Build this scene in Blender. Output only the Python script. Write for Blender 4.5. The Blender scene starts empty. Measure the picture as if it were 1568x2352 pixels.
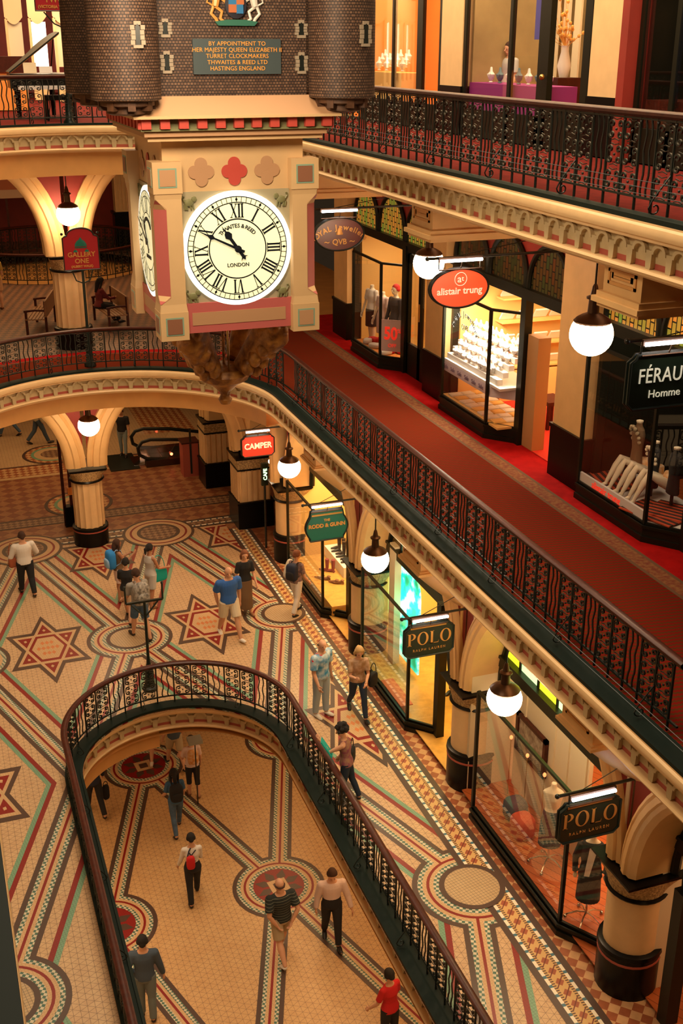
import bpy, bmesh, math, random
from mathutils import Vector, Matrix
random.seed(7)
PI = math.pi
C = bpy.context.scene.collection
S = bpy.context.scene
# ---------------- camera ----------------
cam = bpy.data.objects.new('camera', bpy.data.cameras.new('camera')); C.objects.link(cam); S.camera = cam
def cam_matrix(yaw, pitch, roll):
    cy, sy, cp, sp = math.cos(yaw), math.sin(yaw), math.cos(pitch), math.sin(pitch)
    f = Vector((sy*cp, cy*cp, -sp)); r = Vector((cy, -sy, 0)); u = r.cross(f)
    r2 = math.cos(roll)*r + math.sin(roll)*u; u2 = -math.sin(roll)*r + math.cos(roll)*u
    m = Matrix((r2, u2, -f)).transposed().to_4x4(); m.translation = Vector((0, 0, 12.7)); return m
cam.matrix_world = cam_matrix(math.radians(19.8), math.radians(22.15), math.radians(.15))
cam.data.sensor_fit = 'VERTICAL'; cam.data.sensor_height = 24.0; cam.data.lens = 24.0*2635/2352
cam.data.clip_start = .02; cam.data.clip_end = 300
S.view_settings.view_transform = 'Standard'; S.view_settings.look = 'None'
S.view_settings.gamma = 1; S.view_settings.use_curve_mapping = False
S.view_settings.exposure = 0.0
# ---------------- world and main lights ----------------
w = bpy.data.worlds.new('world'); S.world = w; w.use_nodes = True
w.node_tree.nodes['Background'].inputs[0].default_value = (1, .62, .34, 1)
w.node_tree.nodes['Background'].inputs[1].default_value = .022
def area(name, loc, size, power, col=(1, .7, .4), rot=(0, 0, 0), sy=None, spread=None):
    l = bpy.data.lights.new(name, 'AREA'); l.energy = power; l.color = col; l.size = size
    if sy: l.shape = 'RECTANGLE'; l.size_y = sy
    if spread: l.spread = spread
    o = bpy.data.objects.new(name, l); o.location = loc; o.rotation_euler = rot; C.objects.link(o); return o
def point(name, loc, power, col=(1, .68, .38), r=.1):
    l = bpy.data.lights.new(name, 'POINT'); l.energy = power; l.color = col; l.shadow_soft_size = r
    o = bpy.data.objects.new(name, l); o.location = loc; C.objects.link(o); return o
def spot(name, loc, power, col, ang, target, blend=.5, r=.05):
    l = bpy.data.lights.new(name, 'SPOT'); l.energy = power; l.color = col; l.spot_size = ang; l.spot_blend = blend; l.shadow_soft_size = r
    o = bpy.data.objects.new(name, l); o.location = loc; C.objects.link(o)
    o.rotation_euler = (Vector(target)-Vector(loc)).to_track_quat('-Z', 'Y').to_euler(); return o
WARM = (1, .60, .26)
# glazed roof above the void, warm evening light
area('roof_light', (3.4, 18, 24), 6.0, 4500, (1, .78, .52), sy=26)
# gallery ceiling lights over the far galleries
area('far_gallery_light', (3.0, 36, 10.3), 7, 420, WARM, sy=8)
area('far_ground_light', (3.0, 36, 4.7), 8, 240, WARM, sy=8)
area('far_upper_light', (3.0, 34, 15.5), 8, 700, WARM, sy=10)
# down lights under the right hand galleries
area('arcade_light', (7.8, 15, 4.85), .5, 150, WARM, sy=26)
area('shop_walk_light', (8.9, 19, 10.4), .6, 45, (1, .6, .32), sy=18)
area('upper_walk_light', (9.2, 16, 15.2), 1.5, 620, (1, .68, .36), sy=24)
# added out of view fill, standing in for the opposite, left hand shops
area('left_ground_fill', (-1.6, 15, 2.4), 3.0, 120, (1, .60, .27), rot=(0, -PI/2, 0), sy=26)
area('left_gallery_fill', (-1.6, 18, 8.2), 3.0, 170, (1, .62, .30), rot=(0, -PI/2, 0), sy=20)
# lower ground, lit under the ground floor
area('lower_light', (6.6, 17, -.75), 1.6, 190, (1, .60, .27), sy=16)
area('lower_light', (.4, 17, -.75), 1.6, 190, (1, .60, .27), sy=16)

# ---------------- helpers ----------------
class MB:
    def __init__(s): s.v = []; s.f = []; s.m = []
    def add(s, vs, fs, mi=0, M=None):
        o = len(s.v)
        s.v += [tuple(M @ Vector(p)) if M else tuple(p) for p in vs]
        s.f += [tuple(o+i for i in f) for f in fs]; s.m += [mi]*len(fs); return s
    def join(s, b, M=None, mi=None):
        o = len(s.v); s.v += [tuple(M @ Vector(p)) if M else p for p in b.v]
        s.f += [tuple(o+i for i in f) for f in b.f]; s.m += b.m if mi is None else [mi]*len(b.f); return s
    def box(s, x0, x1, y0, y1, z0, z1, mi=0, M=None):
        return s.add([(x0, y0, z0), (x1, y0, z0), (x1, y1, z0), (x0, y1, z0), (x0, y0, z1), (x1, y0, z1), (x1, y1, z1), (x0, y1, z1)],
            [(0, 3, 2, 1), (4, 5, 6, 7), (0, 1, 5, 4), (1, 2, 6, 5), (2, 3, 7, 6), (3, 0, 4, 7)], mi, M)
    def lathe(s, prof, c=(0, 0), n=20, mi=0, M=None, flute=0, a0=0, a1=2*PI, sx=1, sy=1, caps=True):
        full = abs(a1-a0-2*PI) < 1e-6; k = n if full else n+1; vs = []
        for r, z in prof:
            for i in range(k):
                a = a0+(a1-a0)*i/n
                rr = r*(1-flute*abs(math.sin(a*8))) if flute else r
                vs.append((c[0]+rr*math.cos(a)*sx, c[1]+rr*math.sin(a)*sy, z))
        fs = []
        for j in range(len(prof)-1):
            for i in range(n):
                i2 = (i+1) % k if full else i+1
                fs.append((j*k+i, j*k+i2, (j+1)*k+i2, (j+1)*k+i))
        if full and caps:
            if prof[0][0] > 1e-6: fs.append(tuple(range(k))[::-1])
            if prof[-1][0] > 1e-6: fs.append(tuple((len(prof)-1)*k+i for i in range(k)))
        return s.add(vs, fs, mi, M)
    def cyl(s, p0, p1, r0, r1=None, n=10, mi=0, M=None, caps=True):
        return s.tube([p0, p1], [r0, r0 if r1 is None else r1], n, mi, M, caps)
    def tube(s, pts, r, n=8, mi=0, M=None, caps=True, closed=False, sq=None):
        P = [Vector(p) for p in pts]; N = len(P); rs = r if isinstance(r, (list, tuple)) else [r]*N
        vs = []; up = None
        for i, p in enumerate(P):
            if closed: t = (P[(i+1) % N]-P[i-1])
            else: t = P[min(i+1, N-1)]-P[max(i-1, 0)]
            t = t.normalized() if t.length > 1e-9 else Vector((0, 0, 1))
            if up is None:
                up = Vector((0, 0, 1)) if abs(t.z) < .9 else Vector((1, 0, 0))
            sd = t.cross(up)
            if sd.length < 1e-6: sd = t.cross(Vector((0, 1, .01)))
            sd.normalize(); up = sd.cross(t).normalized()
            for k in range(n):
                a = 2*PI*k/n + (PI/n if n == 4 else 0)
                vs.append(p+rs[i]*(math.cos(a)*sd+math.sin(a)*up*(sq or 1)))
        fs = []
        for i in range(N if closed else N-1):
            for k in range(n):
                a, b = i*n, ((i+1) % N)*n
                fs.append((a+k, a+(k+1) % n, b+(k+1) % n, b+k))
        if caps and not closed:
            fs.append(tuple(range(n))[::-1]); fs.append(tuple((N-1)*n+k for k in range(n)))
        return s.add(vs, fs, mi, M)
    def prism(s, poly, d0, d1, ax='y', mi=0, M=None):
        # poly in the plane normal to ax; extruded from d0 to d1
        def P(a, b, d): return {'y': (a, d, b), 'x': (d, a, b), 'z': (a, b, d)}[ax]
        n = len(poly); vs = [P(a, b, d0) for a, b in poly]+[P(a, b, d1) for a, b in poly]
        fs = [tuple(range(n)), tuple(range(n, 2*n))[::-1]]+[(i, i+n, (i+1) % n+n, (i+1) % n) for i in range(n)]
        return s.add(vs, fs, mi, M)
    def ball(s, c, r, n=12, mi=0, M=None, sz=1, sx=1, sy=1):
        k = max(4, n//2)
        prof = [(r*math.sin(PI*j/k), 0) for j in range(k+1)]
        T = Matrix.Translation(c) @ Matrix.Diagonal((sx, sy, sz, 1))
        return s.lathe([(max(r*math.sin(PI*j/k), 0), -r*math.cos(PI*j/k)) for j in range(k+1)], n=n, mi=mi, M=(M @ T) if M else T)
    def build(s, name, mats, parent=None, smooth=.7, loc=None):
        me = bpy.data.meshes.new(name); me.from_pydata(s.v, [], s.f)
        if not isinstance(mats, (list, tuple)): mats = [mats]
        for m in mats: me.materials.append(m)
        if len(mats) > 1: me.polygons.foreach_set('material_index', s.m)
        bm = bmesh.new(); bm.from_mesh(me); bmesh.ops.recalc_face_normals(bm, faces=bm.faces); bm.to_mesh(me); bm.free()
        if smooth: me.shade_smooth(); me.set_sharp_from_angle(angle=smooth)
        me.update()
        o = bpy.data.objects.new(name, me); C.objects.link(o)
        if parent: o.parent = parent
        if loc: o.location = loc
        return o
    def flat(s, name, mats, parent=None):   # laid surfaces that keep the winding they have
        me = bpy.data.meshes.new(name); me.from_pydata(s.v, [], s.f)
        for m in mats: me.materials.append(m)
        me.polygons.foreach_set('material_index', s.m); me.update()
        o = bpy.data.objects.new(name, me); C.objects.link(o)
        if parent: o.parent = parent
        return o
def thing(name, label, cat, loc=(0, 0, 0), rz=0, group=None):
    o = bpy.data.objects.new(name, None); C.objects.link(o); o.empty_display_size = .1
    o.location = loc; o.rotation_euler = (0, 0, rz); o['label'] = label; o['category'] = cat
    if group: o['group'] = group
    return o
def tag(o, label, cat, group=None):
    o['label'] = label; o['category'] = cat
    if group: o['group'] = group
    return o
def struct(o, label=None):
    o['kind'] = 'structure'
    if label: o['label'] = label
    return o
def copy_tree(o, parent=None):
    c = o.copy(); C.objects.link(c)
    if parent: c.parent = parent
    for ch in list(o.children): copy_tree(ch, c)
    return c
def dup(root, loc=None, rz=None, label=None, group=None):
    r = copy_tree(root)
    if loc: r.location = loc
    if rz is not None: r.rotation_euler = (0, 0, rz)
    if label: r['label'] = label
    if group: r['group'] = group
    return r
def TR(x, y, z, rz=0): return Matrix.Translation((x, y, z)) @ Matrix.Rotation(rz, 4, 'Z')

# ---------------- materials ----------------
def mat(name, col, rough=.5, metal=0, var=0, vs=8, bump=0, bs=30, emit=0, ecol=None, spec=None, coat=0, alpha=None, col2=None):
    m = bpy.data.materials.new(name); m.use_nodes = True; nt = m.node_tree; b = nt.nodes['Principled BSDF']
    b.inputs['Base Color'].default_value = (*col, 1); b.inputs['Roughness'].default_value = rough; b.inputs['Metallic'].default_value = metal
    if spec is not None: b.inputs['Specular IOR Level'].default_value = spec
    if coat: b.inputs['Coat Weight'].default_value = coat; b.inputs['Coat Roughness'].default_value = .15
    if emit:
        b.inputs['Emission Color'].default_value = (*(ecol or col), 1); b.inputs['Emission Strength'].default_value = emit
    if var or bump:
        tc = nt.nodes.new('ShaderNodeTexCoord'); nz = nt.nodes.new('ShaderNodeTexNoise'); nz.inputs['Scale'].default_value = vs; nz.inputs['Detail'].default_value = 4
        nt.links.new(tc.outputs['Object'], nz.inputs['Vector'])
        if var:
            mx = nt.nodes.new('ShaderNodeMixRGB'); c2 = col2 or tuple(c*(1-var) for c in col)
            mx.inputs[1].default_value = (*col, 1); mx.inputs[2].default_value = (*c2, 1)
            rp = nt.nodes.new('ShaderNodeMapRange'); rp.inputs[1].default_value = .35; rp.inputs[2].default_value = .65
            nt.links.new(nz.outputs['Fac'], rp.inputs[0]); nt.links.new(rp.outputs[0], mx.inputs[0]); nt.links.new(mx.outputs[0], b.inputs['Base Color'])
        if bump:
            n2 = nt.nodes.new('ShaderNodeTexNoise'); n2.inputs['Scale'].default_value = bs; nt.links.new(tc.outputs['Object'], n2.inputs['Vector'])
            bp = nt.nodes.new('ShaderNodeBump'); bp.inputs['Strength'].default_value = bump; bp.inputs['Distance'].default_value = .01
            nt.links.new(n2.outputs['Fac'], bp.inputs['Height']); nt.links.new(bp.outputs[0], b.inputs['Normal'])
    return m
def nodes(m):
    return m.node_tree, m.node_tree.nodes['Principled BSDF']
def math_n(nt, op, a, b=None):
    n = nt.nodes.new('ShaderNodeMath'); n.operation = op
    for i, x in enumerate((a, b)):
        if x is None: continue
        if isinstance(x, (int, float)): n.inputs[i].default_value = x
        else: nt.links.new(x, n.inputs[i])
    return n.outputs[0]
def xyz(nt, src='Object'):
    tc = nt.nodes.new('ShaderNodeTexCoord'); s = nt.nodes.new('ShaderNodeSeparateXYZ'); nt.links.new(tc.outputs[src], s.inputs[0]); return s.outputs
def mixc(nt, f, a, b):
    n = nt.nodes.new('ShaderNodeMixRGB'); nt.links.new(f, n.inputs[0])
    for i, x in ((1, a), (2, b)):
        if isinstance(x, tuple): n.inputs[i].default_value = (*x, 1)
        else: nt.links.new(x, n.inputs[i])
    return n.outputs[0]
def line_grid(nt, x, y, dirs, pitch, wd):
    """1 on the joints of a tile grid whose joint directions are given as angles"""
    tot = None
    for a in dirs:
        d = math_n(nt, 'ADD', math_n(nt, 'MULTIPLY', x, math.cos(a)/pitch), math_n(nt, 'MULTIPLY', y, math.sin(a)/pitch))
        f = math_n(nt, 'FRACT', math_n(nt, 'ADD', d, 1000.0))
        l = math_n(nt, 'LESS_THAN', f, wd/pitch)
        tot = l if tot is None else math_n(nt, 'MAXIMUM', tot, l)
    return tot
def tile_mat(name, col, col2, joint, dirs, pitch, wd=.006, rough=.38, nscale=2.2):
    m = mat(name, col, rough); nt, b = nodes(m); s = xyz(nt)
    nz = nt.nodes.new('ShaderNodeTexNoise'); nz.inputs['Scale'].default_value = nscale; nz.inputs['Detail'].default_value = 5
    tc = nt.nodes.new('ShaderNodeTexCoord'); nt.links.new(tc.outputs['Object'], nz.inputs['Vector'])
    n3 = nt.nodes.new('ShaderNodeTexVoronoi'); n3.inputs['Scale'].default_value = 1/pitch; nt.links.new(tc.outputs['Object'], n3.inputs['Vector'])
    g = nt.nodes.new('ShaderNodeSeparateColor'); nt.links.new(n3.outputs['Color'], g.inputs[0])
    f = math_n(nt, 'ADD', math_n(nt, 'MULTIPLY', nz.outputs['Fac'], .6), math_n(nt, 'MULTIPLY', g.outputs[0], .4))
    c = mixc(nt, f, col, col2)
    nt.links.new(mixc(nt, line_grid(nt, s[0], s[1], dirs, pitch, wd), c, joint), b.inputs['Base Color'])
    return m
def checker_mat(name, ca, cb, size, ang=0, rough=.4, joint=None):
    m = mat(name, ca, rough); nt, b = nodes(m); s = xyz(nt)
    def rot(a): return math_n(nt, 'ADD', math_n(nt, 'ADD', math_n(nt, 'MULTIPLY', s[0], math.cos(a)/size), math_n(nt, 'MULTIPLY', s[1], math.sin(a)/size)), 1000.0)
    u = math_n(nt, 'FLOOR', rot(ang)); v = math_n(nt, 'FLOOR', rot(ang+PI/2))
    f = math_n(nt, 'MODULO', math_n(nt, 'ADD', u, v), 2)
    c = mixc(nt, f, ca, cb)
    nz = nt.nodes.new('ShaderNodeTexNoise'); nz.inputs['Scale'].default_value = 6
    tc = nt.nodes.new('ShaderNodeTexCoord'); nt.links.new(tc.outputs['Object'], nz.inputs['Vector'])
    mm = nt.nodes.new('ShaderNodeMixRGB'); mm.blend_type = 'MULTIPLY'; mm.inputs[0].default_value = .5
    nt.links.new(c, mm.inputs[1]); nt.links.new(nz.outputs['Fac'], mm.inputs[2])
    nt.links.new(mm.outputs[0], b.inputs['Base Color']); return m
def glass(name, tint=(1, 1, 1), rough=.02, fac=.12):
    m = bpy.data.materials.new(name); m.use_nodes = True; nt = m.node_tree; nt.nodes.clear()
    out = nt.nodes.new('ShaderNodeOutputMaterial'); mx = nt.nodes.new('ShaderNodeMixShader')
    t = nt.nodes.new('ShaderNodeBsdfTransparent'); t.inputs[0].default_value = (*tint, 1)
    g = nt.nodes.new('ShaderNodeBsdfGlossy'); g.inputs['Roughness'].default_value = rough
    ge = nt.nodes.new('ShaderNodeNewGeometry'); dt = nt.nodes.new('ShaderNodeVectorMath'); dt.operation = 'DOT_PRODUCT'
    nt.links.new(ge.outputs['Incoming'], dt.inputs[0]); nt.links.new(ge.outputs['Normal'], dt.inputs[1])
    k1 = math_n(nt, 'SUBTRACT', 1.0, math_n(nt, 'ABSOLUTE', dt.outputs['Value']))
    nt.links.new(math_n(nt, 'ADD', math_n(nt, 'MULTIPLY', math_n(nt, 'POWER', k1, 4.0), 1.5), fac*.6), mx.inputs[0])
    nt.links.new(t.outputs[0], mx.inputs[1]); nt.links.new(g.outputs[0], mx.inputs[2]); nt.links.new(mx.outputs[0], out.inputs[0]); return m
M = {}
M['cream'] = mat('cream plaster', (.74, .46, .19), .55, var=.10, vs=3)
M['cream2'] = mat('pale cream mouldings', (.80, .54, .27), .45, var=.08, vs=4)
M['frieze'] = mat('stone grey frieze', (.55, .43, .24), .55, var=.12, vs=6)
M['orange'] = mat('ochre wall paint', (.66, .33, .10), .6, var=.12, vs=2)
M['redband'] = mat('dusty red paint', (.42, .09, .06), .55)
M['redwall'] = mat('dark red wall', (.27, .022, .012), .6, var=.2, vs=2)
M['green'] = mat('dark green iron', (.004, .013, .009), .42, spec=.5, var=.3, vs=5)
M['gutter'] = mat('dark green painted gutter', (.003, .011, .008), .6, spec=.2)
M['iron'] = mat('black iron', (.008, .011, .008), .38, metal=.0)
M['black'] = mat('black gloss stone', (.004, .0035, .003), .3, spec=.2)
M['dia_t'] = mat('orange diamond tiles', (.58, .20, .07), .4)
M['wood'] = mat('polished red wood', (.065, .012, .006), .38, var=.35, vs=12, spec=.3)
M['dkwood'] = mat('dark shopfront timber', (.007, .008, .004), .38, spec=.3)
M['capital'] = mat('carved stone capital', (.60, .40, .17), .7, var=.6, vs=30, bump=.9, bs=45, col2=(.24, .14, .06))
M['globe'] = mat('white opal glass', (1, 1, 1), .3, emit=42, ecol=(1, .70, .42))
M['tube'] = mat('lit white tube', (1, 1, 1), .3, emit=12, ecol=(.86, .88, 1))
M['bronze'] = mat('bronze metal', (.07, .035, .018), .35, metal=.7)
M['brass'] = mat('brass', (.55, .33, .10), .3, metal=.9)
M['chrome'] = mat('chrome', (.6, .55, .5), .15, metal=1)
M['glass'] = glass('clear shop glass')
M['white'] = mat('white', (.75, .72, .68), .5)
M['cloth'] = mat('black cloth', (.01, .01, .011), .8)
D6 = [PI/2, PI/6, -PI/6]
M['beige'] = tile_mat('beige triangle tiles', (.62, .43, .24), (.50, .31, .17), (.20, .13, .08), [0, PI/3, -PI/3], .105)
M['grid'] = tile_mat('beige square tiles', (.52, .38, .22), (.44, .30, .16), (.15, .12, .08), [0.2, 0.2+PI/2], .055, .006)
M['green_t'] = tile_mat('sea green tiles', (.19, .36, .23), (.16, .31, .20), (.08, .16, .10), [.2, .2+PI/2], .045, .004)
M['red_t'] = tile_mat('oxblood tiles', (.25, .014, .011), (.21, .012, .010), (.14, .010, .008), [.2, .2+PI/2], .045, .003)
M['brown_t'] = tile_mat('umber tiles', (.085, .048, .034), (.068, .04, .03), (.07, .04, .03), [.2, .2+PI/2], .045, .003)
M['tan_t'] = tile_mat('tan tiles', (.60, .40, .21), (.52, .33, .17), (.32, .2, .1), [.2, .2+PI/2], .045, .003)
M['check_g'] = checker_mat('green and white checker tiles', (.75, .68, .50), (.08, .19, .14), .050, PI/4+.3)
M['check_o'] = checker_mat('orange and cream checker tiles', (.72, .42, .20), (.40, .12, .045), .155, PI/4)
M['lattice'] = None
# ---------------- the mosaic painter: convex pieces laid in thin layers ----------------
def clip_half(poly, a, b, c, keep=1):
    # keep points with keep*(a x + b y - c) >= 0
    out = []; n = len(poly)
    for i in range(n):
        p, q = poly[i], poly[(i+1) % n]
        dp = keep*(a*p[0]+b*p[1]-c); dq = keep*(a*q[0]+b*q[1]-c)
        if dp >= 0: out.append(p)
        if dp*dq < 0:
            t = dp/(dp-dq); out.append((p[0]+t*(q[0]-p[0]), p[1]+t*(q[1]-p[1])))
    return out if len(out) > 2 else None
def area2(p): return sum(p[i][0]*p[(i+1) % len(p)][1]-p[(i+1) % len(p)][0]*p[i][1] for i in range(len(p)))
VC, VR, VY = 3.46, 1.90, 18.42      # the void in the ground floor: centre line, half width, centre of its round end
HOLE = [(VC-VR, -4), (VC+VR, -4)]+[(VC+VR*math.cos(PI*i/24), VY+VR*math.sin(PI*i/24)) for i in range(25)]
HE = []
for i in range(len(HOLE)):
    p, q = HOLE[i], HOLE[(i+1) % len(HOLE)]
    nx, ny = q[1]-p[1], -(q[0]-p[0]); l = math.hypot(nx, ny)
    if l > 1e-6: HE.append((nx/l, ny/l, (nx*p[0]+ny*p[1])/l))    # outward normals
class Paint:
    def __init__(s, z, bounds=None, hole=False): s.z = z; s.mb = MB(); s.mats = []; s.bounds = bounds or []; s.hole = hole; s.n = 0
    def mi(s, m):
        if m not in s.mats: s.mats.append(m)
        return s.mats.index(m)
    def poly(s, pts, m, layer, bounds=True):
        ps = [list(pts)]
        if bounds:
            for (a, b, c) in s.bounds:
                ps = [q for q in (clip_half(p, a, b, c) for p in ps) if q]
        if s.hole:
            res = []
            for p in ps:
                cur = p
                for (a, b, c) in HE:
                    o = clip_half(cur, a, b, c, 1)
                    if o and abs(area2(o)) > 1e-7: res.append(o)
                    cur = clip_half(cur, a, b, c, -1)
                    if not cur: break
            ps = res
        s.n += 1; z = s.z+layer*.0012+(s.n % 23)*4.5e-5
        for p in ps:
            if area2(p) < 0: p = p[::-1]
            s.mb.add([(x, y, z) for x, y in p], [tuple(range(len(p)))], s.mi(m))
    def stroke(s, p, q, half, m, layer, off=0):
        dx, dy = q[0]-p[0], q[1]-p[1]; l = math.hypot(dx, dy); nx, ny = -dy/l, dx/l
        f = lambda a, k: (a[0]+nx*k, a[1]+ny*k)
        s.poly([f(p, off-half), f(q, off-half), f(q, off+half), f(p, off+half)], m, layer)
    def disc(s, c, r, m, layer, n=40, ry=None, bounds=True):
        s.poly([(c[0]+r*math.cos(2*PI*i/n), c[1]+(ry or r)*math.sin(2*PI*i/n)) for i in range(n)], m, layer, bounds)
    def done(s, name): return s.mb.flat(name, [M[k] for k in s.mats])
def star(P, c, sx, sy, L):
    def tri(R, a0): return [(c[0]+sx*R*math.cos(a0+2*PI*k/3), c[1]+sy*R*math.sin(a0+2*PI*k/3)) for k in range(3)]
    for R, m, l in ((1.0, 'brown_t', L), (.84, 'tan_t', L+1)):
        P.poly(tri(R, PI/2), m, l); P.poly(tri(R, -PI/2), m, l+(.3 if l > L else 0))
    for k in range(6):
        a = PI/2+k*PI/3; cc = (c[0]+sx*.53*math.cos(a), c[1]+sy*.53*math.sin(a))
        P.poly([(cc[0]+sx*.19*math.cos(a+2*PI*j/3), cc[1]+sy*.19*math.sin(a+2*PI*j/3)) for j in range(3)], 'red_t', L+2)
        P.poly([(cc[0]+sx*.04*math.cos(a+PI*j/2), cc[1]+sy*.04*math.sin(a+PI*j/2)) for j in range(4)], 'tan_t', L+3)
    hexa = lambda r: [(c[0]+sx*r*math.cos(k*PI/3), c[1]+sy*r*math.sin(k*PI/3)) for k in range(6)]
    P.poly(hexa(.43), 'red_t', L+2); P.poly(hexa(.36), 'tan_t', L+3)
    for i in range(-2, 3):
        for j in range(-1, 2):
            if abs(i)+abs(j) > 2: continue
            x, y = c[0]+i*.085*sx*1.2, c[1]+j*.12*sy*1.25
            P.poly([(x-.05*sx, y), (x, y-.055*sy), (x+.05*sx, y), (x, y+.055*sy)], 'dia_t', L+4)
M['lattice'] = mat('orange lattice border tiles', (.55, .30, .12), .4)
nt, b = nodes(M['lattice']); s_ = xyz(nt)
yy = math_n(nt, 'FRACT', math_n(nt, 'ADD', math_n(nt, 'MULTIPLY', s_[1], 1/.22), 100.0)); xx = math_n(nt, 'MULTIPLY', math_n(nt, 'SUBTRACT', s_[0], 7.415), 1/.2)
dd = math_n(nt, 'ADD', math_n(nt, 'ABSOLUTE', math_n(nt, 'SUBTRACT', yy, .5)), math_n(nt, 'ABSOLUTE', xx))
c1 = mixc(nt, math_n(nt, 'LESS_THAN', dd, .36), (.60, .38, .15), (.33, .09, .04))
ed = math_n(nt, 'LESS_THAN', math_n(nt, 'ABSOLUTE', math_n(nt, 'SUBTRACT', math_n(nt, 'ABSOLUTE', math_n(nt, 'SUBTRACT', yy, math_n(nt, 'ADD', xx, .5))), .0)), .06)
c1 = mixc(nt, ed, c1, (.16, .03, .02))
fine = math_n(nt, 'GREATER_THAN', math_n(nt, 'ABSOLUTE', xx), .43)
dots = math_n(nt, 'GREATER_THAN', math_n(nt, 'FRACT', math_n(nt, 'ADD', math_n(nt, 'MULTIPLY', s_[1], 1/.045), 1000.0)), .5)
c1 = mixc(nt, math_n(nt, 'MULTIPLY', fine, dots), c1, (.10, .05, .03)); nt.links.new(c1, b.inputs['Base Color'])
M['dash'] = mat('white and blue dashed tile line', (.7, .65, .55), .35)
nt, b = nodes(M['dash']); s_ = xyz(nt)
nt.links.new(mixc(nt, math_n(nt, 'GREATER_THAN', math_n(nt, 'FRACT', math_n(nt, 'ADD', math_n(nt, 'MULTIPLY', s_[1], 1/.185), 1000.0)), .70), (.80, .74, .60), (.05, .16, .22)), b.inputs['Base Color'])
M['dashx'] = M['dash'].copy(); nt, b = nodes(M['dashx'])
for l in list(nt.links):
    if l.from_socket.name == 'Y': nt.links.new([n for n in nt.nodes if n.type == 'SEPXYZ'][0].outputs[0], l.to_socket)
# orange figured floor beyond
M['figured'] = checker_mat('orange figured tiles', (.44, .20, .085), (.30, .10, .045), .30, PI/4)
M['figured2'] = checker_mat('small figured tiles', (.40, .24, .13), (.20, .10, .06), .12, PI/4)
def band_net(P, edges, rings, L, ring_core, wide=True):
    lay = [(.625, 'green_t'), (.535, 'red_t'), (.443, 'beige')] if wide else []
    lay += [(.253, 'brown_t'), (.163, 'check_g'), (.085, 'tan_t'), (.025, 'red_t')]
    for i, (h, m) in enumerate(lay):
        if not wide: i += 3
        for p, q in edges:
            P.stroke(p, q, h, m, L+i)
            if h > .3:
                for e in (p, q): P.poly([(e[0]+h*1.02*math.cos(PI*k/4), e[1]+h*1.02*math.sin(PI*k/4)) for k in range(8)], m, L+i)
        r = {.253: .98, .163: .89, .085: .81, .025: .745}.get(h)
        if r:
            for c in rings: P.disc(c, r, m, L+i)
    for k, (r, m) in enumerate([(.695, 'tan_t'), (.63, 'check_g'), (.54, 'brown_t')]):
        for c in rings: P.disc(c, r, m, L+7+k)
    for c in rings: ring_core(P, c, L+10)
# ground floor ------------------------------------------------------------
XI, XO = 7.11, 7.72
G = Paint(0, bounds=[(-1, 0, -XI), (1, 0, -.75), (0, -1, -29.6)], hole=True)
G.poly([(-4, -4), (12, -4), (12, 50), (-4, 50)], 'figured', 0, bounds=False)
G.poly([(-.75, -4), (XI, -4), (XI, 29.6), (-.75, 29.6)], 'beige', 1)
Am = [(1.55, 29.6), (5.2, 29.6)]; B3 = [(-.3, 23.7), (3.35, 23.7), (7.05, 23.7)]; Cc = [(1.55, 18.55), (5.3, 18.55)]; D3 = [(-.3, 13.4), (3.4, 13.4), (7.1, 13.4)]; E2 = [(1.5, 8.2), (5.3, 8.2)]
edges = [(Am[0], B3[0]), (Am[0], B3[1]), (Am[1], B3[1]), (Am[1], B3[2]), (B3[0], Cc[0]), (B3[1], Cc[0]), (B3[1], Cc[1]), (B3[2], Cc[1]),
         (Cc[0], D3[0]), (Cc[1], D3[2]), (D3[0], E2[0]), (D3[2], E2[1])]
def core(P, c, L): P.disc(c, .45, 'grid', L, bounds=False)
rings = [B3[0], B3[1], B3[2], D3[0], D3[2]]
band_net(G, edges, rings, 2, core)
for c in ((1.52, 23.85), (5.2, 23.85), (-.35, 18.5), (7.05, 18.6), (3.37, 28.6), (7.1, 28.9), (-.3, 28.9)):
    star(G, c, 1.0, 1.65, 6)
# right hand border and checkered margin
for x0, x1, m in ((XI, 7.22, 'brown_t'), (7.22, 7.275, 'dash'), (7.275, 7.555, 'lattice'), (7.555, 7.61, 'dash'), (7.61, XO, 'brown_t')):
    G.poly([(x0, -4), (x1, -4), (x1, 29.2), (x0, 29.2)], m, 5, bounds=False)
G.poly([(XO, -4), (11, -4), (11, 28), (XO, 28)], 'check_o', 1, bounds=False)
for c in (B3[2], D3[2]):
    G.disc(c, .54, 'brown_t', 14, bounds=False); G.disc(c, .45, 'grid', 15, bounds=False)
# cross borders at the far end
for y0, y1, m in ((29.6, 29.72, 'brown_t'), (29.72, 29.78, 'dashx'), (29.78, 30.05, 'figured2'), (30.05, 30.11, 'dashx'), (30.11, 30.22, 'brown_t'),
                  (31.2, 31.28, 'brown_t'), (31.28, 31.75, 'figured2'), (31.75, 31.83, 'brown_t'), (35.3, 35.5, 'tan_t'), (35.5, 36.4, 'check_o'), (36.4, 36.5, 'brown_t')):
    G.poly([(-4, y0), (8, y0), (8, y1), (-4, y1)], m, 5, bounds=False)
G.poly([(-4, 36.5), (9, 36.5), (9, 50), (-4, 50)], 'beige', 4, bounds=False)
for c in Am+[(-2.1, 29.6)]:
    for k, (r, m) in enumerate([(1.0, 'brown_t'), (.92, 'tan_t'), (.80, 'red_t'), (.74, 'tan_t'), (.60, 'brown_t'), (.50, 'figured2')]): G.disc(c, r, m, 14+k, bounds=False)
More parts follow.
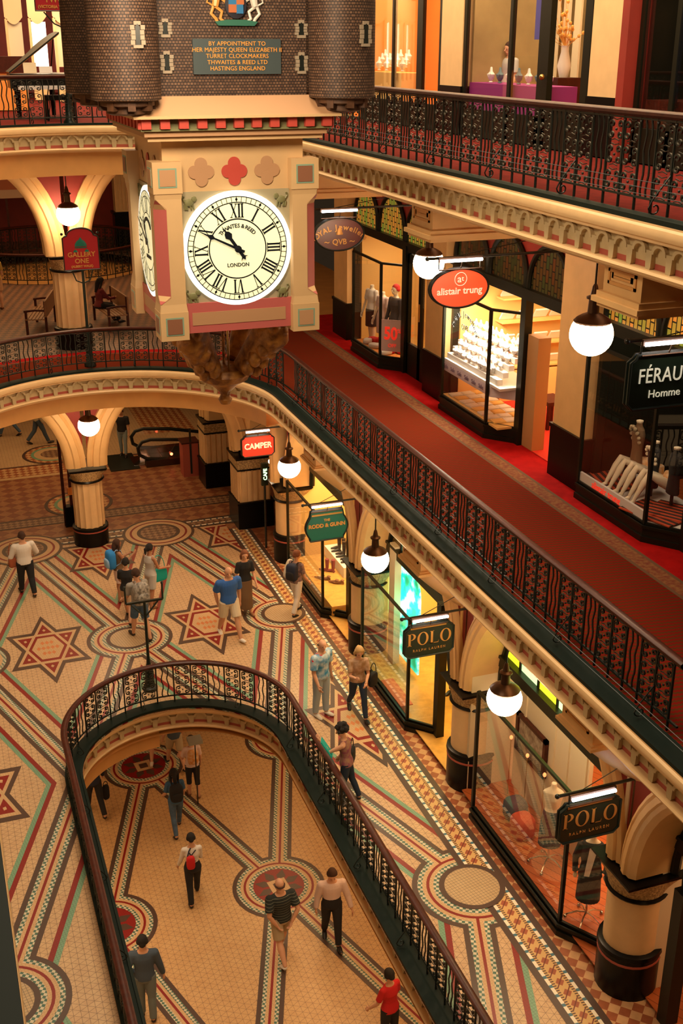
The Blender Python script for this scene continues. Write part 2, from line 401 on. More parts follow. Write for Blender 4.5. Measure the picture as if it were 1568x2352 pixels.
for c in ((3.4, 32.6), (3.2, 37.4), (-.2, 37.4)):
    for k, (r, m) in enumerate([(1.0, 'brown_t'), (.9, 'check_o'), (.72, 'green_t'), (.62, 'tan_t'), (.4, 'figured2')]): G.disc(c, r, m, 8+k, bounds=False)
G.poly([(2, 42), (4.2, 44.6), (2, 47), (-.2, 44.6)], 'figured', 6, bounds=False)
G.poly([(6.5, 38.4), (8.3, 38.4), (8.3, 46), (6.5, 46)], 'check_o', 6, bounds=False)
struct(G.done('floor'))
# lower ground floor --------------------------------------------------------
M['beige_low'] = tile_mat('warm triangle tiles', (.62, .40, .19), (.52, .30, .13), (.22, .13, .07), [0, PI/3, -PI/3], .12)
ZL = -3.8
Lw = Paint(ZL)
Lw.poly([(-6, 0), (13, 0), (13, 34), (-6, 34)], 'beige_low', 0)
LA, LC, LB, LD, LE, LF = (5.38, 18.8), (1.8, 18.8), (3.5, 24.1), (7.1, 24.1), (3.5, 13.5), (7.1, 13.5)
def core2(P, c, L):
    P.disc(c, .54, 'red_t', L)
    for k in range(8):
        a = k*PI/4+.35; P.poly([(c[0]+.52*math.cos(a), c[1]+.52*math.sin(a)), (c[0]+.34*math.cos(a+.3), c[1]+.34*math.sin(a+.3)), (c[0]+.1*math.cos(a), c[1]+.1*math.sin(a)), (c[0]+.34*math.cos(a-.3), c[1]+.34*math.sin(a-.3))], 'brown_t', L+1)
    q = lambda r: [(c[0]+r*math.cos(PI/4+k*PI/2+.1), c[1]+r*math.sin(PI/4+k*PI/2+.1)) for k in range(4)]
    P.poly(q(.28), 'tan_t', L+2); P.poly(q(.14), 'brown_t', L+3)
band_net(Lw, [(LA, LB), (LA, LD), (LA, LE), (LA, LF), (LC, LB), (LC, LE), (LC, (0, 13.5)), ((-1.7, 18.8), (0, 24.1)), (LE, (1.7, 8.2)), (LE, (5.3, 8.2))], [LA, LB, LC, LD, LE], 1, core2, wide=False)
struct(Lw.done('floor_lower'))
# ---------------- galleries round the void ----------------
class Path:
    """U shaped path: up the right side, round the far end, down the left side"""
    def __init__(s, cx, R, cy, y0): s.cx, s.R, s.cy, s.y0 = cx, R, cy, y0
    def at(s, t, d=0):
        """t = metres along the void edge; d = offset away from the void; returns point and tangent angle of the outward normal"""
        L1 = s.cy-s.y0; L2 = PI*s.R
        if t <= L1: return (s.cx+s.R+d, s.y0+t, 0.0)
        if t <= L1+L2:
            a = (t-L1)/s.R; return (s.cx+(s.R+d)*math.cos(a), s.cy+(s.R+d)*math.sin(a), a)
        return (s.cx-s.R-d, s.cy-(t-L1-L2), PI)
    def L1(s): return s.cy-s.y0
    def total(s): return 2*(s.cy-s.y0)+PI*s.R
    def ts(s, t0, t1, step=.35):
        L1, L2 = s.L1(), PI*s.R; out = [t0]
        for i in range(49):
            t = L1+L2*i/48
            if t0 < t < t1: out.append(t)
        out.append(t1); return out
def sweep(path, prof, t0, t1, mb, mi=None):
    ts = path.ts(t0, t1); n = len(prof); vs = []
    for t in ts:
        for d, z in prof:
            x, y, a = path.at(t, d); vs.append((x, y, z))
    for j in range(n-1):
        fs = [(i*n+j, i*n+j+1, (i+1)*n+j+1, (i+1)*n+j) for i in range(len(ts)-1)]
        mb.add([], [], 0); o = len(mb.v)-0
        if j == 0: base = len(mb.v); mb.v += vs
        mb.f += [tuple(base+k for k in f) for f in fs]; mb.m += [mi[j] if mi else 0]*len(fs)
    return mb
def corbel():
    """one bay of the frieze: a pendant and half arches either side; u along, d away from the void, z up"""
    mb = MB(); w = .175
    mb.prism([(-.055, 0), (.055, 0), (.045, -.17), (.02, -.215), (-.02, -.215), (-.045, -.17)], -.035, .06, 'x')
    n = 7
    for sgn in (-1, 1):
        cx = sgn*w
        for k in range(n):
            a0, a1 = PI/2+ -sgn*(-PI/2)*0, 0
        pts_o = [(cx-sgn*.125*math.cos(PI/2*k/n), -.03+.115*math.sin(PI/2*k/n)) for k in range(n+1)]
        pts_i = [(cx-sgn*.085*math.cos(PI/2*k/n), -.03+.075*math.sin(PI/2*k/n)) for k in range(n+1)]
        for k in range(n):
            q = [pts_o[k], pts_o[k+1], pts_i[k+1], pts_i[k]]
            mb.prism(q, -.045, .05, 'x')
    # prism axis x -> (d, a, b): a = along, b = z
    return mb
CB = corbel()
def cornice(path, T, t0, t1, name, label, back=0):
    e = MB()
    prof = [(.33, T-.035), (.05, T-.035), (.045, T), (.0, T), (.0, T-.05), (.0, T-.07), (-.03, T-.09), (-.045, T-.14), (-.03, T-.19), (0, T-.21), (.0, T-.235), (.04, T-.24), (.10, T-.27), (.12, T-.46), (.12, T-.52), (.02, T-.525), (.0, T-.55), (.02, T-.585), (.08, T-.60), (.08, T-.62), (.20, T-.63)]
    mi = [0, 0, 0, 0, 1, 1, 1, 1, 1, 1, 1, 1, 2, 3, 1, 1, 1, 1, 1, 1]
    prof = prof[:5]+[(d_+back, z_) for d_, z_ in prof[5:]]
    sweep(path, prof, t0, t1, e, mi)
    # frieze corbels
    k = int((t1-t0)/.35)
    for i in range(k):
        t = t0+(i+.5)*.35; x, y, a = path.at(t, .10+back)
        e.join(CB, Matrix.Translation((x, y, T-.33)) @ Matrix.Rotation(a, 4, 'Z'), mi=2)
    return struct(e.build(name, [M['gutter'], M['cream2'], M['frieze'], M['redband']], smooth=.6), label)
P1 = Path(3.4, 3.45, 23.3, -2.0)     # void edge at both galleries
PV = Path(VC, VR, VY, -2.0)          # void edge in the ground floor
T1, T2 = 5.58, 11.11
cornice(P1, T1, 8.0, P1.total(), 'trim_1', 'cream gallery cornice with a frieze of little arches')
cornice(P1, T2, 8.0, P1.total()-12, 'trim_2', 'upper cream gallery cornice with a frieze of little arches')
cornice(PV, 0.085, 8.0, PV.total()-5, 'trim_3', 'cream cornice round the hole in the ground floor', back=.075)
# near left edge of the upper gallery, where the photographer leans over
nl = MB(); nl.box(-1.6, -.006, -1.2, 7.2, 10.75, T2-.04); nl.box(-.045, -.006, -1.2, 7.2, T2-.04, T2)
struct(nl.build('trim_4', M['gutter'], smooth=None), 'dark green edge of the near upper gallery')
# slabs and soffits --------------------------------------------------------
def ring_slab(path, z, dmax, t0, t1, d0, mb, mi):
    ts = path.ts(t0, t1)
    for i in range(len(ts)-1):
        a, b = ts[i], ts[i+1]
        q = [path.at(a, d0)[:2], path.at(a, dmax)[:2], path.at(b, dmax)[:2], path.at(b, d0)[:2]]
        mb.add([(x, y, z) for x, y in q], [(0, 1, 2, 3)], mi)
def slab(z, y_far, name, m, hole_path, d0, x0=-7, x1=16):
    """floor or soffit with the U shaped hole cut out"""
    mb = MB(); cx, R, cy = hole_path.cx, hole_path.R+d0, hole_path.cy
    mb.add([(cx+R, -2, z), (x1, -2, z), (x1, cy, z), (cx+R, cy, z)], [(0, 1, 2, 3)])
    mb.add([(x0, -2, z), (cx-R, -2, z), (cx-R, cy, z), (x0, cy, z)], [(0, 1, 2, 3)])
    n = 24; yt = cy+R+.5
    for i in range(n):
        a, b = PI*i/n, PI*(i+1)/n
        pa, pb = (cx+R*math.cos(a), cy+R*math.sin(a)), (cx+R*math.cos(b), cy+R*math.sin(b))
        def outp(a):
            c, s = math.cos(a), math.sin(a); k = min((R+.5)/max(abs(c), 1e-6), (R+.5)/max(s, 1e-6)); return (cx+k*c, cy+k*s)
        oa, ob = outp(a), outp(b)
        mb.add([(p[0], p[1], z) for p in (pa, oa, ob, pb)], [(0, 1, 2, 3)])
        if (a < PI/4 < b): mb.add([(oa[0], oa[1], z), (cx+R+.5, yt, z), (ob[0], ob[1], z)], [(0, 1, 2)])
        if (a < 3*PI/4 < b): mb.add([(oa[0], oa[1], z), (cx-R-.5, yt, z), (ob[0], ob[1], z)], [(0, 1, 2)])
    mb.add([(cx+R+.5, cy, z), (x1, cy, z), (x1, y_far, z), (cx+R+.5, y_far, z)], [(0, 1, 2, 3)])
    mb.add([(x0, cy, z), (cx-R-.5, cy, z), (cx-R-.5, y_far, z), (x0, y_far, z)], [(0, 1, 2, 3)])
    mb.add([(cx-R-.5, yt, z), (cx+R+.5, yt, z), (cx+R+.5, y_far, z), (cx-R-.5, y_far, z)], [(0, 1, 2, 3)])
    return struct(mb.flat(name, [m]))
slab(4.97, 31.5, 'ceiling_1', M['orange'], P1, .12)
slab(10.5, 31.5, 'ceiling_2', M['orange'], P1, .12)
slab(-.62, 30, 'ceiling_lower', M['orange'], PV, .12, x0=-6, x1=13)
# G1 floor: striped carpet on the right walk, tile mosaic at the far end
M['carpet'] = mat('striped red carpet', (.20, .03, .018), .95)
nt, b = nodes(M['carpet']); s_ = xyz(nt)
st = math_n(nt, 'SINE', math_n(nt, 'MULTIPLY', math_n(nt, 'ADD', s_[1], math_n(nt, 'MULTIPLY', s_[0], .12)), 2*PI/.085))
wv = math_n(nt, 'SINE', math_n(nt, 'MULTIPLY', s_[0], 2*PI/.05))
nt.links.new(mixc(nt, math_n(nt, 'GREATER_THAN', math_n(nt, 'ADD', st, math_n(nt, 'MULTIPLY', wv, .5)), .1), (.20, .008, .004), (.095, .034, .007)), b.inputs['Base Color']); b.inputs['Specular IOR Level'].default_value = .08
M['redcarpet'] = mat('plain red carpet', (.42, .006, .006), .95, spec=.1, var=.25, vs=5)
M['goldstrip'] = mat('gold figured carpet border', (.26, .12, .035), .95, var=.55, vs=14, col2=(.18, .03, .012))
M['darkstrip'] = mat('dark carpet edging', (.14, .07, .03), .95)
M['mosaic_dark'] = checker_mat('small brown mosaic', (.30, .15, .09), (.14, .09, .07), .16, PI/6)
F1 = Paint(5.5)
XR = 3.4+3.45+.30
F1.poly([(XR, -2), (12, -2), (12, 31), (XR, 31)], 'carpet', 1)
for x0, x1, m in ((9.40, 9.46, 'darkstrip'), (9.46, 9.70, 'goldstrip'), (9.70, 9.76, 'darkstrip'), (9.76, 12, 'redcarpet')):
    F1.poly([(x0, -2), (x1, -2), (x1, 31), (x0, 31)], m, 2)
n = 24; R0 = 3.45+.3
for i in range(n):
    a, b_ = PI*i/n, PI*(i+1)/n
    for r0, r1, m in ((R0, R0+1.5, 'carpet'), (R0+1.5, R0+1.56, 'darkstrip'), (R0+1.56, R0+1.85, 'redcarpet'), (R0+1.85, 9.5, 'mosaic_dark')):
        F1.poly([(3.4+r*math.cos(t), 23.3+r*math.sin(t)) for r, t in ((r0, a), (r1, a), (r1, b_), (r0, b_))], m, -.5 if r1 < 9 else -3)
for (cx_, cy_) in ((3.4, 39.0),): pass
hx = [(4.2+3.1*math.cos(2*PI*i/24), 41.3+3.1*math.sin(2*PI*i/24)) for i in range(24)]
HE_old = list(HE); HE.clear()
for i in range(24):
    p, q = hx[i], hx[(i+1) % 24]; nx, ny = q[1]-p[1], -(q[0]-p[0]); l = math.hypot(nx, ny); HE.append((nx/l, ny/l, (nx*p[0]+ny*p[1])/l))
F1.hole = True
F1.poly([(-7, 30.9), (9, 30.9), (9, 52), (-7, 52)], 'mosaic_dark', -1)
F1.hole = False
struct(F1.done('floor_gallery_one'))
F2 = Paint(11.03)
M['dkcarpet'] = mat('dark red carpet', (.13, .010, .007), .95, spec=.1, var=.3, vs=7)
F2.poly([(XR, -2), (12, -2), (12, 27.2), (XR, 27.2)], 'dkcarpet', 0)
for i in range(n):
    a, b_ = PI*i/n, PI*(i+1)/n
    F2.poly([(3.4+r*math.cos(t), 23.3+r*math.sin(t)) for r, t in ((R0, a), (9, a), (9, b_), (R0, b_))], 'dkcarpet', -.5)
F2.poly([(-7, 30), (12, 30), (12, 52), (-7, 52)], 'dkcarpet', -1)
struct(F2.done('floor_gallery_two'))
# deep beam under the far ends ------------------------------------------------
def endbeam(T, z0, name, P1=P1):
    e = MB(); sweep(P1, [(.20, T-.62), (.20, z0), (.9, z0)], P1.L1()+.28*P1.R, P1.L1()+PI*P1.R-.1, e)
    return struct(e.build(name, M['orange']))
e_ = MB(); sweep(PV, [(.20, -.53), (.20, -.95), (.9, -.95)], PV.L1()+1.62*VR, PV.L1()+2.6*VR, e_); struct(e_.build('trim_11', M['orange'])); endbeam(T1, T1-1.02, 'trim_5'); endbeam(T2, T2-1.12, 'trim_6')

# ---------------- railings ----------------
def scroll(mb, u, z, s, mir, r=.008):
    """a C scroll with curled ends, in the (u, z) plane"""
    pts = []
    for k in range(17):
        t = k/16; a = -PI*.5+mir*0; 
        ang = 2.3*PI*(1-t); rr = .010+.030*(1-t)
        pts.append((0, u+s*(.030-rr*math.cos(ang)*1.0-.0), z+mir*(rr*math.sin(ang))))
    mb.tube(pts, r, 5)
def scroll_panel(w, h):
    """two columns of paired volutes between uprights, local u = along, z up from 0 to h"""
    mb = MB(); n = 3; seg = h/n
    for j in range(n):
        zc = seg*(j+.5)
        for sx in (-1, 1):
            # S curved strap with a volute at each end
            for mz in (-1, 1):
                pts = []
                for k in range(13):
                    t = k/12; ang = t*1.9*PI; rr = .046*(1-t*.72)
                    pts.append((0, sx*(w*.5-.052-.0+rr*math.cos(ang)), zc+mz*(seg*.20+rr*math.sin(ang)*.9)))
                mb.tube(pts, .0145, 4)
            mb.tube([(0, sx*(w*.5-.010), zc-seg*.22), (0, sx*(w*.5-.004), zc), (0, sx*(w*.5-.010), zc+seg*.22)], .010, 4)
        mb.ball((0, 0, zc), .016, 6)
        for mz in (-1, 1): mb.tube([(0, -w*.28, zc+mz*seg*.44), (0, 0, zc+mz*seg*.38), (0, w*.28, zc+mz*seg*.44)], .007, 4)
    return mb
def make_railing(path, z0, H, d, t0, t1, label, braces=True, detail=True, group=None):
    """handrail, uprights, wavy bars and scroll panels; z0 is the top of the kerb"""
    root = thing('railing', label, 'railing', (0, 0, 0), 0, group)
    hr = MB(); t = H
    prof = [(-.055, z0+t-.05), (-.06, z0+t-.02), (-.035, z0+t), (.035, z0+t), (.06, z0+t-.02), (.055, z0+t-.05), (.03, z0+t-.075), (-.03, z0+t-.075), (-.055, z0+t-.05)]
    sweep(path, [(d+a, b) for a, b in prof], t0, t1, hr); hr.build('handrail', M['wood'], root)
    br = MB(); sweep(path, [(d-.012, z0+.13), (d-.012, z0+.155), (d+.012, z0+.155), (d+.012, z0+.13), (d-.012, z0+.13)], t0, t1, br)
    sweep(path, [(d-.012, z0+t-.10), (d-.012, z0+t-.08), (d+.012, z0+t-.08), (d+.012, z0+t-.10), (d-.012, z0+t-.10)], t0, t1, br)
    br.build('bottom_rail', M['iron'], root)
    unit = .93; n = int((t1-t0)/unit); hh = t-.24; off = (t1-t0-n*unit)/2
    up = MB(); up.tube([(0, 0, 0), (0, 0, t-.06)], .0165, 6); up.ball((0, 0, .14), .022, 6); up.ball((0, 0, t-.12), .02, 6)
    wv = MB(); wv.tube([(0, .018*math.sin(k*1.35), .13+(t-.21)*k/10) for k in range(11)], .0125, 5)
    sp = scroll_panel(.27, hh)
    proto = {}
    def put(name, mb, tt, dz=0):
        x, y, a = path.at(tt, d)
        if name not in proto:
            o = mb.build(name, M['iron'], root); proto[name] = o
        else:
            o = proto[name].copy(); C.objects.link(o); o.parent = root
        o.location = (x, y, z0+dz); o.rotation_euler = (0, 0, a)
    cnt = {'s': 0}
    for i in range(n):
        u = t0+off+i*unit
        put('upright', up, u); put('upright', up, u+.31); put('upright', up, u+.62)
        put('wavy_bar', wv, u+.62+.105); put('wavy_bar', wv, u+.62+.205)
        if detail:
            put('scroll_panel', sp, u+.155, .145); put('scroll_panel', sp, u+.465, .145)
    if braces:
        bc = MB(); sg = -1
        pts = [(0, 0, .42), (-.10, 0, .30), (-.20, 0, .17)]
        for k in range(12):
            a = PI+k*.52; r = .075*(1-k/14); pts.append((-.16+r*math.cos(a), 0, .10+r*math.sin(a)*1.0))
        bc.tube(pts, .009, 5)
        for i in range(0, n, 2): put('scroll_brace', bc, t0+off+i*unit+.31)
    return root
make_railing(P1, T1-.04, .96, .36, 11.0, P1.L1(), 'iron railing with red timber handrail along the right side of gallery one')
make_railing(P1, T1-.04, .96, .36, P1.L1(), P1.L1()+PI*3.45+4, 'curved iron railing with red timber handrail round the far end of gallery one')
make_railing(P1, T2-.04, 1.02, .36, 11.5, P1.L1(), 'uppermost iron railing on the right, in front of the jewellery shops')
make_railing(P1, T2-.04, 1.02, .36, P1.L1(), P1.L1()+PI*3.45+1, 'uppermost curved iron railing at the far left, in front of the piano')
tt = MB()
rv = make_railing(PV, 0.05, .93, .27, 8.5, PV.total()-6.5, 'iron railing looping round the hole in the mosaic ground floor')
# tension wires outside the rails
M['wire'] = mat('dull grey wire', (.06, .08, .09), .5)
wr = MB()
for zz, dd in ((T1+.30, .05), (T1+.22, .02)):
    sweep(P1, [(dd, zz), (dd+.006, zz+.003), (dd+.003, zz-.005), (dd, zz)], 9.0, P1.L1(), wr)
w1 = wr.build('safety_wire', M['wire']); tag(w1, 'thin steel safety wires strung outside the gallery one railing', 'wire')
wr = MB()
for zz, dd in ((T2+.26, .08), (T2+.20, .05), (T2+.32, .10)):
    sweep(P1, [(dd, zz), (dd+.004, zz+.002), (dd+.002, zz-.004), (dd, zz)], 9.0, P1.L1(), wr)
w1 = wr.build('safety_wire', M['wire']); tag(w1, 'thin steel safety wires strung outside the uppermost right railing', 'wire')
# ---------------- arcade on the ground floor, right side ----------------
def column(x, y, label, z=0, square=False, flute=0, group='columns of the ground floor arcade', r=.40, zs=2.12):
    t = thing('column', label, 'column', (x, y, z), 0, group)
    b = MB(); c = MB(); s = MB(); tp = MB(); n = 28
    if square:
        for mb_, a, z0, z1 in ((b, r+.06, 0, .74), (s, r-.02, .78, 1.74), (c, r+.03, 1.78, zs-.05), (tp, r+.08, zs-.05, zs+.01)):
            mb_.box(-a, a, -a, a, z0, z1)
        b.box(-r-.08, r+.08, -r-.08, r+.08, .74, .79)
        for k in range(-2, 3):
            for face in range(2):
                u0, u1 = k*.17-.055, k*.17+.055
                if face == 0: s.box(u0, u1, -r-.025, -r+.02, .82, 1.72)
                else: s.box(-r-.025, -r+.02, u0, u1, .82, 1.72)
        tp.box(-r-.05, r+.05, -r-.05, r+.05, 1.745, 1.785)
    else:
        hb = .55 if flute else .80
        b.lathe([(r+.05, 0), (r+.05, hb-.1), (r+.07, hb-.08), (r+.06, hb-.02), (r+.01, hb)], n=n)
        k = 48 if flute else n
        s.lathe([(r-.01, hb), (r-.01, zs-.38)], n=k, flute=flute)
        cv = []
        for j in range(6):
            f = j/5; zz_ = zs-.35+.29*f; g_ = f**1.3
            for q in range(32):
                a_ = 2*PI*q/32; rd = r; m_ = max(abs(math.cos(a_)), abs(math.sin(a_))); sqr = (r+.05)/m_; rr_ = rd*(1-g_)+min(sqr, (r+.05)*1.36)*g_
                cv.append((rr_*math.cos(a_), rr_*math.sin(a_), zz_))
        c.add(cv, [(j*32+q, j*32+(q+1) % 32, (j+1)*32+(q+1) % 32, (j+1)*32+q) for j in range(5) for q in range(32)])
        tp.lathe([(r+.03, zs-.40), (r+.05, zs-.37), (r+.03, zs-.34)], n=n)
        tp.box(-r-.06, r+.06, -r-.06, r+.06, zs-.05, zs-.02); tp.box(-r-.08, r+.08, -r-.08, r+.08, zs-.02, zs+.01)
    rb = MB(); rb.lathe([(r+.056, hb-.2 if False else .42), (r+.06, .44), (r+.056, .46)], n=n) if flute else rb.lathe([(r+.056, .60), (r+.06, .62), (r+.056, .64)], n=n) if not square else rb.box(-r-.065, r+.065, -r-.065, r+.065, .66, .69)
    o = b.build('base', M['black'], t); rb.build('red_line', M['redband'], o)
    s.build('shaft', M['cream2'], t); c.build('capital', M['capital'], t); tp.build('moulding', M['black'], t)
    return t
CX = 8.35
cols = [(5.55, 'smooth cream column with black base at the very bottom right edge'), (10.85, 'smooth cream column with black base, nearest large one under the lower polo sign'),
        (16.08, 'smooth cream column with black base between the two dark green and gold polo windows'), (21.4, 'smooth cream column with black base between the boot shop and the turquoise lit window')]
for y, lb in cols[1:]: column(CX, y, lb)
column(8.2, 26.75, 'slim cream column with black base left of the boot shop window')
column(7.9, 29.55, 'square fluted cream pier with black base under the red camper sign', square=True, flute=1, r=.46)
column(7.75, 33.0, 'square fluted cream pier with black base beside the escalator', square=True, flute=1, r=.42)
column(3.35, 29.6, 'round fluted cream column carrying two arches at the far end of the ground floor', flute=.07, r=.42, group=None, zs=2.25)
def archivolt(mb, yc, R, zs, x0, x1, rise=None, ax='x', c0=None, w=.36, n=28, depth=.0):
    """moulded arch band sweeping over a bay; in the plane x=const ('x') or y=const ('y')"""
    prof = [(R+w, x0+.16), (R+w, x0+.03), (R+w*.86, x0), (R+w*.74, x0+.02), (R+w*.70, x0-.03), (R+w*.45, x0-.05), (R+w*.38, x0-.02), (R+w*.2, x0-.02), (R+.05, x0), (R, x0+.05), (R, x1)]
    vs = []; m = len(prof)
    for i in range(n+1):
        a = PI*i/n
        for r, x in prof:
            k = (rise or R)/R
            u, z = yc+r*math.cos(a), zs+(r-R+R*k)*math.sin(a) if True else 0
            vs.append((x, u, z) if ax == 'x' else (u, x, z))
    fs = [(i*m+j, i*m+j+1, (i+1)*m+j+1, (i+1)*m+j) for i in range(n) for j in range(m-1)]
    mb.add(vs, fs, 0)
wall = MB(); arch = MB()
bays = [(8.2, 5.55, 10.85), (13.465, 10.85, 16.08), (18.74, 16.08, 21.4), (24.05, 21.4, 26.7)]
ZS = 2.16
for yc, ya, yb in bays:
    R = (yb-ya)/2-.36; archivolt(arch, yc, R, ZS, 8.0, 8.75, rise=2.30)
    # red spandrel wall above the arch, a fan of quads
    n = 28; vs = []; fs = []
    for i in range(n+1):
        a = PI*i/n; u = yc+(R+.34)*math.cos(a); z = ZS+(2.30+.34)*math.sin(a)
        vs += [(8.12, u, min(z, 4.96)), (8.12, u, 4.97)]
    wall.add(vs, [(2*i, 2*i+1, 2*i+3, 2*i+2) for i in range(n)], 0)
struct(wall.build('wall_right_arcade', M['redwall'], smooth=None)); struct(arch.build('trim_7', M['cream'], smooth=.5), 'cream moulded arches of the right hand arcade')
# far end arches springing from the fluted column
wf = MB(); af = MB()
for yc, R in ((3.35-2.3, 1.75), (3.35+2.3, 1.75), (3.35-6.9, 1.75)):
    archivolt(af, yc, R, 2.3, 29.25, 29.95, rise=2.1, ax='y', w=.54)
    vs = []
    for i in range(29):
        a = PI*i/28; u = yc+(R+.5)*math.cos(a); z = 2.3+(2.1+.5)*math.sin(a); vs += [(u, 29.42, min(z, 4.96)), (u, 29.42, 4.97)]
    wf.add(vs, [(2*i, 2*i+1, 2*i+3, 2*i+2) for i in range(28)], 0)
struct(wf.build('wall_far_ground', M['redwall'], smooth=None)); struct(af.build('trim_8', M['cream'], smooth=.5), 'cream moulded arches at the far end of the ground floor')
column(3.35, 29.6, 'round fluted cream column carrying two arches at the far end of gallery one', z=5.5, flute=.07, r=.42, group=None, zs=2.35)
wf = MB(); af = MB()
for yc, R in ((3.35-2.3, 1.75), (3.35+2.3, 1.75), (3.35-6.9, 1.75)):
    archivolt(af, yc, R, 7.85, 29.25, 29.95, rise=2.3, ax='y', w=.54)
    vs = []
    for i in range(29):
        a = PI*i/28; u = yc+(R+.5)*math.cos(a); z = 7.85+(2.3+.5)*math.sin(a); vs += [(u, 29.42, min(z, 10.49)), (u, 29.42, 10.5)]
    wf.add(vs, [(2*i, 2*i+1, 2*i+3, 2*i+2) for i in range(28)], 0)
struct(wf.build('wall_far_gallery', M['redwall'], smooth=None)); struct(af.build('trim_9', M['cream'], smooth=.5), 'cream moulded arches at the far end of gallery one')
# side arches by the square piers on the ground floor
af = MB()
archivolt(af, 31.3, 1.3, 2.15, 7.42, 8.2, rise=2.3, w=.42)
archivolt(af, 34.7, 1.3, 2.15, 7.35, 8.1, rise=2.3, w=.42)
archivolt(af, 28.1, 1.1, 2.2, 7.75, 8.4, rise=2.1, w=.3)
struct(af.build('trim_10', M['cream'], smooth=.5), 'cream arches over the walk beside the square piers')
# console boxes under both gallery edges ----------------------------------------
def console(y0, y1, zt, zb, name, label, lower):
    t = thing('console_bracket', label, 'bracket', (0, 0, 0), 0, 'panelled brackets under the gallery edge')
    b = MB(); x0 = 7.05; x1 = 8.3 if lower else 10.35
    b.box(x0, x1, y0, y1, zb, zt)
    for a, z0, z1 in ((.03, zb-.03, zb), (.06, zb-.07, zb-.03), (.02, zb-.10, zb-.07)) if lower else ((.05, zb-.06, zb), (.09, zb-.12, zb-.06), (.04, zb-.17, zb-.12)): b.box(x0-a, x1, y0-a, y1+a, z0, z1)
    b.build('block', M['cream'], t, smooth=None)
    p = MB(); w = .035
    for a, dx in ((.10, .015), (.17, .012)):
        za, zc, ya, yb = zb+a, zt-a*.5-.1, y0+a, y1-a
        for q in ((ya, yb, za, za+w), (ya, yb, zc-w, zc), (ya, ya+w, za, zc), (yb-w, yb, za, zc)): p.box(x0-dx, x0, *q)
    p.build('panel_moulding', M['orange'], t, smooth=None)
    if lower:
        k = MB(); yc = (y0+y1)/2; n = 10; vs = []; m = 12
        for j in range(n+1):
            f = j/n; zz = zb-.10-.8*f**1.3; rx = (8.25-x0)*(1-.70*f**1.6); ry = ((y1-y0)/2+.10)*(1-.45*f**1.3)
            for i in range(m+1):
                a = PI/2+PI*i/m; vs.append((8.25+rx*math.cos(a), yc+ry*math.sin(a), zz))
        fs = [(j*(m+1)+i, j*(m+1)+i+1, (j+1)*(m+1)+i+1, (j+1)*(m+1)+i) for j in range(n) for i in range(m)]
        fs.append(tuple(n*(m+1)+i for i in range(m+1))); k.add(vs, fs)
        k.build('corbel', M['cream'], t, smooth=1)
    return t
for y0, y1, lb in ((10.35, 11.1, 'panelled cream bracket directly above the lower polo sign'), (15.72, 16.5, 'panelled cream bracket above the middle polo sign'), (21.15, 21.97, 'panelled cream bracket above the green boot shop sign'), (26.3, 27.1, 'panelled cream bracket right of the red camper sign')):
    console(y0, y1, 5.05, 4.64, 'l', lb, True)
for y0, y1, lb in ((10.28, 11.02, 'panelled cream bracket above the dark green homme sign'), (15.68, 16.46, 'panelled cream bracket beside the round white lamp above the red oval sign'), (21.1, 21.9, 'panelled cream bracket behind the clock above the jeweller oval sign')):
    console(y0, y1, 10.6, 10.18, 'u', lb, False)

# ---------------- hanging globe lamps ----------------
def globe(x, y, z, zt, label, R=.27, power=28, group='white globe lamps', light=True):
    t = thing('globe_lamp', label, 'lamp', (x, y, z), 0, group)
    g = MB(); g.lathe([(0.02, -R)]+[(R*math.sin(a), -R*math.cos(a)) for a in [PI*k/16 for k in range(1, 12)]]+[(R*.74, R*.66)], n=28)
    g.build('glass_globe', M['globe'], t, smooth=2)
    c = MB(); c.lathe([(R*.84, R*.54), (R*.87, R*.62), (R*.74, R*.76), (R*.5, R*.9), (R*.27, R*1.0), (R*.24, R*1.6), (R*.36, R*1.64), (R*.36, R*1.72), (R*.2, R*1.8), (R*.12, R*2.2), (.02, R*2.3)], n=20)
    c.build('lamp_cap', M['bronze'], t, smooth=.8)
    s = MB(); s.tube([(0, 0, R*2.2), (0, 0, zt-z)], .014, 6); s.build('stem', M['iron'], t)
    return t
globe(7.45, 13.36, 3.5, 4.95, 'white globe lamp hanging before the large lower polo window, nearest the bottom')
globe(7.45, 18.77, 3.5, 4.95, 'white globe lamp hanging before the turquoise lit shop window')
globe(7.45, 24.33, 3.5, 4.95, 'white globe lamp hanging between the camper sign and the green boot shop sign')
globe(8.2, 13.0, 9.15, 10.5, 'white globe lamp hanging on gallery one left of the dark green homme sign', R=.29, power=22)
globe(8.2, 18.35, 9.2, 10.5, 'white globe lamp partly behind the red oval sign on gallery one', R=.27, power=22)
globe(3.31, 27.75, 3.92, 5.0, 'white globe lamp before the fluted column, far end of the ground floor', R=.27, power=45)
globe(3.35, 28.6, 8.95, 10.49, 'white globe lamp above the red gallery one sign', R=.28, power=40)

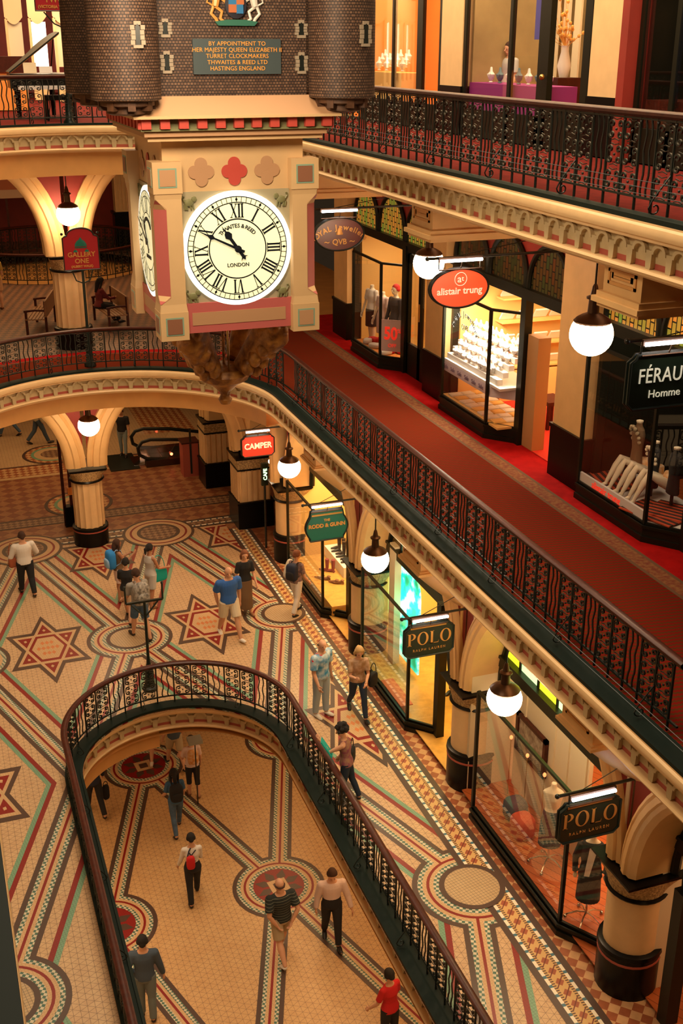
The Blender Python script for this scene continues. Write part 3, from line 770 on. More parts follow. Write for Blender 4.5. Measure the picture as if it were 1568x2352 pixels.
# ---------------- lettering ----------------
def text_mesh(txt, size, depth=.004, align='CENTER', spacing=1.0, bold=0):
    cu = bpy.data.curves.new('t', 'FONT'); cu.body = txt; cu.size = size; cu.extrude = depth; cu.align_x = align; cu.align_y = 'CENTER'
    cu.space_character = spacing; cu.offset = bold; cu.resolution_u = 3
    o = bpy.data.objects.new('t', cu); C.objects.link(o)
    dg = bpy.context.evaluated_depsgraph_get(); me = bpy.data.meshes.new_from_object(o.evaluated_get(dg))
    vs = [tuple(v.co) for v in me.vertices]; fs = [tuple(p.vertices) for p in me.polygons]
    bpy.data.objects.remove(o); bpy.data.meshes.remove(me); bpy.data.curves.remove(cu)
    return vs, fs
def lettering(parent, lines, m, M4, name='lettering'):
    """lines: (text, size, x, y, options) set in the local xy plane, then moved by M4"""
    mb = MB()
    for ln in lines:
        t, sz, x, y = ln[:4]; opt = ln[4] if len(ln) > 4 else {}
        if 'arc' in opt:
            R = opt['arc']; tot = sum({' ': .35, 'I': .35, 'l': .35, 'i': .3, 'r': .5, 'w': .95, 'W': 1.1, 'M': 1.1}.get(ch, .72) for ch in t)*sz*opt.get('k', .8)
            a = tot/2/abs(R)
            for ch in t:
                wd = {' ': .35, 'I': .35, 'l': .35, 'i': .3, 'r': .5, 'w': .95, 'W': 1.1, 'M': 1.1}.get(ch, .72)*sz*opt.get('k', .8)
                a -= wd/2/abs(R)
                if ch != ' ':
                    vs, fs = text_mesh(ch, sz, bold=opt.get('bold', 0))
                    T = Matrix.Translation((x+R*math.sin(-a), y+R*math.cos(a)-R, 0)) @ Matrix.Rotation(a, 4, 'Z')
                    mb.add(vs, fs, 0, M4 @ T)
                a -= wd/2/abs(R)
        else:
            vs, fs = text_mesh(t, sz, spacing=opt.get('sp', 1), bold=opt.get('bold', 0), align=opt.get('align', 'CENTER'))
            T = Matrix.Translation((x, y, 0)) @ Matrix.Diagonal((opt.get('sx', 1), 1, 1, 1))
            mb.add(vs, fs, 0, M4 @ T)
    return mb.build(name, m, parent, smooth=None)
FRONT = Matrix.Rotation(PI/2, 4, 'X')   # local xy plane to a sheet facing -y
def serif_glyphs(word, h, parent, m, M4):
    """classic high contrast capitals, built stroke by stroke"""
    mb = MB(); x = 0; T = h*.17; t = h*.05
    def R_(x0, x1, y0, y1): mb.add([(x0, y0, 0), (x1, y0, 0), (x1, y1, 0), (x0, y1, 0)], [(0, 1, 2, 3)], 0, M4)
    def ringe(cx, cy, ax, ay, bx, by, a0=0, a1=2*PI, n=28):
        vs = []
        for i in range(n+1):
            a = a0+(a1-a0)*i/n; vs += [(cx+ax*math.cos(a), cy+ay*math.sin(a), 0), (cx+bx*math.cos(a), cy+by*math.sin(a), 0)]
        mb.add(vs, [(2*i, 2*i+2, 2*i+3, 2*i+1) for i in range(n)], 0, M4)
    wd = {'P': .62, 'O': .86, 'L': .66}; tot = sum(wd[c]*h for c in word)+.12*h*(len(word)-1); x = -tot/2
    for ch in word:
        w_ = wd[ch]*h
        if ch == 'O': ringe(x+w_/2, 0, w_/2, h*.52, w_/2-T, h*.52-t)
        else:
            R_(x+.06*h, x+.06*h+T, -h/2, h/2); R_(x, x+.3*h, -h/2, -h/2+t); R_(x, x+.3*h, h/2-t, h/2)
            if ch == 'L': R_(x, x+w_, -h/2, -h/2+t); mb.add([(x+w_-t, -h/2, 0), (x+w_, -h/2, 0), (x+w_+.02*h, -h/2+.24*h, 0)], [(0, 1, 2)], 0, M4)
            if ch == 'P': ringe(x+.26*h, h*.23, .36*h, h*.27, .36*h-T, h*.27-t, -PI/2, PI/2)
        x += w_+.12*h
    return mb.build('lettering', m, parent, smooth=None)

# ---------------- hanging shop signs ----------------
M['gold_l'] = mat('gold lettering', (.62, .30, .07), .35, metal=.3)
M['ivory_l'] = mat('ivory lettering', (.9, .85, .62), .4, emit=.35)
def hang_sign(x0, x1, z0, z1, y, shape, m, label, arm_end=8.1, zarm=None, tube=True, rim='green', name='shop_sign'):
    t = thing(name, label, 'sign', ((x0+x1)/2, y, (z0+z1)/2)); w, h = x1-x0, z1-z0; b = MB(); r = MB()
    if shape == 'oval': poly = [(w/2*math.cos(2*PI*k/40), h/2*math.sin(2*PI*k/40)) for k in range(40)]
    elif shape == 'notch':
        c = .07; poly = [(-w/2+c, -h/2), (w/2-c, -h/2), (w/2, -h/2+c), (w/2, h/2-c*1.2), (w/2-c*.9, h/2-c*.6), (w/2-c*1.2, h/2), (-w/2+c*1.2, h/2), (-w/2+c*.9, h/2-c*.6), (-w/2, h/2-c*1.2), (-w/2, -h/2+c)]
    elif shape == 'barrel':
        poly = [(-w*.40, -h/2), (w*.40, -h/2)]+[(w*.40+w*.10*math.sin(PI*k/8), -h*.42+h*.72*k/8) for k in range(9)]+[(w*.38, h/2), (-w*.38, h/2)]+[(-w*.40-w*.10*math.sin(PI*k/8), h*.30-h*.72*k/8) for k in range(9)]
    else: poly = [(-w/2, -h/2), (w/2, -h/2), (w/2, h/2), (-w/2, h/2)]
    b.prism(poly, -.03, .03, 'y'); face = b.build('board', m, t, smooth=.5)
    e = MB(); e.tube([(px*1.01, -.032, pz*1.01) for px, pz in poly], .018, 6, closed=True); e.tube([(px*1.01, .032, pz*1.01) for px, pz in poly], .018, 6, closed=True)
    e.build('rim', M[rim], t)
    za = (zarm or z1+.17)-(z0+z1)/2; ax = arm_end-(x0+x1)/2
    a = MB(); a.tube([(-w/2-.05, 0, za), (ax, 0, za)], .022, 8); a.ball((-w/2-.06, 0, za), .035, 10)
    a.lathe([(.0, 0), (.10, .01), (.11, .03), (.05, .05), (.03, .08)], n=12, M=Matrix.Translation((ax, 0, za)) @ Matrix.Rotation(-PI/2, 4, 'Y'))
    for sx in (-w*.36, w*.36): a.tube([(sx, 0, za), (sx, 0, h/2)], .010, 5)
    a.tube([(-w*.2, 0, za), (ax, 0, za+.42)], .007, 5)
    a.build('arm', M['iron'], t)
    if tube:
        tb = MB(); tb.tube([(-w*.38, -.10, za-.03), (-.005, -.10, za-.03)], .024, 8); tb.tube([(.005, -.10, za-.03), (w*.34, -.10, za-.03)], .024, 8)
        tb.build('tube_light', M['tube'], t)
        ho = MB(); ho.box(-w*.40, w*.36, -.085, -.05, za-.05, za+.02); ho.tube([(-w*.38, -.05, h/2+.0), (w*.36, -.05, h/2+.0)], .012, 6); ho.tube([(0, -.09, za-.04), (0, -.04, h/2)], .008, 5)
        ho.build('lamp_holder', M['bronze'], t)
        area('sign_light', ((x0+x1)/2, y-.16, (z0+z1)/2+za-.03), w*.7, 1.2, (1, .85, .7), rot=(math.radians(35), 0, 0), sy=.03)
    return t
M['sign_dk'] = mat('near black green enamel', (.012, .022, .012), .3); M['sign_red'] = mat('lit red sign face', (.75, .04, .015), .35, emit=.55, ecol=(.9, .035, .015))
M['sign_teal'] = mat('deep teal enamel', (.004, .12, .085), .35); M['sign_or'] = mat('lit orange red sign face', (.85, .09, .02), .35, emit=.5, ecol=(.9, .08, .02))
M['sign_mar'] = mat('maroon enamel', (.13, .025, .02), .3)
def tr(y=-.036, x=0, z=0): return Matrix.Translation((x, y, z)) @ FRONT
for y, lb, in ((10.6, 'black notched polo sign with gold letters hanging lowest, above the dressed mannequin'), (15.8, 'black notched polo sign with gold letters hanging before the turquoise lit window')):
    t = hang_sign(6.83, 7.72, 3.02, 3.60, y, 'notch', M['sign_dk'], lb)
    serif_glyphs('POLO', .24, t, M['gold_l'], tr(z=.05))
    lettering(t, [('RALPH LAUREN', .062, 0, 0, {'sp': 1.5})], M['gold_l'], tr(z=-.17), 'small_lettering')
    mg = MB(); mg.box(-.36, .30, -.05, -.032, .25, .285); mg.build('brass_bar', M['brass'], t)
t = hang_sign(6.8, 7.72, 3.0, 3.66, 21.1, 'barrel', M['sign_teal'], 'teal barrel shaped sign of the boot shop with gold letters')
lettering(t, [('THE', .075, 0, .12, {'bold': .002}), ('RODD & GUNN', .115, 0, 0, {'bold': .005})], M['gold_l'], tr())
mg = MB(); mg.box(-.34, .34, -.05, -.032, .235, .27); mg.build('brass_bar', M['brass'], t)
t = hang_sign(6.9, 7.74, 3.04, 3.58, 26.6, 'notch', M['sign_red'], 'lit red notched sign with pale capitals by the square pier', rim='iron')
lettering(t, [('CAMPER', .21, 0, 0, {'bold': .006, 'sx': .9})], M['ivory_l'], tr())
t = hang_sign(7.14, 8.1, 8.97, 9.56, 15.9, 'oval', M['sign_or'], 'bright red oval sign with white lower case letters on gallery one', arm_end=10.3, rim='iron')
lettering(t, [('alistair trung', .15, 0, -.04, {'bold': .002}), ('a', .16, -.01, .14), ('t', .11, .045, .145)], M['ivory_l'], tr())
rg = MB(); rg.tube([(.01+.1*math.cos(2*PI*k/24), -.038, .14+.1*math.sin(2*PI*k/24)) for k in range(24)], .005, 5, closed=True); rg.build('ring_mark', M['ivory_l'], t)
t = hang_sign(7.1, 8.1, 9.0, 9.62, 21.3, 'oval', M['sign_mar'], 'maroon oval jeweller sign with gold arched letters beside the clock', arm_end=10.3)
lettering(t, [('ROYAL Jewellers', .15, 0, .13, {'arc': .75, 'bold': .002, 'k': .88}), ('QVB', .15, 0, -.15, {'bold': .002}), ('~', .2, -.26, -.14), ('~', .2, .26, -.14)], M['gold_l'], tr())
dm = MB(); dm.lathe([(.07, -.03), (.07, 0), (.055, .02), (.05, .06), (.03, .09), (.01, .10), (.006, .14)], n=12, M=Matrix.Translation((0, -.036, .02)) @ Matrix.Diagonal((1, .15, 1, 1))); dm.build('dome_emblem', M['gold_l'], t)
t = hang_sign(7.21, 8.15, 8.9, 9.52, 10.6, 'notch', M['sign_dk'], 'large dark green notched homme sign at the right edge on gallery one', arm_end=10.3, rim='green')
lettering(t, [('FÉRAUD', .24, 0, .06, {'sp': 1.05, 'sx': .8}), ('Homme', .13, .0, -.15)], M['ivory_l'], tr())
# ---------------- shop fronts ----------------
def bay_window(x, xb, ya, yc, yd, z0, zs, zt, label, m_sill='dkwood', group=None, mull=None, glassm='glass', sillcol=None):
    """glazed box: front plane x from ya (far end) to yc (corner), then a splay back to (xb, yd)"""
    t = thing('shop_window', label, 'shop window', (0, 0, 0), 0, group)
    P = [(xb, ya+.02), (x, ya), (x, yc), (xb, yd)]
    s = MB()
    for o1, z_0, z_1 in ((.04, 0, zs), (.07, zs-.05, zs), (.07, 0, .10)):
        s.prism([(x-o1, ya), (x-o1, yc-o1*.4), (x+.06, yc+.03), (x+.06, ya)], z0+z_0, z0+z_1, 'z')
        s.prism([(x-o1, yc-o1*.4), (xb, yd-o1*1.2), (xb+.04, yd+.06), (x+.06, yc+.03)], z0+z_0, z0+z_1, 'z')
    s.build('plinth', M[m_sill], t, smooth=None)
    f = MB(); w = .028
    for px, py in P[1:3]: f.box(px-w, px+w, py-w, py+w, z0+zs, zt)
    f.box(xb-.09, xb+.07, yd-.13, yd+.06, z0, zt+.55)
    for a, b in ((P[1], P[2]), (P[2], P[3])):
        f.tube([(*a, zt), (*b, zt)], .035, 4); f.tube([(*a, z0+zs+.02), (*b, z0+zs+.02)], .03, 4)
    f.build('frame', M[m_sill], t, smooth=None)
    for a, b in ((P[1], P[2]), (P[2], P[3])):
        g = MB(); g.add([(*a, z0+zs), (*b, z0+zs), (*b, zt), (*a, zt)], [(0, 1, 2, 3)]); g.build('pane', M[glassm], t, smooth=None)
    return t
# ground floor: windows stand between the columns
M['boards'] = mat('orange floor boards', (.50, .13, .03), .3); nt, b = nodes(M['boards']); s_ = xyz(nt)
q = math_n(nt, 'FRACT', math_n(nt, 'ADD', math_n(nt, 'MULTIPLY', math_n(nt, 'ADD', s_[0], math_n(nt, 'MULTIPLY', s_[1], .5)), 1/.16), 100))
nt.links.new(mixc(nt, math_n(nt, 'LESS_THAN', q, .08), (.50, .12, .03), (.20, .04, .01)), b.inputs['Base Color'])
M['boards_y'] = mat('golden floor boards', (.72, .42, .10), .3, var=.2, vs=6)
bay_window(7.9, 8.35, 15.05, 12.0, 11.3, 0, .22, 2.57, 'large clear polo shop window between the two nearest columns, mannequins inside')
bay_window(7.9, 8.35, 20.6, 18.05, 17.55, 0, .22, 2.45, 'polo shop window with a turquoise lit screen inside, beyond the nearest column')
bay_window(7.9, 8.42, 26.0, 23.25, 22.75, 0, .22, 2.5, 'boot shop window with a bright golden floor under the teal sign')
# door posts and dark transoms closing the arches
for i, (yc, ya, yb) in enumerate(bays):
    t = thing('transom_window', ['dark timber transom at the very bottom right edge', 'dark transom with yellow green lit panes over the lowest polo window', 'dark transom with dim green panes over the turquoise lit window', 'dark transom over the boot shop window'][i], 'transom', (0, 0, 0), 0)
    f = MB(); X = 8.66
    f.box(X-.08, X+.06, ya+.3, yb-.3, 2.60, 2.84); f.box(X-.12, X, ya+.3, yb-.3, 2.80, 2.86)
    R = (yb-ya)/2-.36
    f.tube([(X, yc+(R-.02)*math.cos(PI*k/24), ZS+2.28*math.sin(PI*k/24)) for k in range(25)], .075, 6)
    nn = 7; xs = [ya+.42+(yb-ya-.84)*k/nn for k in range(nn+1)]
    for yy_ in xs[1:-1]:
        zt_ = ZS+2.28*math.sqrt(max(0, 1-((yy_-yc)/R)**2)); f.box(X-.02, X+.02, yy_-.03, yy_+.03, 2.84, zt_)
    f.box(X-.02, X+.02, ya+.8, yb-.8, 3.40, 3.45)
    f.build('frame', M['dkwood'], t, smooth=None)
    for k in range(nn):
        a_, b_ = xs[k]+.03, xs[k+1]-.03
        zz = lambda yy_: max(2.86, ZS+2.24*math.sqrt(max(0, 1-((yy_-yc)/R)**2)))
        p = MB(); p.add([(X, a_, 2.86), (X, b_, 2.86), (X, b_, zz(b_)), (X, a_, zz(a_))], [(0, 1, 2, 3)])
        key = ('pane_y', 'pane_g')[k % 2] if i == 1 else ('pane_d' if i != 2 else ('pane_d', 'pane_g2')[k % 2])
        if key not in M:
            M[key] = mat('leadlight '+key, {'pane_y': (.5, .6, .02), 'pane_g': (.35, .65, .35), 'pane_d': (.10, .06, .015), 'pane_g2': (.06, .14, .09)}[key], .2,
                         emit={'pane_y': 1.7, 'pane_g': 1.7, 'pane_d': .05, 'pane_g2': .3}[key], ecol={'pane_y': (.65, .70, .02), 'pane_g': (.45, .75, .30), 'pane_d': (.3, .15, .03), 'pane_g2': (.12, .3, .18)}[key])
        p.build('pane', M[key], t, smooth=None)
# shop rooms: floors, backs and party walls
def room(name, x0, x1, y0, y1, z0, z1, mf, mw, mc='cream', party=True):
    f = MB(); f.box(x0, x1, y0, y1, z0-.02, z0); struct(f.build('floor_'+name, M[mf], smooth=None))
    w_ = MB(); w_.box(x1, x1+.1, y0, y1, z0, z1); w_.box(x0+.1, x1, y1, y1+.08, z0, z1); w_.box(x0+.1, x1, y0-.08, y0, z0, z1); struct(w_.build('wall_'+name, M[mw], smooth=None))
    c = MB(); c.box(x0+.1, x1, y0, y1, z1, z1+.05); struct(c.build('ceiling_'+name, M[mc], smooth=None))
M['wall_cream'] = mat('pale cream shop wall', (.72, .60, .40), .6); M['wall_red'] = mat('scarlet shop wall', (.62, .02, .01), .6)
M['wall_gold'] = mat('honey coloured shop wall', (.78, .50, .16), .6); M['wall_or'] = mat('amber shop wall', (.80, .30, .06), .55)
room('polo_shop', 8.0, 11.6, 11.0, 15.7, .12, 3.9, 'boards', 'wall_cream')
room('second_shop', 8.0, 11.6, 16.3, 21.1, .10, 3.9, 'boards_y', 'wall_gold')
room('boot_shop', 8.0, 11.0, 21.8, 26.4, .10, 3.9, 'boards_y', 'wall_gold')
room('near_shop', 8.4, 11.6, 5.0, 10.5, .05, 3.9, 'boards', 'wall_cream')
area('shop_light', (9.5, 13.4, 3.8), 1.6, 150, (1, .68, .36), sy=3.5)
area('shop_light', (9.4, 18.4, 3.8), 1.6, 260, (1, .70, .24), sy=3.5)
area('shop_light', (9.2, 24.0, 3.8), 1.4, 300, (1, .74, .38), sy=3.5)
area('shop_light', (9.8, 8.4, 3.8), 1.4, 60, (1, .6, .3), sy=3.5)
# near shop at the very edge: a dark framed glass door
t = thing('shop_door', 'dark framed glass door at the bottom right corner beside the nearest column', 'door', (0, 0, 0))
f = MB(); f.box(8.35, 8.55, 9.85, 10.05, 0, 2.3)
f.tube([(8.5, 9.95, 0), (8.5, 9.95, 2.2)]+[(8.5, 8.2+1.8*math.cos(PI*k/20), 2.2+2.1*math.sin(PI*k/20)) for k in range(1, 12)], .09, 6); f.build('frame', M['dkwood'], t)
g = MB(); g.add([(8.5, 6.0, .1), (8.5, 9.9, .1), (8.5, 9.9, 3.0), (8.5, 6.0, 3.0)], [(0, 1, 2, 3)]); g.build('pane', M['glass'], t, smooth=None)
# tall curtained panels and back doors in the polo shop
t = thing('wall_panelling', 'cream panelled wall with a doorway inside the polo shop', 'panelling'); p = MB()
p.box(8.95, 9.02, 13.15, 15.6, .12, 2.6)
for y0 in (13.2, 13.75, 14.2, 15.2): p.box(8.92, 8.95, y0, y0+.06, .12, 2.58)
p.build('panel', M['wall_cream'], t, smooth=None)
r_ = MB(); r_.box(10.9, 10.95, 11.4, 14.2, .12, 3.6); r_.build('red_recess', M['wall_red'], t, smooth=None)
# framed painting
M['painting'] = mat('dim hunting scene painting', (.20, .15, .10), .5, var=.8, vs=9, col2=(.45, .38, .28))
t = thing('framed_picture', 'large dark wood framed painting hung on the cream wall inside the polo shop', 'picture', (8.90, 14.92, 1.38))
f = MB(); f.box(-.03, .04, -.52, .52, .31, .38); f.box(-.03, .04, -.52, .52, -.38, -.31); f.box(-.03, .04, -.52, -.44, -.38, .38); f.box(-.03, .04, .44, .52, -.38, .38); f.build('frame', M['wood'], t, smooth=None)
f = MB(); f.box(.0, .02, -.45, .45, -.32, .32); f.build('canvas', M['painting'], t, smooth=None)
# turquoise lit screen
M['aqua'] = mat('backlit turquoise picture', (.02, .5, .35), .3); nt, b = nodes(M['aqua'])
nz = nt.nodes.new('ShaderNodeTexNoise'); nz.inputs['Scale'].default_value = 2.4; nz.inputs['Detail'].default_value = 6; tc = nt.nodes.new('ShaderNodeTexCoord'); nt.links.new(tc.outputs['Object'], nz.inputs['Vector'])
rp = nt.nodes.new('ShaderNodeValToRGB'); e_ = rp.color_ramp.elements; e_[0].position = .38; e_[0].color = (0, .30, .11, 1); e_[1].position = .62; e_[1].color = (.75, 1, .85, 1); x_ = e_.new(.5); x_.color = (0, .62, .50, 1)
nt.links.new(nz.outputs['Fac'], rp.inputs[0]); nt.links.new(rp.outputs[0], b.inputs['Emission Color']); nt.links.new(rp.outputs[0], b.inputs['Base Color']); b.inputs['Emission Strength'].default_value = 1.3
sc = MB(); pl = [(20.22+.68*math.cos(PI*k/14), 2.0+.62*math.sin(PI*k/14)) for k in range(15)]; sc.prism([(20.9, .25)]+pl+[(19.54, .25)], 8.76, 8.80, 'x')
tag(sc.build('lit_screen', M['aqua'], smooth=None), 'tall round topped turquoise backlit screen inside the middle shop window', 'screen')
area('aqua_light', (8.7, 20.2, 1.5), 1.0, 22, (.1, .9, .6), rot=(0, -PI/2, 0), sy=1.8)
# orange floor notice on the window ledge
nb = MB(); nb.box(7.95, 8.22, 18.5, 19.6, .24, .26); tag(nb.build('notice_board', mat('orange notice', (.62, .14, .04), .5), smooth=None), 'long orange notice lying on the ledge of the middle shop window', 'notice')

# ---------------- gallery one and two shop walls ----------------
XW = 10.4
def wall_unit(y0, y1, z0, zc, upper=False): pass
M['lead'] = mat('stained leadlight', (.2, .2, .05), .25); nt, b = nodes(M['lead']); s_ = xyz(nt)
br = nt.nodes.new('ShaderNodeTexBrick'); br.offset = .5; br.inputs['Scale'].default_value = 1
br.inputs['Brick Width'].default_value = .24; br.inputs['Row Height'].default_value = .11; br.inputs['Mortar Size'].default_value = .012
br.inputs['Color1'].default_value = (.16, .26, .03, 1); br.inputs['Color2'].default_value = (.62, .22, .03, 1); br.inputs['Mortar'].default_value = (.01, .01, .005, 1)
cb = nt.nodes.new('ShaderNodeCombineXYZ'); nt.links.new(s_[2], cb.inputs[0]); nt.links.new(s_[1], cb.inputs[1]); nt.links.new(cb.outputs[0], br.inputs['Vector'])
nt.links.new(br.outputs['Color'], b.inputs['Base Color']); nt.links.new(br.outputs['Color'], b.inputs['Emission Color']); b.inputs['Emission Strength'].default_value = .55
M['lead_dim'] = M['lead'].copy(); [setattr(n_.inputs[k_], 'default_value', v_) for n_ in M['lead_dim'].node_tree.nodes if n_.type == 'TEX_BRICK' for k_, v_ in (('Color1', (.03, .055, .015, 1)), ('Color2', (.10, .03, .008, 1)))]; M['lead_dim'].node_tree.nodes['Principled BSDF'].inputs['Emission Strength'].default_value = .07  # unlit copy: dimness put into darker glass colours and a weaker glow
pil = [(28.9, 27.9), (22.85, 21.9), (17.15, 16.1), (11.3, 10.3)]
pl_lb = ['cream pilaster with black base behind the clock beside the far clothes window', 'cream pilaster with black base left of the bright jewellery window', 'cream pilaster with black base behind the large white globe lamp', 'cream pilaster at the right edge behind the homme sign']
for (ya, yb), lb in zip(pil, pl_lb):
    t = thing('pilaster', lb, 'pilaster', (XW, (ya+yb)/2, 5.5)); h = (ya-yb)/2
    a = MB(); a.box(-.25, .3, -h-.03, h+.03, 0, .95); a.box(-.27, .3, -h-.05, h+.05, .90, .97); a.build('base', M['black'], t, smooth=None)
    a = MB(); a.box(-.22, .3, -h, h, .97, 5.0); a.build('shaft', M['cream'], t, smooth=None)
def shop_unit(yl, yr, bayL, corner, splay, z0, label, lead, k):
    """yl > yr: between two pilasters; leadlight arches over a transom"""
    t = thing('shop_facade', label, 'shop front', (0, 0, 0)); zt = z0+2.85; f = MB()
    f.box(XW-.06, XW+.12, yr, yl, zt, zt+.20); f.box(XW-.12, XW, yr, yl, zt+.14, zt+.22)
    w_ = (yl-yr)/3; f.box(XW-.05, XW+.1, yr, yr+.10, z0, zt); f.box(XW-.05, XW+.1, yl-.1, yl, z0, zt)
    sp = MB()
    for i in range(3):
        yc = yr+w_*(i+.5); r = w_/2-.06; zs_ = zt+.32
        f.tube([(XW-.03, yc+r, zt+.2), (XW-.03, yc+r, zs_)]+[(XW-.03, yc+r*math.cos(PI*j/18), zs_+r*math.sin(PI*j/18)*1.02) for j in range(1, 18)]+[(XW-.03, yc-r, zs_), (XW-.03, yc-r, zt+.2)], .05, 6)
        # wall round the arch
        vs = []; zc_ = 10.5 if z0 < 8 else 16
        for j in range(19):
            a_ = PI*j/18; u = yc+(w_/2)*math.cos(a_)*1.0; ui = yc+r*math.cos(a_); zi = zs_+r*math.sin(a_)
            vs += [(XW+.02, ui, zi), (XW+.02, u, zc_)]
        sp.add(vs, [(2*j, 2*j+1, 2*j+3, 2*j+2) for j in range(18)])
        sp.add([(XW+.02, yc+r, zt+.2), (XW+.02, yc+w_/2, zt+.2), (XW+.02, yc+w_/2, zc_), (XW+.02, yc+r, zs_)], [(0, 1, 2, 3)])
        sp.add([(XW+.02, yc-r, zt+.2), (XW+.02, yc-w_/2, zt+.2), (XW+.02, yc-w_/2, zc_), (XW+.02, yc-r, zs_)], [(0, 1, 2, 3)])
        g = MB(); g.add([(XW, yc+r, zt+.2), (XW, yc-r, zt+.2)]+[(XW, yc-r*math.cos(PI*j/16), zs_+r*math.sin(PI*j/16)) for j in range(17)], [tuple(range(19))])
        g.build('leadlight', M[lead], t, smooth=None)
    sp.build('red_wall', M['redwall'], t, smooth=None); f.build('timber_frame', M['dkwood'], t)
    d0, d1 = splay-.1, yr+.05   # doorway
    return t
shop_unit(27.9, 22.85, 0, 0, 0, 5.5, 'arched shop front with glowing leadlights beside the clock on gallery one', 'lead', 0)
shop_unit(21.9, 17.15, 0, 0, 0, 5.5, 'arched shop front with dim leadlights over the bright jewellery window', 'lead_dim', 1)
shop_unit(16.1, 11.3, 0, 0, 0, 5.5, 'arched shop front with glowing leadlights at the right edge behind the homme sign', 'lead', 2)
bay_window(9.97, XW, 26.85, 25.0, 24.5, 5.5, .28, 8.0, 'small clothes shop window with mannequins and a sale poster on gallery one')
bay_window(10.0, XW+.05, 21.5, 19.4, 18.85, 5.5, .28, 8.05, 'brightly lit jewellery shop window on gallery one')
bay_window(10.05, XW+.05, 15.95, 13.95, 13.4, 5.5, .28, 8.2, 'dark clothes window with seated mannequins under the homme sign')
# dark double door beside the clothes window
t = thing('shop_door', 'dark glazed double door right of the small clothes window on gallery one', 'door'); f = MB()
for y in (22.95, 23.62, 23.68, 24.35): f.box(XW-.02, XW+.06, y-.05, y+.05, 5.5, 8.3)
f.box(XW-.02, XW+.06, 22.9, 24.4, 5.5, 6.25); f.box(XW-.02, XW+.06, 22.9, 24.4, 8.1, 8.3); f.build('frame', M['dkwood'], t, smooth=None)
g = MB(); g.add([(XW, 22.95, 6.2), (XW, 24.35, 6.2), (XW, 24.35, 8.1), (XW, 22.95, 8.1)], [(0, 1, 2, 3)]); g.build('pane', M['glass'], t, smooth=None)
h_ = MB(); h_.tube([(XW-.08, 23.55, 6.9), (XW-.08, 23.55, 7.3)], .018, 6); h_.build('handle', M['brass'], t)
# rooms behind the gallery one wall
def room2(name, y0, y1, mf, mw, x1=13.4, z0=5.52, z1=8.4):
    room(name, XW+.05, x1, y0, y1, z0, z1, mf, mw, mc=mw)
M['redfloor'] = mat('scarlet shop carpet', (.62, .03, .012), .9)
room2('clothes_shop', 22.9, 27.8, 'boards_y', 'wall_gold', x1=12.6); room2('jewel_shop', 17.2, 21.85, 'redfloor', 'wall_gold'); room2('right_shop', 11.3, 16.05, 'boards', 'dkwood')
area('shop_light', (11.2, 25.3, 8.35), 1.0, 90, (1, .76, .48), sy=3)
area('shop_light', (11.9, 19.4, 8.35), 1.6, 110, (1, .68, .36), sy=3.5)
area('shop_light', (10.9, 14.6, 8.35), .5, 16, (1, .75, .5), sy=2.2)
area('window_light', (10.3, 20.4, 7.98), .35, 190, (1, .86, .62), sy=2.0)
# wall panel between the bay and the door of the jeweller, a cream display pier
pn = MB(); pn.box(XW+.04, XW+.30, 18.30, 18.70, 5.52, 7.7); tag(pn.build('display_pier', mat('tan pier paint', (.45, .24, .09), .6), smooth=None), 'plain tan pier beside the door of the bright jewellery window', 'pier')
# shelves with trays inside the jeweller doorway
t = thing('wall_shelves', 'lit wall shelves of pale jewellery trays seen through the jewellery shop door', 'shelves', (12.55, 21.62, 5.52), -PI/2); s2 = MB()
for k in range(4): s2.box(-.2, .15, -1.2, .8, .7+k*.5, .74+k*.5)
s2.box(-.25, .18, -1.2, .8, 0, .65); s2.build('shelf', M['wall_gold'], t, smooth=None)
for k in range(4):
    for j in range(5):
        q = MB(); q.box(-.12, .1, -.16, .16, 0, .04, M=Matrix.Translation((.0, -1.0+j*.4, .84+k*.5)) @ Matrix.Rotation(-.9, 4, 'Y')); q.build('tray', M['white'], t, smooth=None)
st = thing('stool', 'dark red wooden stool just inside the jewellery shop door', 'stool', (11.55, 19.6, 5.52)); a = MB(); a.box(-.22, .22, -.3, .3, .5, .58); a.build('seat', M['wood'], st, smooth=None)
for sx in (-.18, .18):
    for sy in (-.25, .25): a = MB(); a.box(sx-.03, sx+.03, sy-.03, sy+.03, 0, .5); a.build('leg', M['wood'], st, smooth=None)
# ---- gallery two shops -----
Z2 = 11.05
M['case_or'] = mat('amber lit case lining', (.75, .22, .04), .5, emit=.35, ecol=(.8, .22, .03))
for (ya, yb), lb in zip([(22.9, 21.9), (17.15, 16.05)], ['left cream pilaster between the top floor shops', 'right cream pilaster between the top floor shops']):
    a = MB(); a.box(XW-.04, XW+.3, yb, ya, Z2+.9, Z2+5); po_ = a.build('pilaster', M['cream2'], smooth=None); tag(po_, lb, 'pilaster'); a = MB(); a.box(XW-.06, XW+.3, yb-.02, ya+.02, Z2, Z2+.9); a.build('base', M['black'], po_, smooth=None)
a = MB(); a.box(XW-.22, XW+.3, 15.85, 16.04, Z2, Z2+5); tag(a.build('red_post', M['redwall'], smooth=None), 'dark red strip right of the right top floor pilaster', 'post')
room('top_left_shop', XW+.05, 12.4, 23.0, 28.5, Z2+.02, Z2+4.5, 'boards', 'wall_or', mc='wall_or')
M['wall_olive'] = mat('olive brown wall', (.42, .30, .13), .6, var=.3, vs=1.5)
room('top_middle_shop', XW+.05, 12.6, 17.2, 21.8, Z2+.02, Z2+4.5, 'boards', 'wall_olive', mc='wall_or')
a = MB(); a.box(12.45, 12.5, 17.3, 18.75, Z2+.9, Z2+3.4); a.box(12.0, 12.5, 18.72, 18.78, Z2+.2, Z2+3.4); tag(a.build('display_case', M['case_or'], smooth=None), 'amber lined display case right of the black top floor door', 'display case')
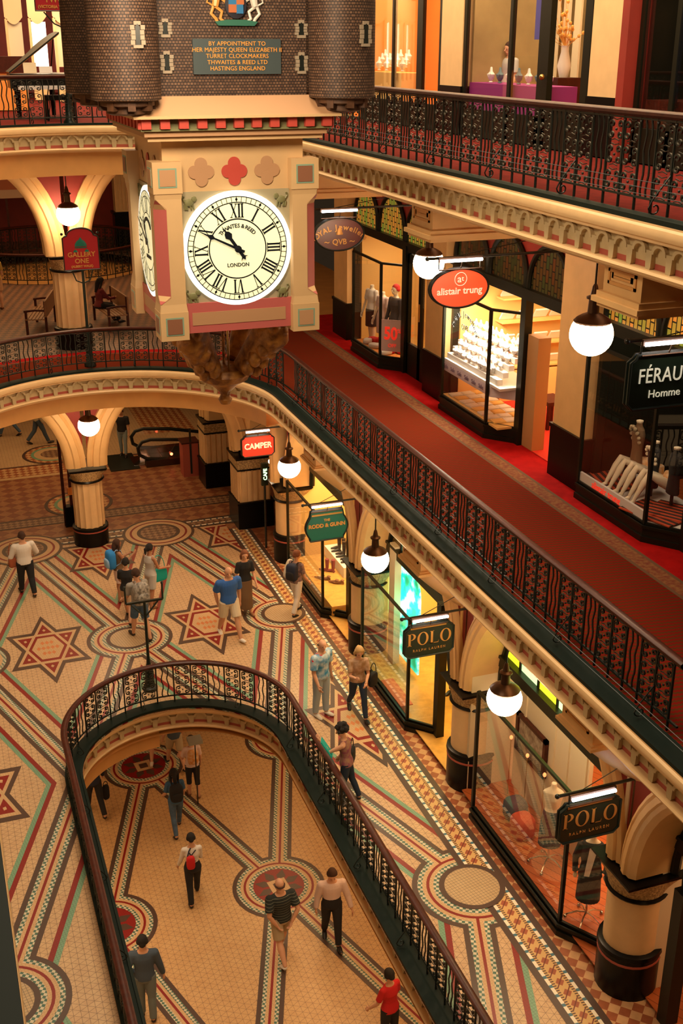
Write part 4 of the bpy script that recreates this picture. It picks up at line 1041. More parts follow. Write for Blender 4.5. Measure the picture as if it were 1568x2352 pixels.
room('top_right_shop', XW+.05, 12.6, 11.0, 15.8, Z2+.02, Z2+4.5, 'boards', 'dkwood', mc='wall_or')
area('shop_light', (11.4, 25.6, Z2+4.3), 1.2, 240, (1, .70, .36), sy=4)
area('shop_light', (11.4, 19.4, Z2+4.3), 1.2, 170, (1, .74, .42), sy=3.5)
area('shop_light', (11.4, 13.8, Z2+4.3), 1.2, 40, (1, .6, .35), sy=3)
for lab, ys, zb in (('black framed glass front of the top left jewellery shop', (27.5, 25.55, 24.05, 23.0), 0), ('black framed glass front of the top middle shop with a purple plinth', (21.85, 19.95, 18.75), 0), ('black framed glass front of the top right shop', (15.8, 14.9, 13.0), 0)):
    t = thing('shop_window', lab, 'shop window'); f = MB()
    for i, y in enumerate(ys): w_ = .05 if i != 2 else .14; f.box(XW-.02, XW+.06, y-w_, y+w_, Z2, Z2+4.5)
    f.box(XW-.02, XW+.06, ys[-1], ys[0], Z2, Z2+.5); f.build('frame', M['dkwood'], t, smooth=None)
    for a_, b_ in zip(ys[:-1], ys[1:]):
        g = MB(); g.add([(XW, a_, Z2+.3), (XW, b_, Z2+.3), (XW, b_, Z2+4.5), (XW, a_, Z2+4.5)], [(0, 1, 2, 3)]); g.build('pane', M['glass'], t, smooth=None)
t = thing('shop_door', 'black framed glass door in the top middle shop front', 'door'); f = MB()
for y in (18.62, 17.3): f.box(XW-.03, XW+.08, y-.11, y+.11, Z2, Z2+4)
f.box(XW-.03, XW+.08, 17.3, 18.62, Z2, Z2+.75); f.build('frame', M['dkwood'], t, smooth=None)
h_ = MB(); h_.ball((XW-.09, 18.58, Z2+1.15), .05, 10); h_.build('door_knob', M['brass'], t)
M['purple'] = mat('purple display cloth', (.30, .03, .22), .6)
a = MB(); a.box(XW+.1, XW+.75, 18.8, 21.8, Z2+.3, Z2+.98); tag(a.build('display_plinth', M['purple'], smooth=None), 'purple display plinth behind the top middle shop glass', 'plinth')
# ---------------- the great hanging clock ----------------
def brick_mat(name, round_=False):
    m = mat(name, (.10, .05, .03), .6); nt, b = nodes(m); s = xyz(nt)
    if round_: u = math_n(nt, 'MULTIPLY', math_n(nt, 'ARCTAN2', s[0], s[1]), .37)
    else: u = math_n(nt, 'ADD', s[0], s[1])
    cb = nt.nodes.new('ShaderNodeCombineXYZ'); nt.links.new(u, cb.inputs[0]); nt.links.new(s[2], cb.inputs[1])
    br = nt.nodes.new('ShaderNodeTexBrick'); br.inputs['Scale'].default_value = 1; br.inputs['Brick Width'].default_value = .036; br.inputs['Row Height'].default_value = .030
    br.inputs['Mortar Size'].default_value = .0045; br.inputs['Color1'].default_value = (.17, .092, .052, 1); br.inputs['Color2'].default_value = (.075, .036, .020, 1); br.inputs['Mortar'].default_value = (.010, .005, .004, 1)
    nt.links.new(cb.outputs[0], br.inputs['Vector']); nt.links.new(br.outputs['Color'], b.inputs['Base Color'])
    bp = nt.nodes.new('ShaderNodeBump'); bp.inputs['Strength'].default_value = .6; bp.inputs['Distance'].default_value = .01; bp.invert = True
    nt.links.new(br.outputs['Fac'], bp.inputs['Height']); nt.links.new(bp.outputs[0], b.inputs['Normal']); return m
M['brick'] = brick_mat('small brown stone blocks'); M['brickr'] = brick_mat('small brown stone blocks round', True)
M['ck_cream'] = mat('cream clock paint', (.66, .44, .22), .55, var=.06, vs=3); M['ck_grey'] = mat('sage grey clock paint', (.40, .35, .22), .55)
M['ck_pink'] = mat('rose clock paint', (.50, .12, .11), .5); M['ck_red'] = mat('red clock paint', (.52, .07, .05), .5); M['ck_green'] = mat('sage green paint', (.20, .20, .09), .5)
M['ck_teal'] = mat('teal line paint', (.24, .38, .28), .5); M['ck_tan'] = mat('tan clock paint', (.48, .27, .14), .55); M['ck_brown'] = mat('brown clock paint', (.26, .11, .06), .55)
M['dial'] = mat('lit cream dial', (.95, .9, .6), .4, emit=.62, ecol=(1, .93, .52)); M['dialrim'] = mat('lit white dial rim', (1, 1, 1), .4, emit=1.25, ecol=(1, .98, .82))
M['ink'] = mat('dark blue black numerals', (.008, .012, .02), .4); M['carved'] = mat('gilt carved wood', (.45, .20, .035), .45, metal=.1, var=.8, vs=9, bump=1, bs=20, col2=(.16, .055, .012))
M['slate'] = mat('slate blue plaque', (.045, .065, .07), .5)
CKX, CKY, HB = 3.43, 13.98, .82
ck = thing('hanging_clock', 'great hanging castle clock with white roman numeral dials and brown turrets', 'clock', (CKX, CKY, 9.5))
CM = Matrix.Translation((0, 0, -9.5))
def ckb(mb, name, m, parent=None, smooth=.6): return mb.build(name, m, parent or ck, smooth=smooth)
b = MB(); b.box(-HB, HB, -HB, HB, .10, 2.32); ckb(b, 'body', M['ck_cream'], smooth=None)
rots = [Matrix.Rotation(k*PI/2, 4, 'Z') for k in range(4)]
for k, Rk in enumerate(rots):
    # corner blocks and pilasters
    for z0, z1, q, zc, pc in ((1.66, 2.0, .165, 1.83, k % 2), (0.0, .33, .165, .165, 1-k % 2)):
        c = MB(); bx, by = HB-.02, -HB+.02
        c.box(bx-q, bx+q, by-q, by+q, z0, z1, 0, Rk); bo = ckb(c, 'corner_block', M['ck_cream'], smooth=None)
        for fx in (0, 1):
            F_ = Rk @ Matrix.Translation((bx, by, zc)) @ Matrix.Rotation(fx*PI/2, 4, 'Z')
            tl = MB(); tl.box(-.105, .105, -q-.004, -q, -.105, .105, 0, F_); to = tl.build('block_border', M['ck_teal'], bo, smooth=None)
            ins = MB(); ins.box(-.088, .088, -q-.008, -q-.003, -.088, .088, 0, F_); ins.build('block_panel', M[('ck_brown', 'ck_tan')[pc]], bo, smooth=None)
    pw = MB()
    pts = [(.0, .33), (.02, .45), (.05, .50), (.05, 1.5), (.02, 1.60), (0, 1.66)]
    cxp, cyp, hw, ch = HB-.02, -HB+.02, .150, .125
    cs = [(cxp-hw, cyp-hw), (cxp+hw-ch, cyp-hw), (cxp+hw, cyp-hw+ch), (cxp+hw, cyp+hw), (cxp-hw, cyp+hw)]
    full = [(cxp-hw, cyp-hw), (cxp+hw-.01, cyp-hw), (cxp+hw, cyp-hw+.01), (cxp+hw, cyp+hw), (cxp-hw, cyp+hw)]
    lv = [(.33, full, 1.08), (.42, full, 1.0), (.52, cs, 1), (1.48, cs, 1), (1.60, full, 1), (1.66, full, 1.05)]
    vs = []
    for z_, sec_, k_ in lv: vs += [(cxp+(x_-cxp)*k_, cyp+(y_-cyp)*k_, z_) for x_, y_ in sec_]
    pw.add(vs, [(i_*5+j_, i_*5+(j_+1) % 5, (i_+1)*5+(j_+1) % 5, (i_+1)*5+j_) for i_ in range(5) for j_ in range(5)], 0, Rk)
    ckb(pw, 'corner_pilaster', M['ck_cream'], smooth=None)
    pk = MB(); e_ = .003
    A_, B_ = Vector((cxp+hw-ch+e_, cyp-hw-e_, 0)), Vector((cxp+hw+e_, cyp-hw+ch-e_, 0))
    pol = [(0, .50), (1, .50), (1, 1.50), (0, 1.50)]
    pk.add([tuple(A_.lerp(B_, u_)+Vector((0, 0, z_))) for u_, z_ in pol], [(0, 1, 2, 3)], 0, Rk)
    f0, f1 = Vector((cxp+hw-.01, cyp-hw-e_, 0)), Vector((cxp+hw+e_, cyp-hw+.01, 0))
    for z_, zf in ((.50, .43), (1.50, 1.59)):
        pk.add([tuple(A_+Vector((0, 0, z_))), tuple(B_+Vector((0, 0, z_))), tuple(f1+Vector((0, 0, zf))), tuple(f0+Vector((0, 0, zf)))], [(0, 1, 2, 3)], 0, Rk)
    ckb(pk, 'rose_flute', M['ck_pink'], smooth=None)
    # grey dial field, rose base panel
    g = MB(); g.box(-.66, .66, -HB-.012, -HB, .38, 1.66, 0, Rk); ckb(g, 'dial_field', M['ck_grey'], smooth=None)
    p = MB(); p.box(-.66, .66, -HB-.045, -HB, .05, .40, 0, Rk); o = ckb(p, 'base_panel', M['ck_pink'], smooth=None)
    p = MB(); p.box(-.57, .57, -HB-.050, -HB-.044, .14, .29, 0, Rk); p.build('cream_inset', M['ck_tan'], o, smooth=None)
    # quatrefoils
    for i, xq in enumerate((-.385, 0, .385)):
        qf = MB()
        for dx, dz in ((0, .085), (0, -.085), (.078, 0), (-.078, 0), (0, 0)):
            qf.lathe([(.0, -.004), (.073, -.004), (.073, .004), (0, .004)], n=18, M=Rk @ Matrix.Translation((xq+dx, -HB-.0075-(.0008 if dx > 0 else .0015 if dx < 0 else .0022 if dz > 0 else .003 if dz < 0 else 0), 1.87+dz)) @ FRONT)
        qo = ckb(qf, 'quatrefoil', M['ck_red'] if i == 1 else M['ck_tan'], smooth=None)
    # dial
    DM = Rk @ Matrix.Translation((0, -HB-.012, 1.005)) @ FRONT @ Matrix.Scale(1.03, 4)
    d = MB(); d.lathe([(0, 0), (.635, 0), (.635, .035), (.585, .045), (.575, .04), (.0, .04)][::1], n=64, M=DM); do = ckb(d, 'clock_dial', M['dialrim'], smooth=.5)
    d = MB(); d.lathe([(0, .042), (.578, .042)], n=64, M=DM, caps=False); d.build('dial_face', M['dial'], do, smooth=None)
    nm = MB()
    def ring(r0, r1, z=.045): nm.lathe([(r0, z), (r1, z)], n=72, M=DM, caps=False)
    ring(.568, .578); ring(.505, .516); ring(.322, .336)
    def bar(x0, x1, y0, y1, Mx): nm.add([(x0, y0, 0), (x1, y0, 0), (x1, y1, 0), (x0, y1, 0)], [(0, 1, 2, 3)], 0, Mx)
    for j in range(60):
        a = -j*PI/30; Mx = DM @ Matrix.Rotation(a, 4, 'Z') @ Matrix.Translation((0, 0, .046))
        bar(-.0035, .0035, .515, .57, Mx)
        if j % 5 == 0: nm.add([(0, .518, 0), (.016, .542, 0), (0, .566, 0), (-.016, .542, 0)], [(0, 1, 2, 3)], 0, Mx)
    H_ = .155; num = ['XII', 'I', 'II', 'III', 'IIII', 'V', 'VI', 'VII', 'VIII', 'IX', 'X', 'XI']
    for j, wd in enumerate(num):
        Mx = DM @ Matrix.Rotation(-j*PI/6, 4, 'Z') @ Matrix.Translation((0, .343, .047))
        ws = {'I': .036, 'V': .088, 'X': .088}; tot = sum(ws[c] for c in wd); x = -tot/2
        for ch in wd:
            w_ = ws[ch]; xc = x+w_/2
            if ch == 'I': bar(xc-.010, xc+.010, 0, H_, Mx); bar(xc-.017, xc+.017, 0, .010, Mx); bar(xc-.017, xc+.017, H_-.01, H_, Mx)
            else:
                tk, tn = .020, .008
                if ch == 'V':
                    nm.add([(xc-.036, H_, 0), (xc-.036+tk, H_, 0), (xc+tk*.3, 0, 0), (xc-tk*.5, 0, 0)], [(0, 1, 2, 3)], 0, Mx)
                    nm.add([(xc+.034-tn, H_, 0), (xc+.034, H_, 0), (xc+tn*.6, 0, 0), (xc-tn*.4, 0, 0)], [(0, 1, 2, 3)], 0, Mx)
                else:
                    nm.add([(xc-.038, H_, 0), (xc-.038+tk, H_, 0), (xc+.038, 0, 0), (xc+.038-tk, 0, 0)], [(0, 1, 2, 3)], 0, Mx)
                    nm.add([(xc+.034-tn, H_, 0), (xc+.034, H_, 0), (xc-.034+tn, 0, 0), (xc-.034, 0, 0)], [(0, 1, 2, 3)], 0, Mx)
                    bar(xc-.042, xc-.012, 0, .008, Mx); bar(xc+.012, xc+.042, 0, .008, Mx)
                bar(xc-.044, xc-.010, H_-.009, H_, Mx); bar(xc+.012, xc+.042, H_-.009, H_, Mx)
            x += w_
    nm.build('numerals', M['ink'], do, smooth=None)
    if k in (0, 3):
        lettering(do, [('THWAITES & REED', .062, 0, .255, {'arc': .26, 'bold': .001, 'k': .72}), ('LONDON', .058, 0, -.18, {'bold': .001})], M['ink'], DM @ Matrix.Translation((0, 0, .046)), 'maker_lettering')
    # hands: ten to eleven
    for nme, ang, L, w1 in (('hour_hand', -(10.83/12)*2*PI, .33, .028), ('minute_hand', -(49.3/60)*2*PI, .53, .012)):
        hd = MB(); Mh = DM @ Matrix.Rotation(ang, 4, 'Z') @ Matrix.Translation((0, 0, .055 if L < .4 else .062))
        if L < .4: poly = [(-.018, -.10), (-.05, -.13), (-.02, -.12), (0, -.15), (.02, -.12), (.05, -.13), (.018, -.10), (.018, .14), (.045, .18), (.03, .22), (.008, .24), (0, L), (-.008, .24), (-.03, .22), (-.045, .18), (-.018, .14)]
        else: poly = [(-.016, -.08), (.016, -.08), (.010, .30), (.03, .335), (.010, .38), (0, L), (-.010, .38), (-.03, .335), (-.010, .30)]
        c2 = MB(); n_ = len(poly); vs = [(a, b_, 0) for a, b_ in poly]+[(a, b_, .006) for a, b_ in poly]
        hd.add(vs, [tuple(range(n_))[::-1], tuple(range(n_, 2*n_))]+[(i, (i+1) % n_, (i+1) % n_+n_, i+n_) for i in range(n_)], 0, Mh)
        hd.lathe([(.04, 0), (.04, .01), (.01, .015)], n=16, M=Mh); hd.build(nme, M['ink'], do, smooth=None)
    # little carved animals in the dial corners
    for sx in (-1, 1):
        for sz in (-1, 1):
            a = MB(); ox, oz = sx*.545, 1.01+sz*.53
            T = Rk @ Matrix.Translation((ox, -HB-.025, oz)) @ Matrix.Rotation(0, 4, 'Y') @ Matrix.Diagonal((sx, 1, 1, 1))
            a.ball((0, 0, 0), .045, 8, M=T, sx=1.3, sy=.5); a.ball((-.06, 0, .04), .034, 8, M=T, sy=.5)
            a.tube([(.05, 0, .01), (.075, 0, .05), (.06, 0, .075)], [.012, .010, .014], 5, M=T)
            for lx in (-.045, -.015, .03, .055): a.tube([(lx, 0, -.02), (lx-.01, 0, -.075)], .012, 5, M=T)
            ckb(a, 'carved_beast', M['ck_green'])
    # cornice with red dentils
    for (z0, z1, e, m) in ((2.22, 2.27, .13, 'ck_cream'), (2.27, 2.33, .17, 'ck_tan'), (2.33, 2.35, .21, 'ck_green'), (2.35, 2.46, .17, 'ck_green'), (2.46, 2.49, .30, 'ck_cream')):
        if k == 0:
            c = MB(); c.box(-HB-e-.05, HB+e+.05, -HB-e-.05, HB+e+.05, z0, z1); ckb(c, 'cornice', M[m], smooth=None)
    for j in range(-5, 6): dn = MB(); dn.box(j*.205-.052, j*.205+.052, -HB-.29, -HB-.20, 2.355, 2.455, 0, Rk); ckb(dn, 'dentil', M['ck_red'], smooth=None)
# flared base under the castle walls
fl = MB(); a, b_ = HB+.34, HB+.06
fl.add([(-a, -a, 2.49), (a, -a, 2.49), (a, a, 2.49), (-a, a, 2.49), (-b_, -b_, 2.68), (b_, -b_, 2.68), (b_, b_, 2.68), (-b_, b_, 2.68)], [(0, 1, 5, 4), (1, 2, 6, 5), (2, 3, 7, 6), (3, 0, 4, 7), (0, 3, 2, 1)])
ckb(fl, 'flared_base', M['ck_tan'], smooth=None)
w_ = MB(); w_.box(-HB-.04, HB+.04, -HB-.04, HB+.04, 2.66, 5.2); ckb(w_, 'castle_wall', M['brick'], smooth=None)
M['corbel_w'] = mat('dark carved timber', (.11, .045, .018), .6, var=.5, vs=14)
for sx in (-1, 1):
    for sy in (-1, 1):
        tw = MB(); tw.lathe([(.30, 2.64), (.37, 2.66), (.37, 5.2)], n=32)
        o = tw.build('turret', M['brickr'], ck, smooth=.8); o.location = (sx*1.215+.01, sy*1.0 if sy > 0 else -1.02, 0)
        cb_ = MB(); cb_.lathe([(.16, 2.50), (.22, 2.52), (.22, 2.58), (.30, 2.60), (.30, 2.67)], n=16)
        for q in range(8): cb_.box(-.30, -.20, -.04, .04, 2.55, 2.66, 0, Matrix.Rotation(q*PI/4, 4, 'Z'))
        cb_.build('turret_corbel', M['corbel_w'], o, smooth=.5)
# window slits with pale quoins
M['quoin'] = mat('pale grey quoin stone', (.30, .24, .17), .6)
def slit(x, z, y, h=.16, Rz=0):
    T = Matrix.Translation((x, y, z)) @ Matrix.Rotation(Rz, 4, 'Z')
    q = MB()
    for sx in (-1, 1):
        for i in range(4): q.box(sx*.045-.022+(.008*sx if i % 3 == 0 else 0), sx*.045+.022+(.008*sx if i % 3 == 0 else 0), -.018, .01, -h/2+i*h/4+.002, -h/2+(i+1)*h/4-.002, 0, T)
    q.box(-.05, .05, -.022, .01, -h/2-.03, -h/2, 0, T); q.box(-.035, .035, -.018, .01, h/2, h/2+.035, 0, T)
    o = q.build('window_surround', M['quoin'], ck, smooth=None)
    d = MB(); d.prism([(-.024, -h/2), (.024, -h/2), (.024, h/2-.02), (0, h/2+.012), (-.024, h/2-.02)], -.020, .0, 'y', 0, T); d.build('window_slit', M['iron'], o, smooth=None)
yw = -HB-.045
for x, z in ((-.72, 3.02), (.83-.0, 3.01)): slit(x if x < 0 else .80, z, yw)
for x in (-.72, .80): slit(x, 3.36, yw, .12)
slit(-1.11, 3.29, -1.02-.36, .19, -.1); slit(1.40-.03, 3.31, -1.02-.35, .19, .2)
pq = MB(); pq.box(-.435, .555, yw-.03, yw, 2.90, 3.26); po = ckb(pq, 'plaque', M['slate'], smooth=None)
M['plq_l'] = mat('orange gilt lettering', (.75, .30, .05), .4, emit=.12)
lettering(po, [(t_, .062, .06, 3.21-i*.063, {'sp': 1.05}) for i, t_ in enumerate(['BY APPOINTMENT TO', 'HER MAJESTY QUEEN ELIZABETH II', 'TURRET CLOCKMAKERS', 'THWAITES & REED LTD', 'HASTINGS ENGLAND'])], M['plq_l'], Matrix.Translation((0, yw-.032, 0)) @ FRONT)
# painted arms: shield in a garter, golden beast left, white beast right
ar = MB(); A0 = Matrix.Translation((.05, yw-.03, 3.60)); ar.lathe([(0, 0), (.14, 0), (.14, .03), (0, .04)], n=28, M=A0 @ FRONT @ Matrix.Diagonal((.85, 1, 1, 1))); ao = ckb(ar, 'arms_garter', mat('black garter', (.02, .02, .03), .4))
s1 = MB()
for i, (x0, x1, z0, z1) in enumerate(((-.085, 0, 0, .09), (0, .085, 0, .09), (-.085, 0, -.08, 0), (0, .075, -.09, 0))): s1.box(x0, x1, -.055, -.03, z0, z1, i % 2 if i < 2 else (i+1) % 2, A0)
s1.build('arms_shield', [mat('blue shield field', (.03, .16, .35), .4), mat('red gold shield field', (.42, .13, .05), .4)], ao, smooth=None)
for sx, mm, nm_ in ((-1, mat('golden beast paint', (.62, .30, .07), .4), 'arms_lion'), (1, mat('white beast paint', (.62, .58, .5), .4), 'arms_unicorn')):
    a = MB(); T = A0 @ Matrix.Diagonal((sx, 1, 1, 1))
    a.tube([(.22, 0, -.02), (.20, 0, .08), (.17, 0, .17)], [.035, .045, .035], 8, M=T); a.ball((.15, 0, .21), .04, 8, M=T)
    for p in (((.2, 0, .12), (.12, 0, .1), (.10, 0, .13)), ((.18, 0, .08), (.11, 0, .03), (.10, 0, .0)), ((.22, 0, -.02), (.15, 0, -.07), (.17, 0, -.14), (.13, 0, -.17)), ((.24, 0, -.02), (.27, 0, -.09), (.22, 0, -.14), (.20, 0, -.18))): a.tube(p, .018, 6, M=T)
    a.tube([(.25, 0, -.01), (.31, 0, .02), (.29, 0, .10), (.32, 0, .15)], .010, 5, M=T); a.build(nm_, mm, ao)
gr = MB(); gr.prism([(-.24, -.17), (-.2, -.21), (.2, -.21), (.24, -.17), (.1, -.15), (-.1, -.15)], -.04, 0, 'y', 0, A0); gr.build('arms_compartment', mat('green compartment', (.02, .12, .08), .5), ao, smooth=None)
# carved foliage brackets and finial beneath
for k in range(4):
    a = MB(); Rk = Matrix.Rotation(PI/4+k*PI/2, 4, 'Z')
    pts = [(.74, 0, .04), (.70, 0, -.10), (.58, 0, -.24), (.46, 0, -.38), (.36, 0, -.50), (.25, 0, -.60)]
    a.tube(pts, [.15, .20, .17, .15, .13, .10], 12, M=Rk, sq=1.25)
    for i, p in enumerate(pts[:-1]):
        for s_2 in (-1, 1): a.ball((p[0]+.05, s_2*.10, p[2]-.05), .095, 8, M=Rk, sz=1.3)
        a.ball((p[0]+.11, 0, p[2]-.08), .085, 8, M=Rk, sz=1.5)
    ckb(a, 'carved_bracket', M['carved'], smooth=1)
f = MB(); f.lathe([(.02, .12), (.02, -.70)], n=8); f.lathe([(.16, -.58), (.30, -.62), (.34, -.70), (.30, -.78), (.17, -.85), (.12, -.90), (.07, -.95), (.06, -.99), (.09, -1.05), (.06, -1.11), (.0, -1.13)], n=24)
ckb(f, 'finial', M['carved'])
f = MB(); f.lathe([(.012, .12), (.012, -.7)], n=6, c=(-.2, 0)); f.lathe([(.012, .12), (.012, -.7)], n=6, c=(.0, -.25)); ckb(f, 'hanging_rod', M['brass'])
area('clock_fill', (2.0, 10.2, 13.6), 1.2, 230, (1, .76, .5), rot=(math.radians(48), 0, math.radians(-20)))  # fill lamp added in the air out of view to brighten the clock
# ---------------- figures ----------------
def remesh(mb, voxel, name, m, parent, smooth_it=2):
    me = bpy.data.meshes.new('r'); me.from_pydata(mb.v, [], mb.f); o = bpy.data.objects.new('r', me); C.objects.link(o)
    bm = bmesh.new(); bm.from_mesh(me); bmesh.ops.recalc_face_normals(bm, faces=bm.faces); bm.to_mesh(me); bm.free()
    md = o.modifiers.new('r', 'REMESH'); md.mode = 'VOXEL'; md.voxel_size = voxel; md.use_smooth_shade = True
    if smooth_it: sm = o.modifiers.new('s', 'SMOOTH'); sm.iterations = smooth_it; sm.factor = .5
    me2 = bpy.data.meshes.new_from_object(o.evaluated_get(bpy.context.evaluated_depsgraph_get())); bpy.data.objects.remove(o); bpy.data.meshes.remove(me)
    me2.name = name; me2.materials.clear(); me2.materials.append(m); me2.shade_smooth()
    r = bpy.data.objects.new(name, me2); C.objects.link(r); r.parent = parent; return r
def loft(mb, secs, n=20):
    """secs: (centre, rx, ry)"""
    vs = []
    for c, rx, ry in secs:
        for k in range(n):
            a = 2*PI*k/n; vs.append((c[0]+rx*math.cos(a), c[1]+ry*math.sin(a), c[2]))
    fs = [(j*n+k, j*n+(k+1) % n, (j+1)*n+(k+1) % n, (j+1)*n+k) for j in range(len(secs)-1) for k in range(n)]
    fs += [tuple(range(n))[::-1], tuple((len(secs)-1)*n+k for k in range(n))]; mb.add(vs, fs)
def limb(mb, pts, rs, n=12):
    mb.tube(pts, rs, n)
    for p, r in ((pts[0], rs[0]), (pts[-1], rs[-1])): mb.ball(p, r*.99, n)
def V3(*a): return Vector(a)
SKIN = mat('light skin', (.62, .33, .20), .55); SKIN2 = mat('tanned skin', (.42, .20, .11), .55)
def cl(name, c, **k): return mat(name, c, .85, **k)
def hand(mb, wr, d, side, s, curl=.5, pal=None):
    """palm and five bent fingers from the wrist point wr along direction d"""
    d = d.normalized(); nrm = V3(side, 0, 0) if abs(d.x) < .8 else V3(0, 0, 1)
    acr = d.cross(nrm).normalized(); nrm = acr.cross(d).normalized()   # acr: across the palm
    if acr.y < 0: acr = -acr
    pc = wr+d*.045*s
    mb.tube([wr, wr+d*.03*s, wr+d*.085*s], [.024*s, .034*s, .036*s], 10, sq=.55)
    inn = -nrm if True else nrm
    for i, (off, L) in enumerate(((.030, .068), (.011, .078), (-.010, .072), (-.029, .056))):
        b0 = wr+d*.082*s+acr*off*s; d1 = (d+inn*curl*.35).normalized(); d2 = (d+inn*curl*1.2).normalized(); d3 = (d*.6+inn*curl*1.9).normalized()
        p1 = b0+d1*L*.42*s; p2 = p1+d2*L*.34*s; p3 = p2+d3*L*.28*s
        mb.tube([b0-d*.02*s, b0, p1, p2, p3], [.0105*s, .0105*s, .0098*s, .0092*s, .008*s], 7); mb.ball(p3, .008*s, 6)
    t0 = wr+d*.022*s+acr*.022*s; t1 = t0+(d*.6+acr*.8+inn*.3).normalized()*.036*s; t2 = t1+(d*.9+acr*.25+inn*.5).normalized()*.030*s
    mb.tube([t0, t1, t2], [.014*s, .0115*s, .009*s], 7); mb.ball(t2, .009*s, 6)
def person(label, x, y, z, face, h=1.7, fem=False, legs=((12, 5), (-12, 10)), arms=((10, 8, 20, 6), (-10, 8, 20, 6)), lean=3, head=(0, 8),
           top=None, sleeve='short', bottom='trousers', btm=None, shoe=None, hair=None, hairstyle='short', skin=None, hands=True, name='person', cat='person', voxel=.0095, build=1.0, headless=False, tuck=False, sit=0, group=None, clothes=True):
    """face: heading in degrees, 0 looks along +y, 90 looks along -x.  legs/arms: left then right; degrees"""
    P = thing(name, label, cat, (x, y, z), math.radians(face), group); s = h/1.7; skin = skin or SKIN
    B = MB(); T = MB(); Q = MB(); SH = MB(); w = build
    hz = 0; rad = math.radians; jl = []
    th, sk = .245*h, .245*h
    low = 1e9
    for i, (f, k) in enumerate(legs):
        sd = (-1, 1)[i]; hp = V3(sd*.052*h*w, 0, 0); kn = hp+V3(sd*.004, math.sin(rad(f)), -math.cos(rad(f)))*th; an = kn+V3(0, math.sin(rad(f-k)), -math.cos(rad(f-k)))*sk
        jl.append((hp, kn, an, f-k)); low = min(low, an.z)
    hz = -low+.048*h
    if sit: hz = sit
    O = V3(0, 0, hz); le = math.sin(rad(lean))
    def tc(zr): return V3(0, le*zr, hz+zr*math.cos(rad(lean)))
    # torso
    if fem: sec = [(-.045, .070, .055), (-.015, .100, .070), (.02, .098, .068), (.06, .084, .058), (.10, .071, .050), (.15, .077, .054), (.20, .088, .066), (.24, .086, .058), (.275, .080, .046), (.295, .048, .036), (.315, .028, .030), (.36, .028, .030)]
    else: sec = [(-.045, .070, .055), (-.015, .092, .068), (.02, .093, .068), (.06, .088, .064), (.10, .085, .060), (.15, .090, .062), (.20, .100, .066), (.24, .104, .064), (.275, .096, .052), (.295, .058, .042), (.315, .035, .036), (.36, .035, .036)]
    S_ = [(tc(zr*h), rx*h*w, ry*h*w) for zr, rx, ry in sec]
    loft(B, S_)
    if top: loft(T, [(c, rx+.012, ry+.013) for c, rx, ry in S_[(3 if tuck else 1):10]])
    if btm: loft(Q, [(c, rx+(.011 if not tuck else .016), ry+(.011 if not tuck else .016)) for c, rx, ry in S_[0:(5 if tuck else 4)]])
    # legs
    for i, (hp, kn, an, sa) in enumerate(jl):
        sd = (-1, 1)[i]; hp, kn, an = hp+O, kn+O, an+O; m1 = hp.lerp(kn, .5); m2 = kn.lerp(an, .32)+V3(0, -.008, 0)
        limb(B, [hp, m1, kn, m2, an], [.050*h*w, .044*h*w, .033*h, .034*h*w, .021*h])
        fd = V3(sd*.12, math.cos(rad(min(sa, 30)*.6)), math.sin(rad(min(sa, 30)*.6)) if sa > 0 else -.05-abs(math.sin(rad(sa)))*.7).normalized()
        if sit: fd = V3(0, 1, -.1)
        heel = an+V3(0, -.015*h, -.022*h); toe = an+fd*.105*h+V3(0, 0, -.028*h)
        B.tube([heel, an+fd*.03*h+V3(0, 0, -.018*h), toe], [.019*h, .022*h, .014*h], 8, sq=.8); B.ball(toe, .014*h, 8)
        if shoe: SH.tube([heel+V3(0, -.012, 0), heel+V3(0, .005, 0), an+fd*.04*h+V3(0, 0, -.020*h), toe-fd*.02, toe+fd*.018], [.014*h, .024*h, .028*h, .023*h, .012*h], 10, sq=.85)
        if btm:
            if bottom == 'trousers': Q.tube([hp+V3(0, 0, .02), m1, kn, m2, an+V3(0, 0, .012*h)], [.058*h*w, .053*h*w, .043*h*w, .040*h*w, .036*h], 12)
            elif bottom == 'jeans': Q.tube([hp+V3(0, 0, .02), m1, kn, m2, an+V3(0, 0, .01*h)], [.056*h*w, .050*h*w, .038*h*w, .037*h*w, .030*h], 12)
            elif bottom == 'shorts': Q.tube([hp+V3(0, 0, .02), m1, kn+(hp-kn)*.12], [.060*h*w, .057*h*w, .054*h*w], 12)
            elif bottom == 'capri': Q.tube([hp+V3(0, 0, .02), m1, kn, m2], [.056*h*w, .050*h*w, .040*h*w, .038*h*w], 12)
    if bottom == 'skirt' and btm:
        k0, k1 = jl[0][1]+O, jl[1][1]+O; mid = (k0+k1)/2; lo = mid.lerp((jl[0][2]+jl[1][2])/2+O, .75)
        loft(Q, [(O+V3(0, 0, .05*h), .088*h, .062*h), (O, .108*h, .08*h), (O.lerp(mid, .5), .105*h, .085*h), (mid, .10*h, .09*h+abs(k0.y-k1.y)*.3), (lo, .105*h, .10*h+abs(k0.y-k1.y)*.3)])
    if bottom == 'midi' and btm:
        k0, k1 = jl[0][1]+O, jl[1][1]+O; mid = (k0+k1)/2; loft(Q, [(O+V3(0, 0, .05*h), .088*h, .062*h), (O, .108*h, .08*h), (O.lerp(mid, .5), .105*h, .085*h), (mid, .10*h, .09*h)])
    # arms
    out = {}
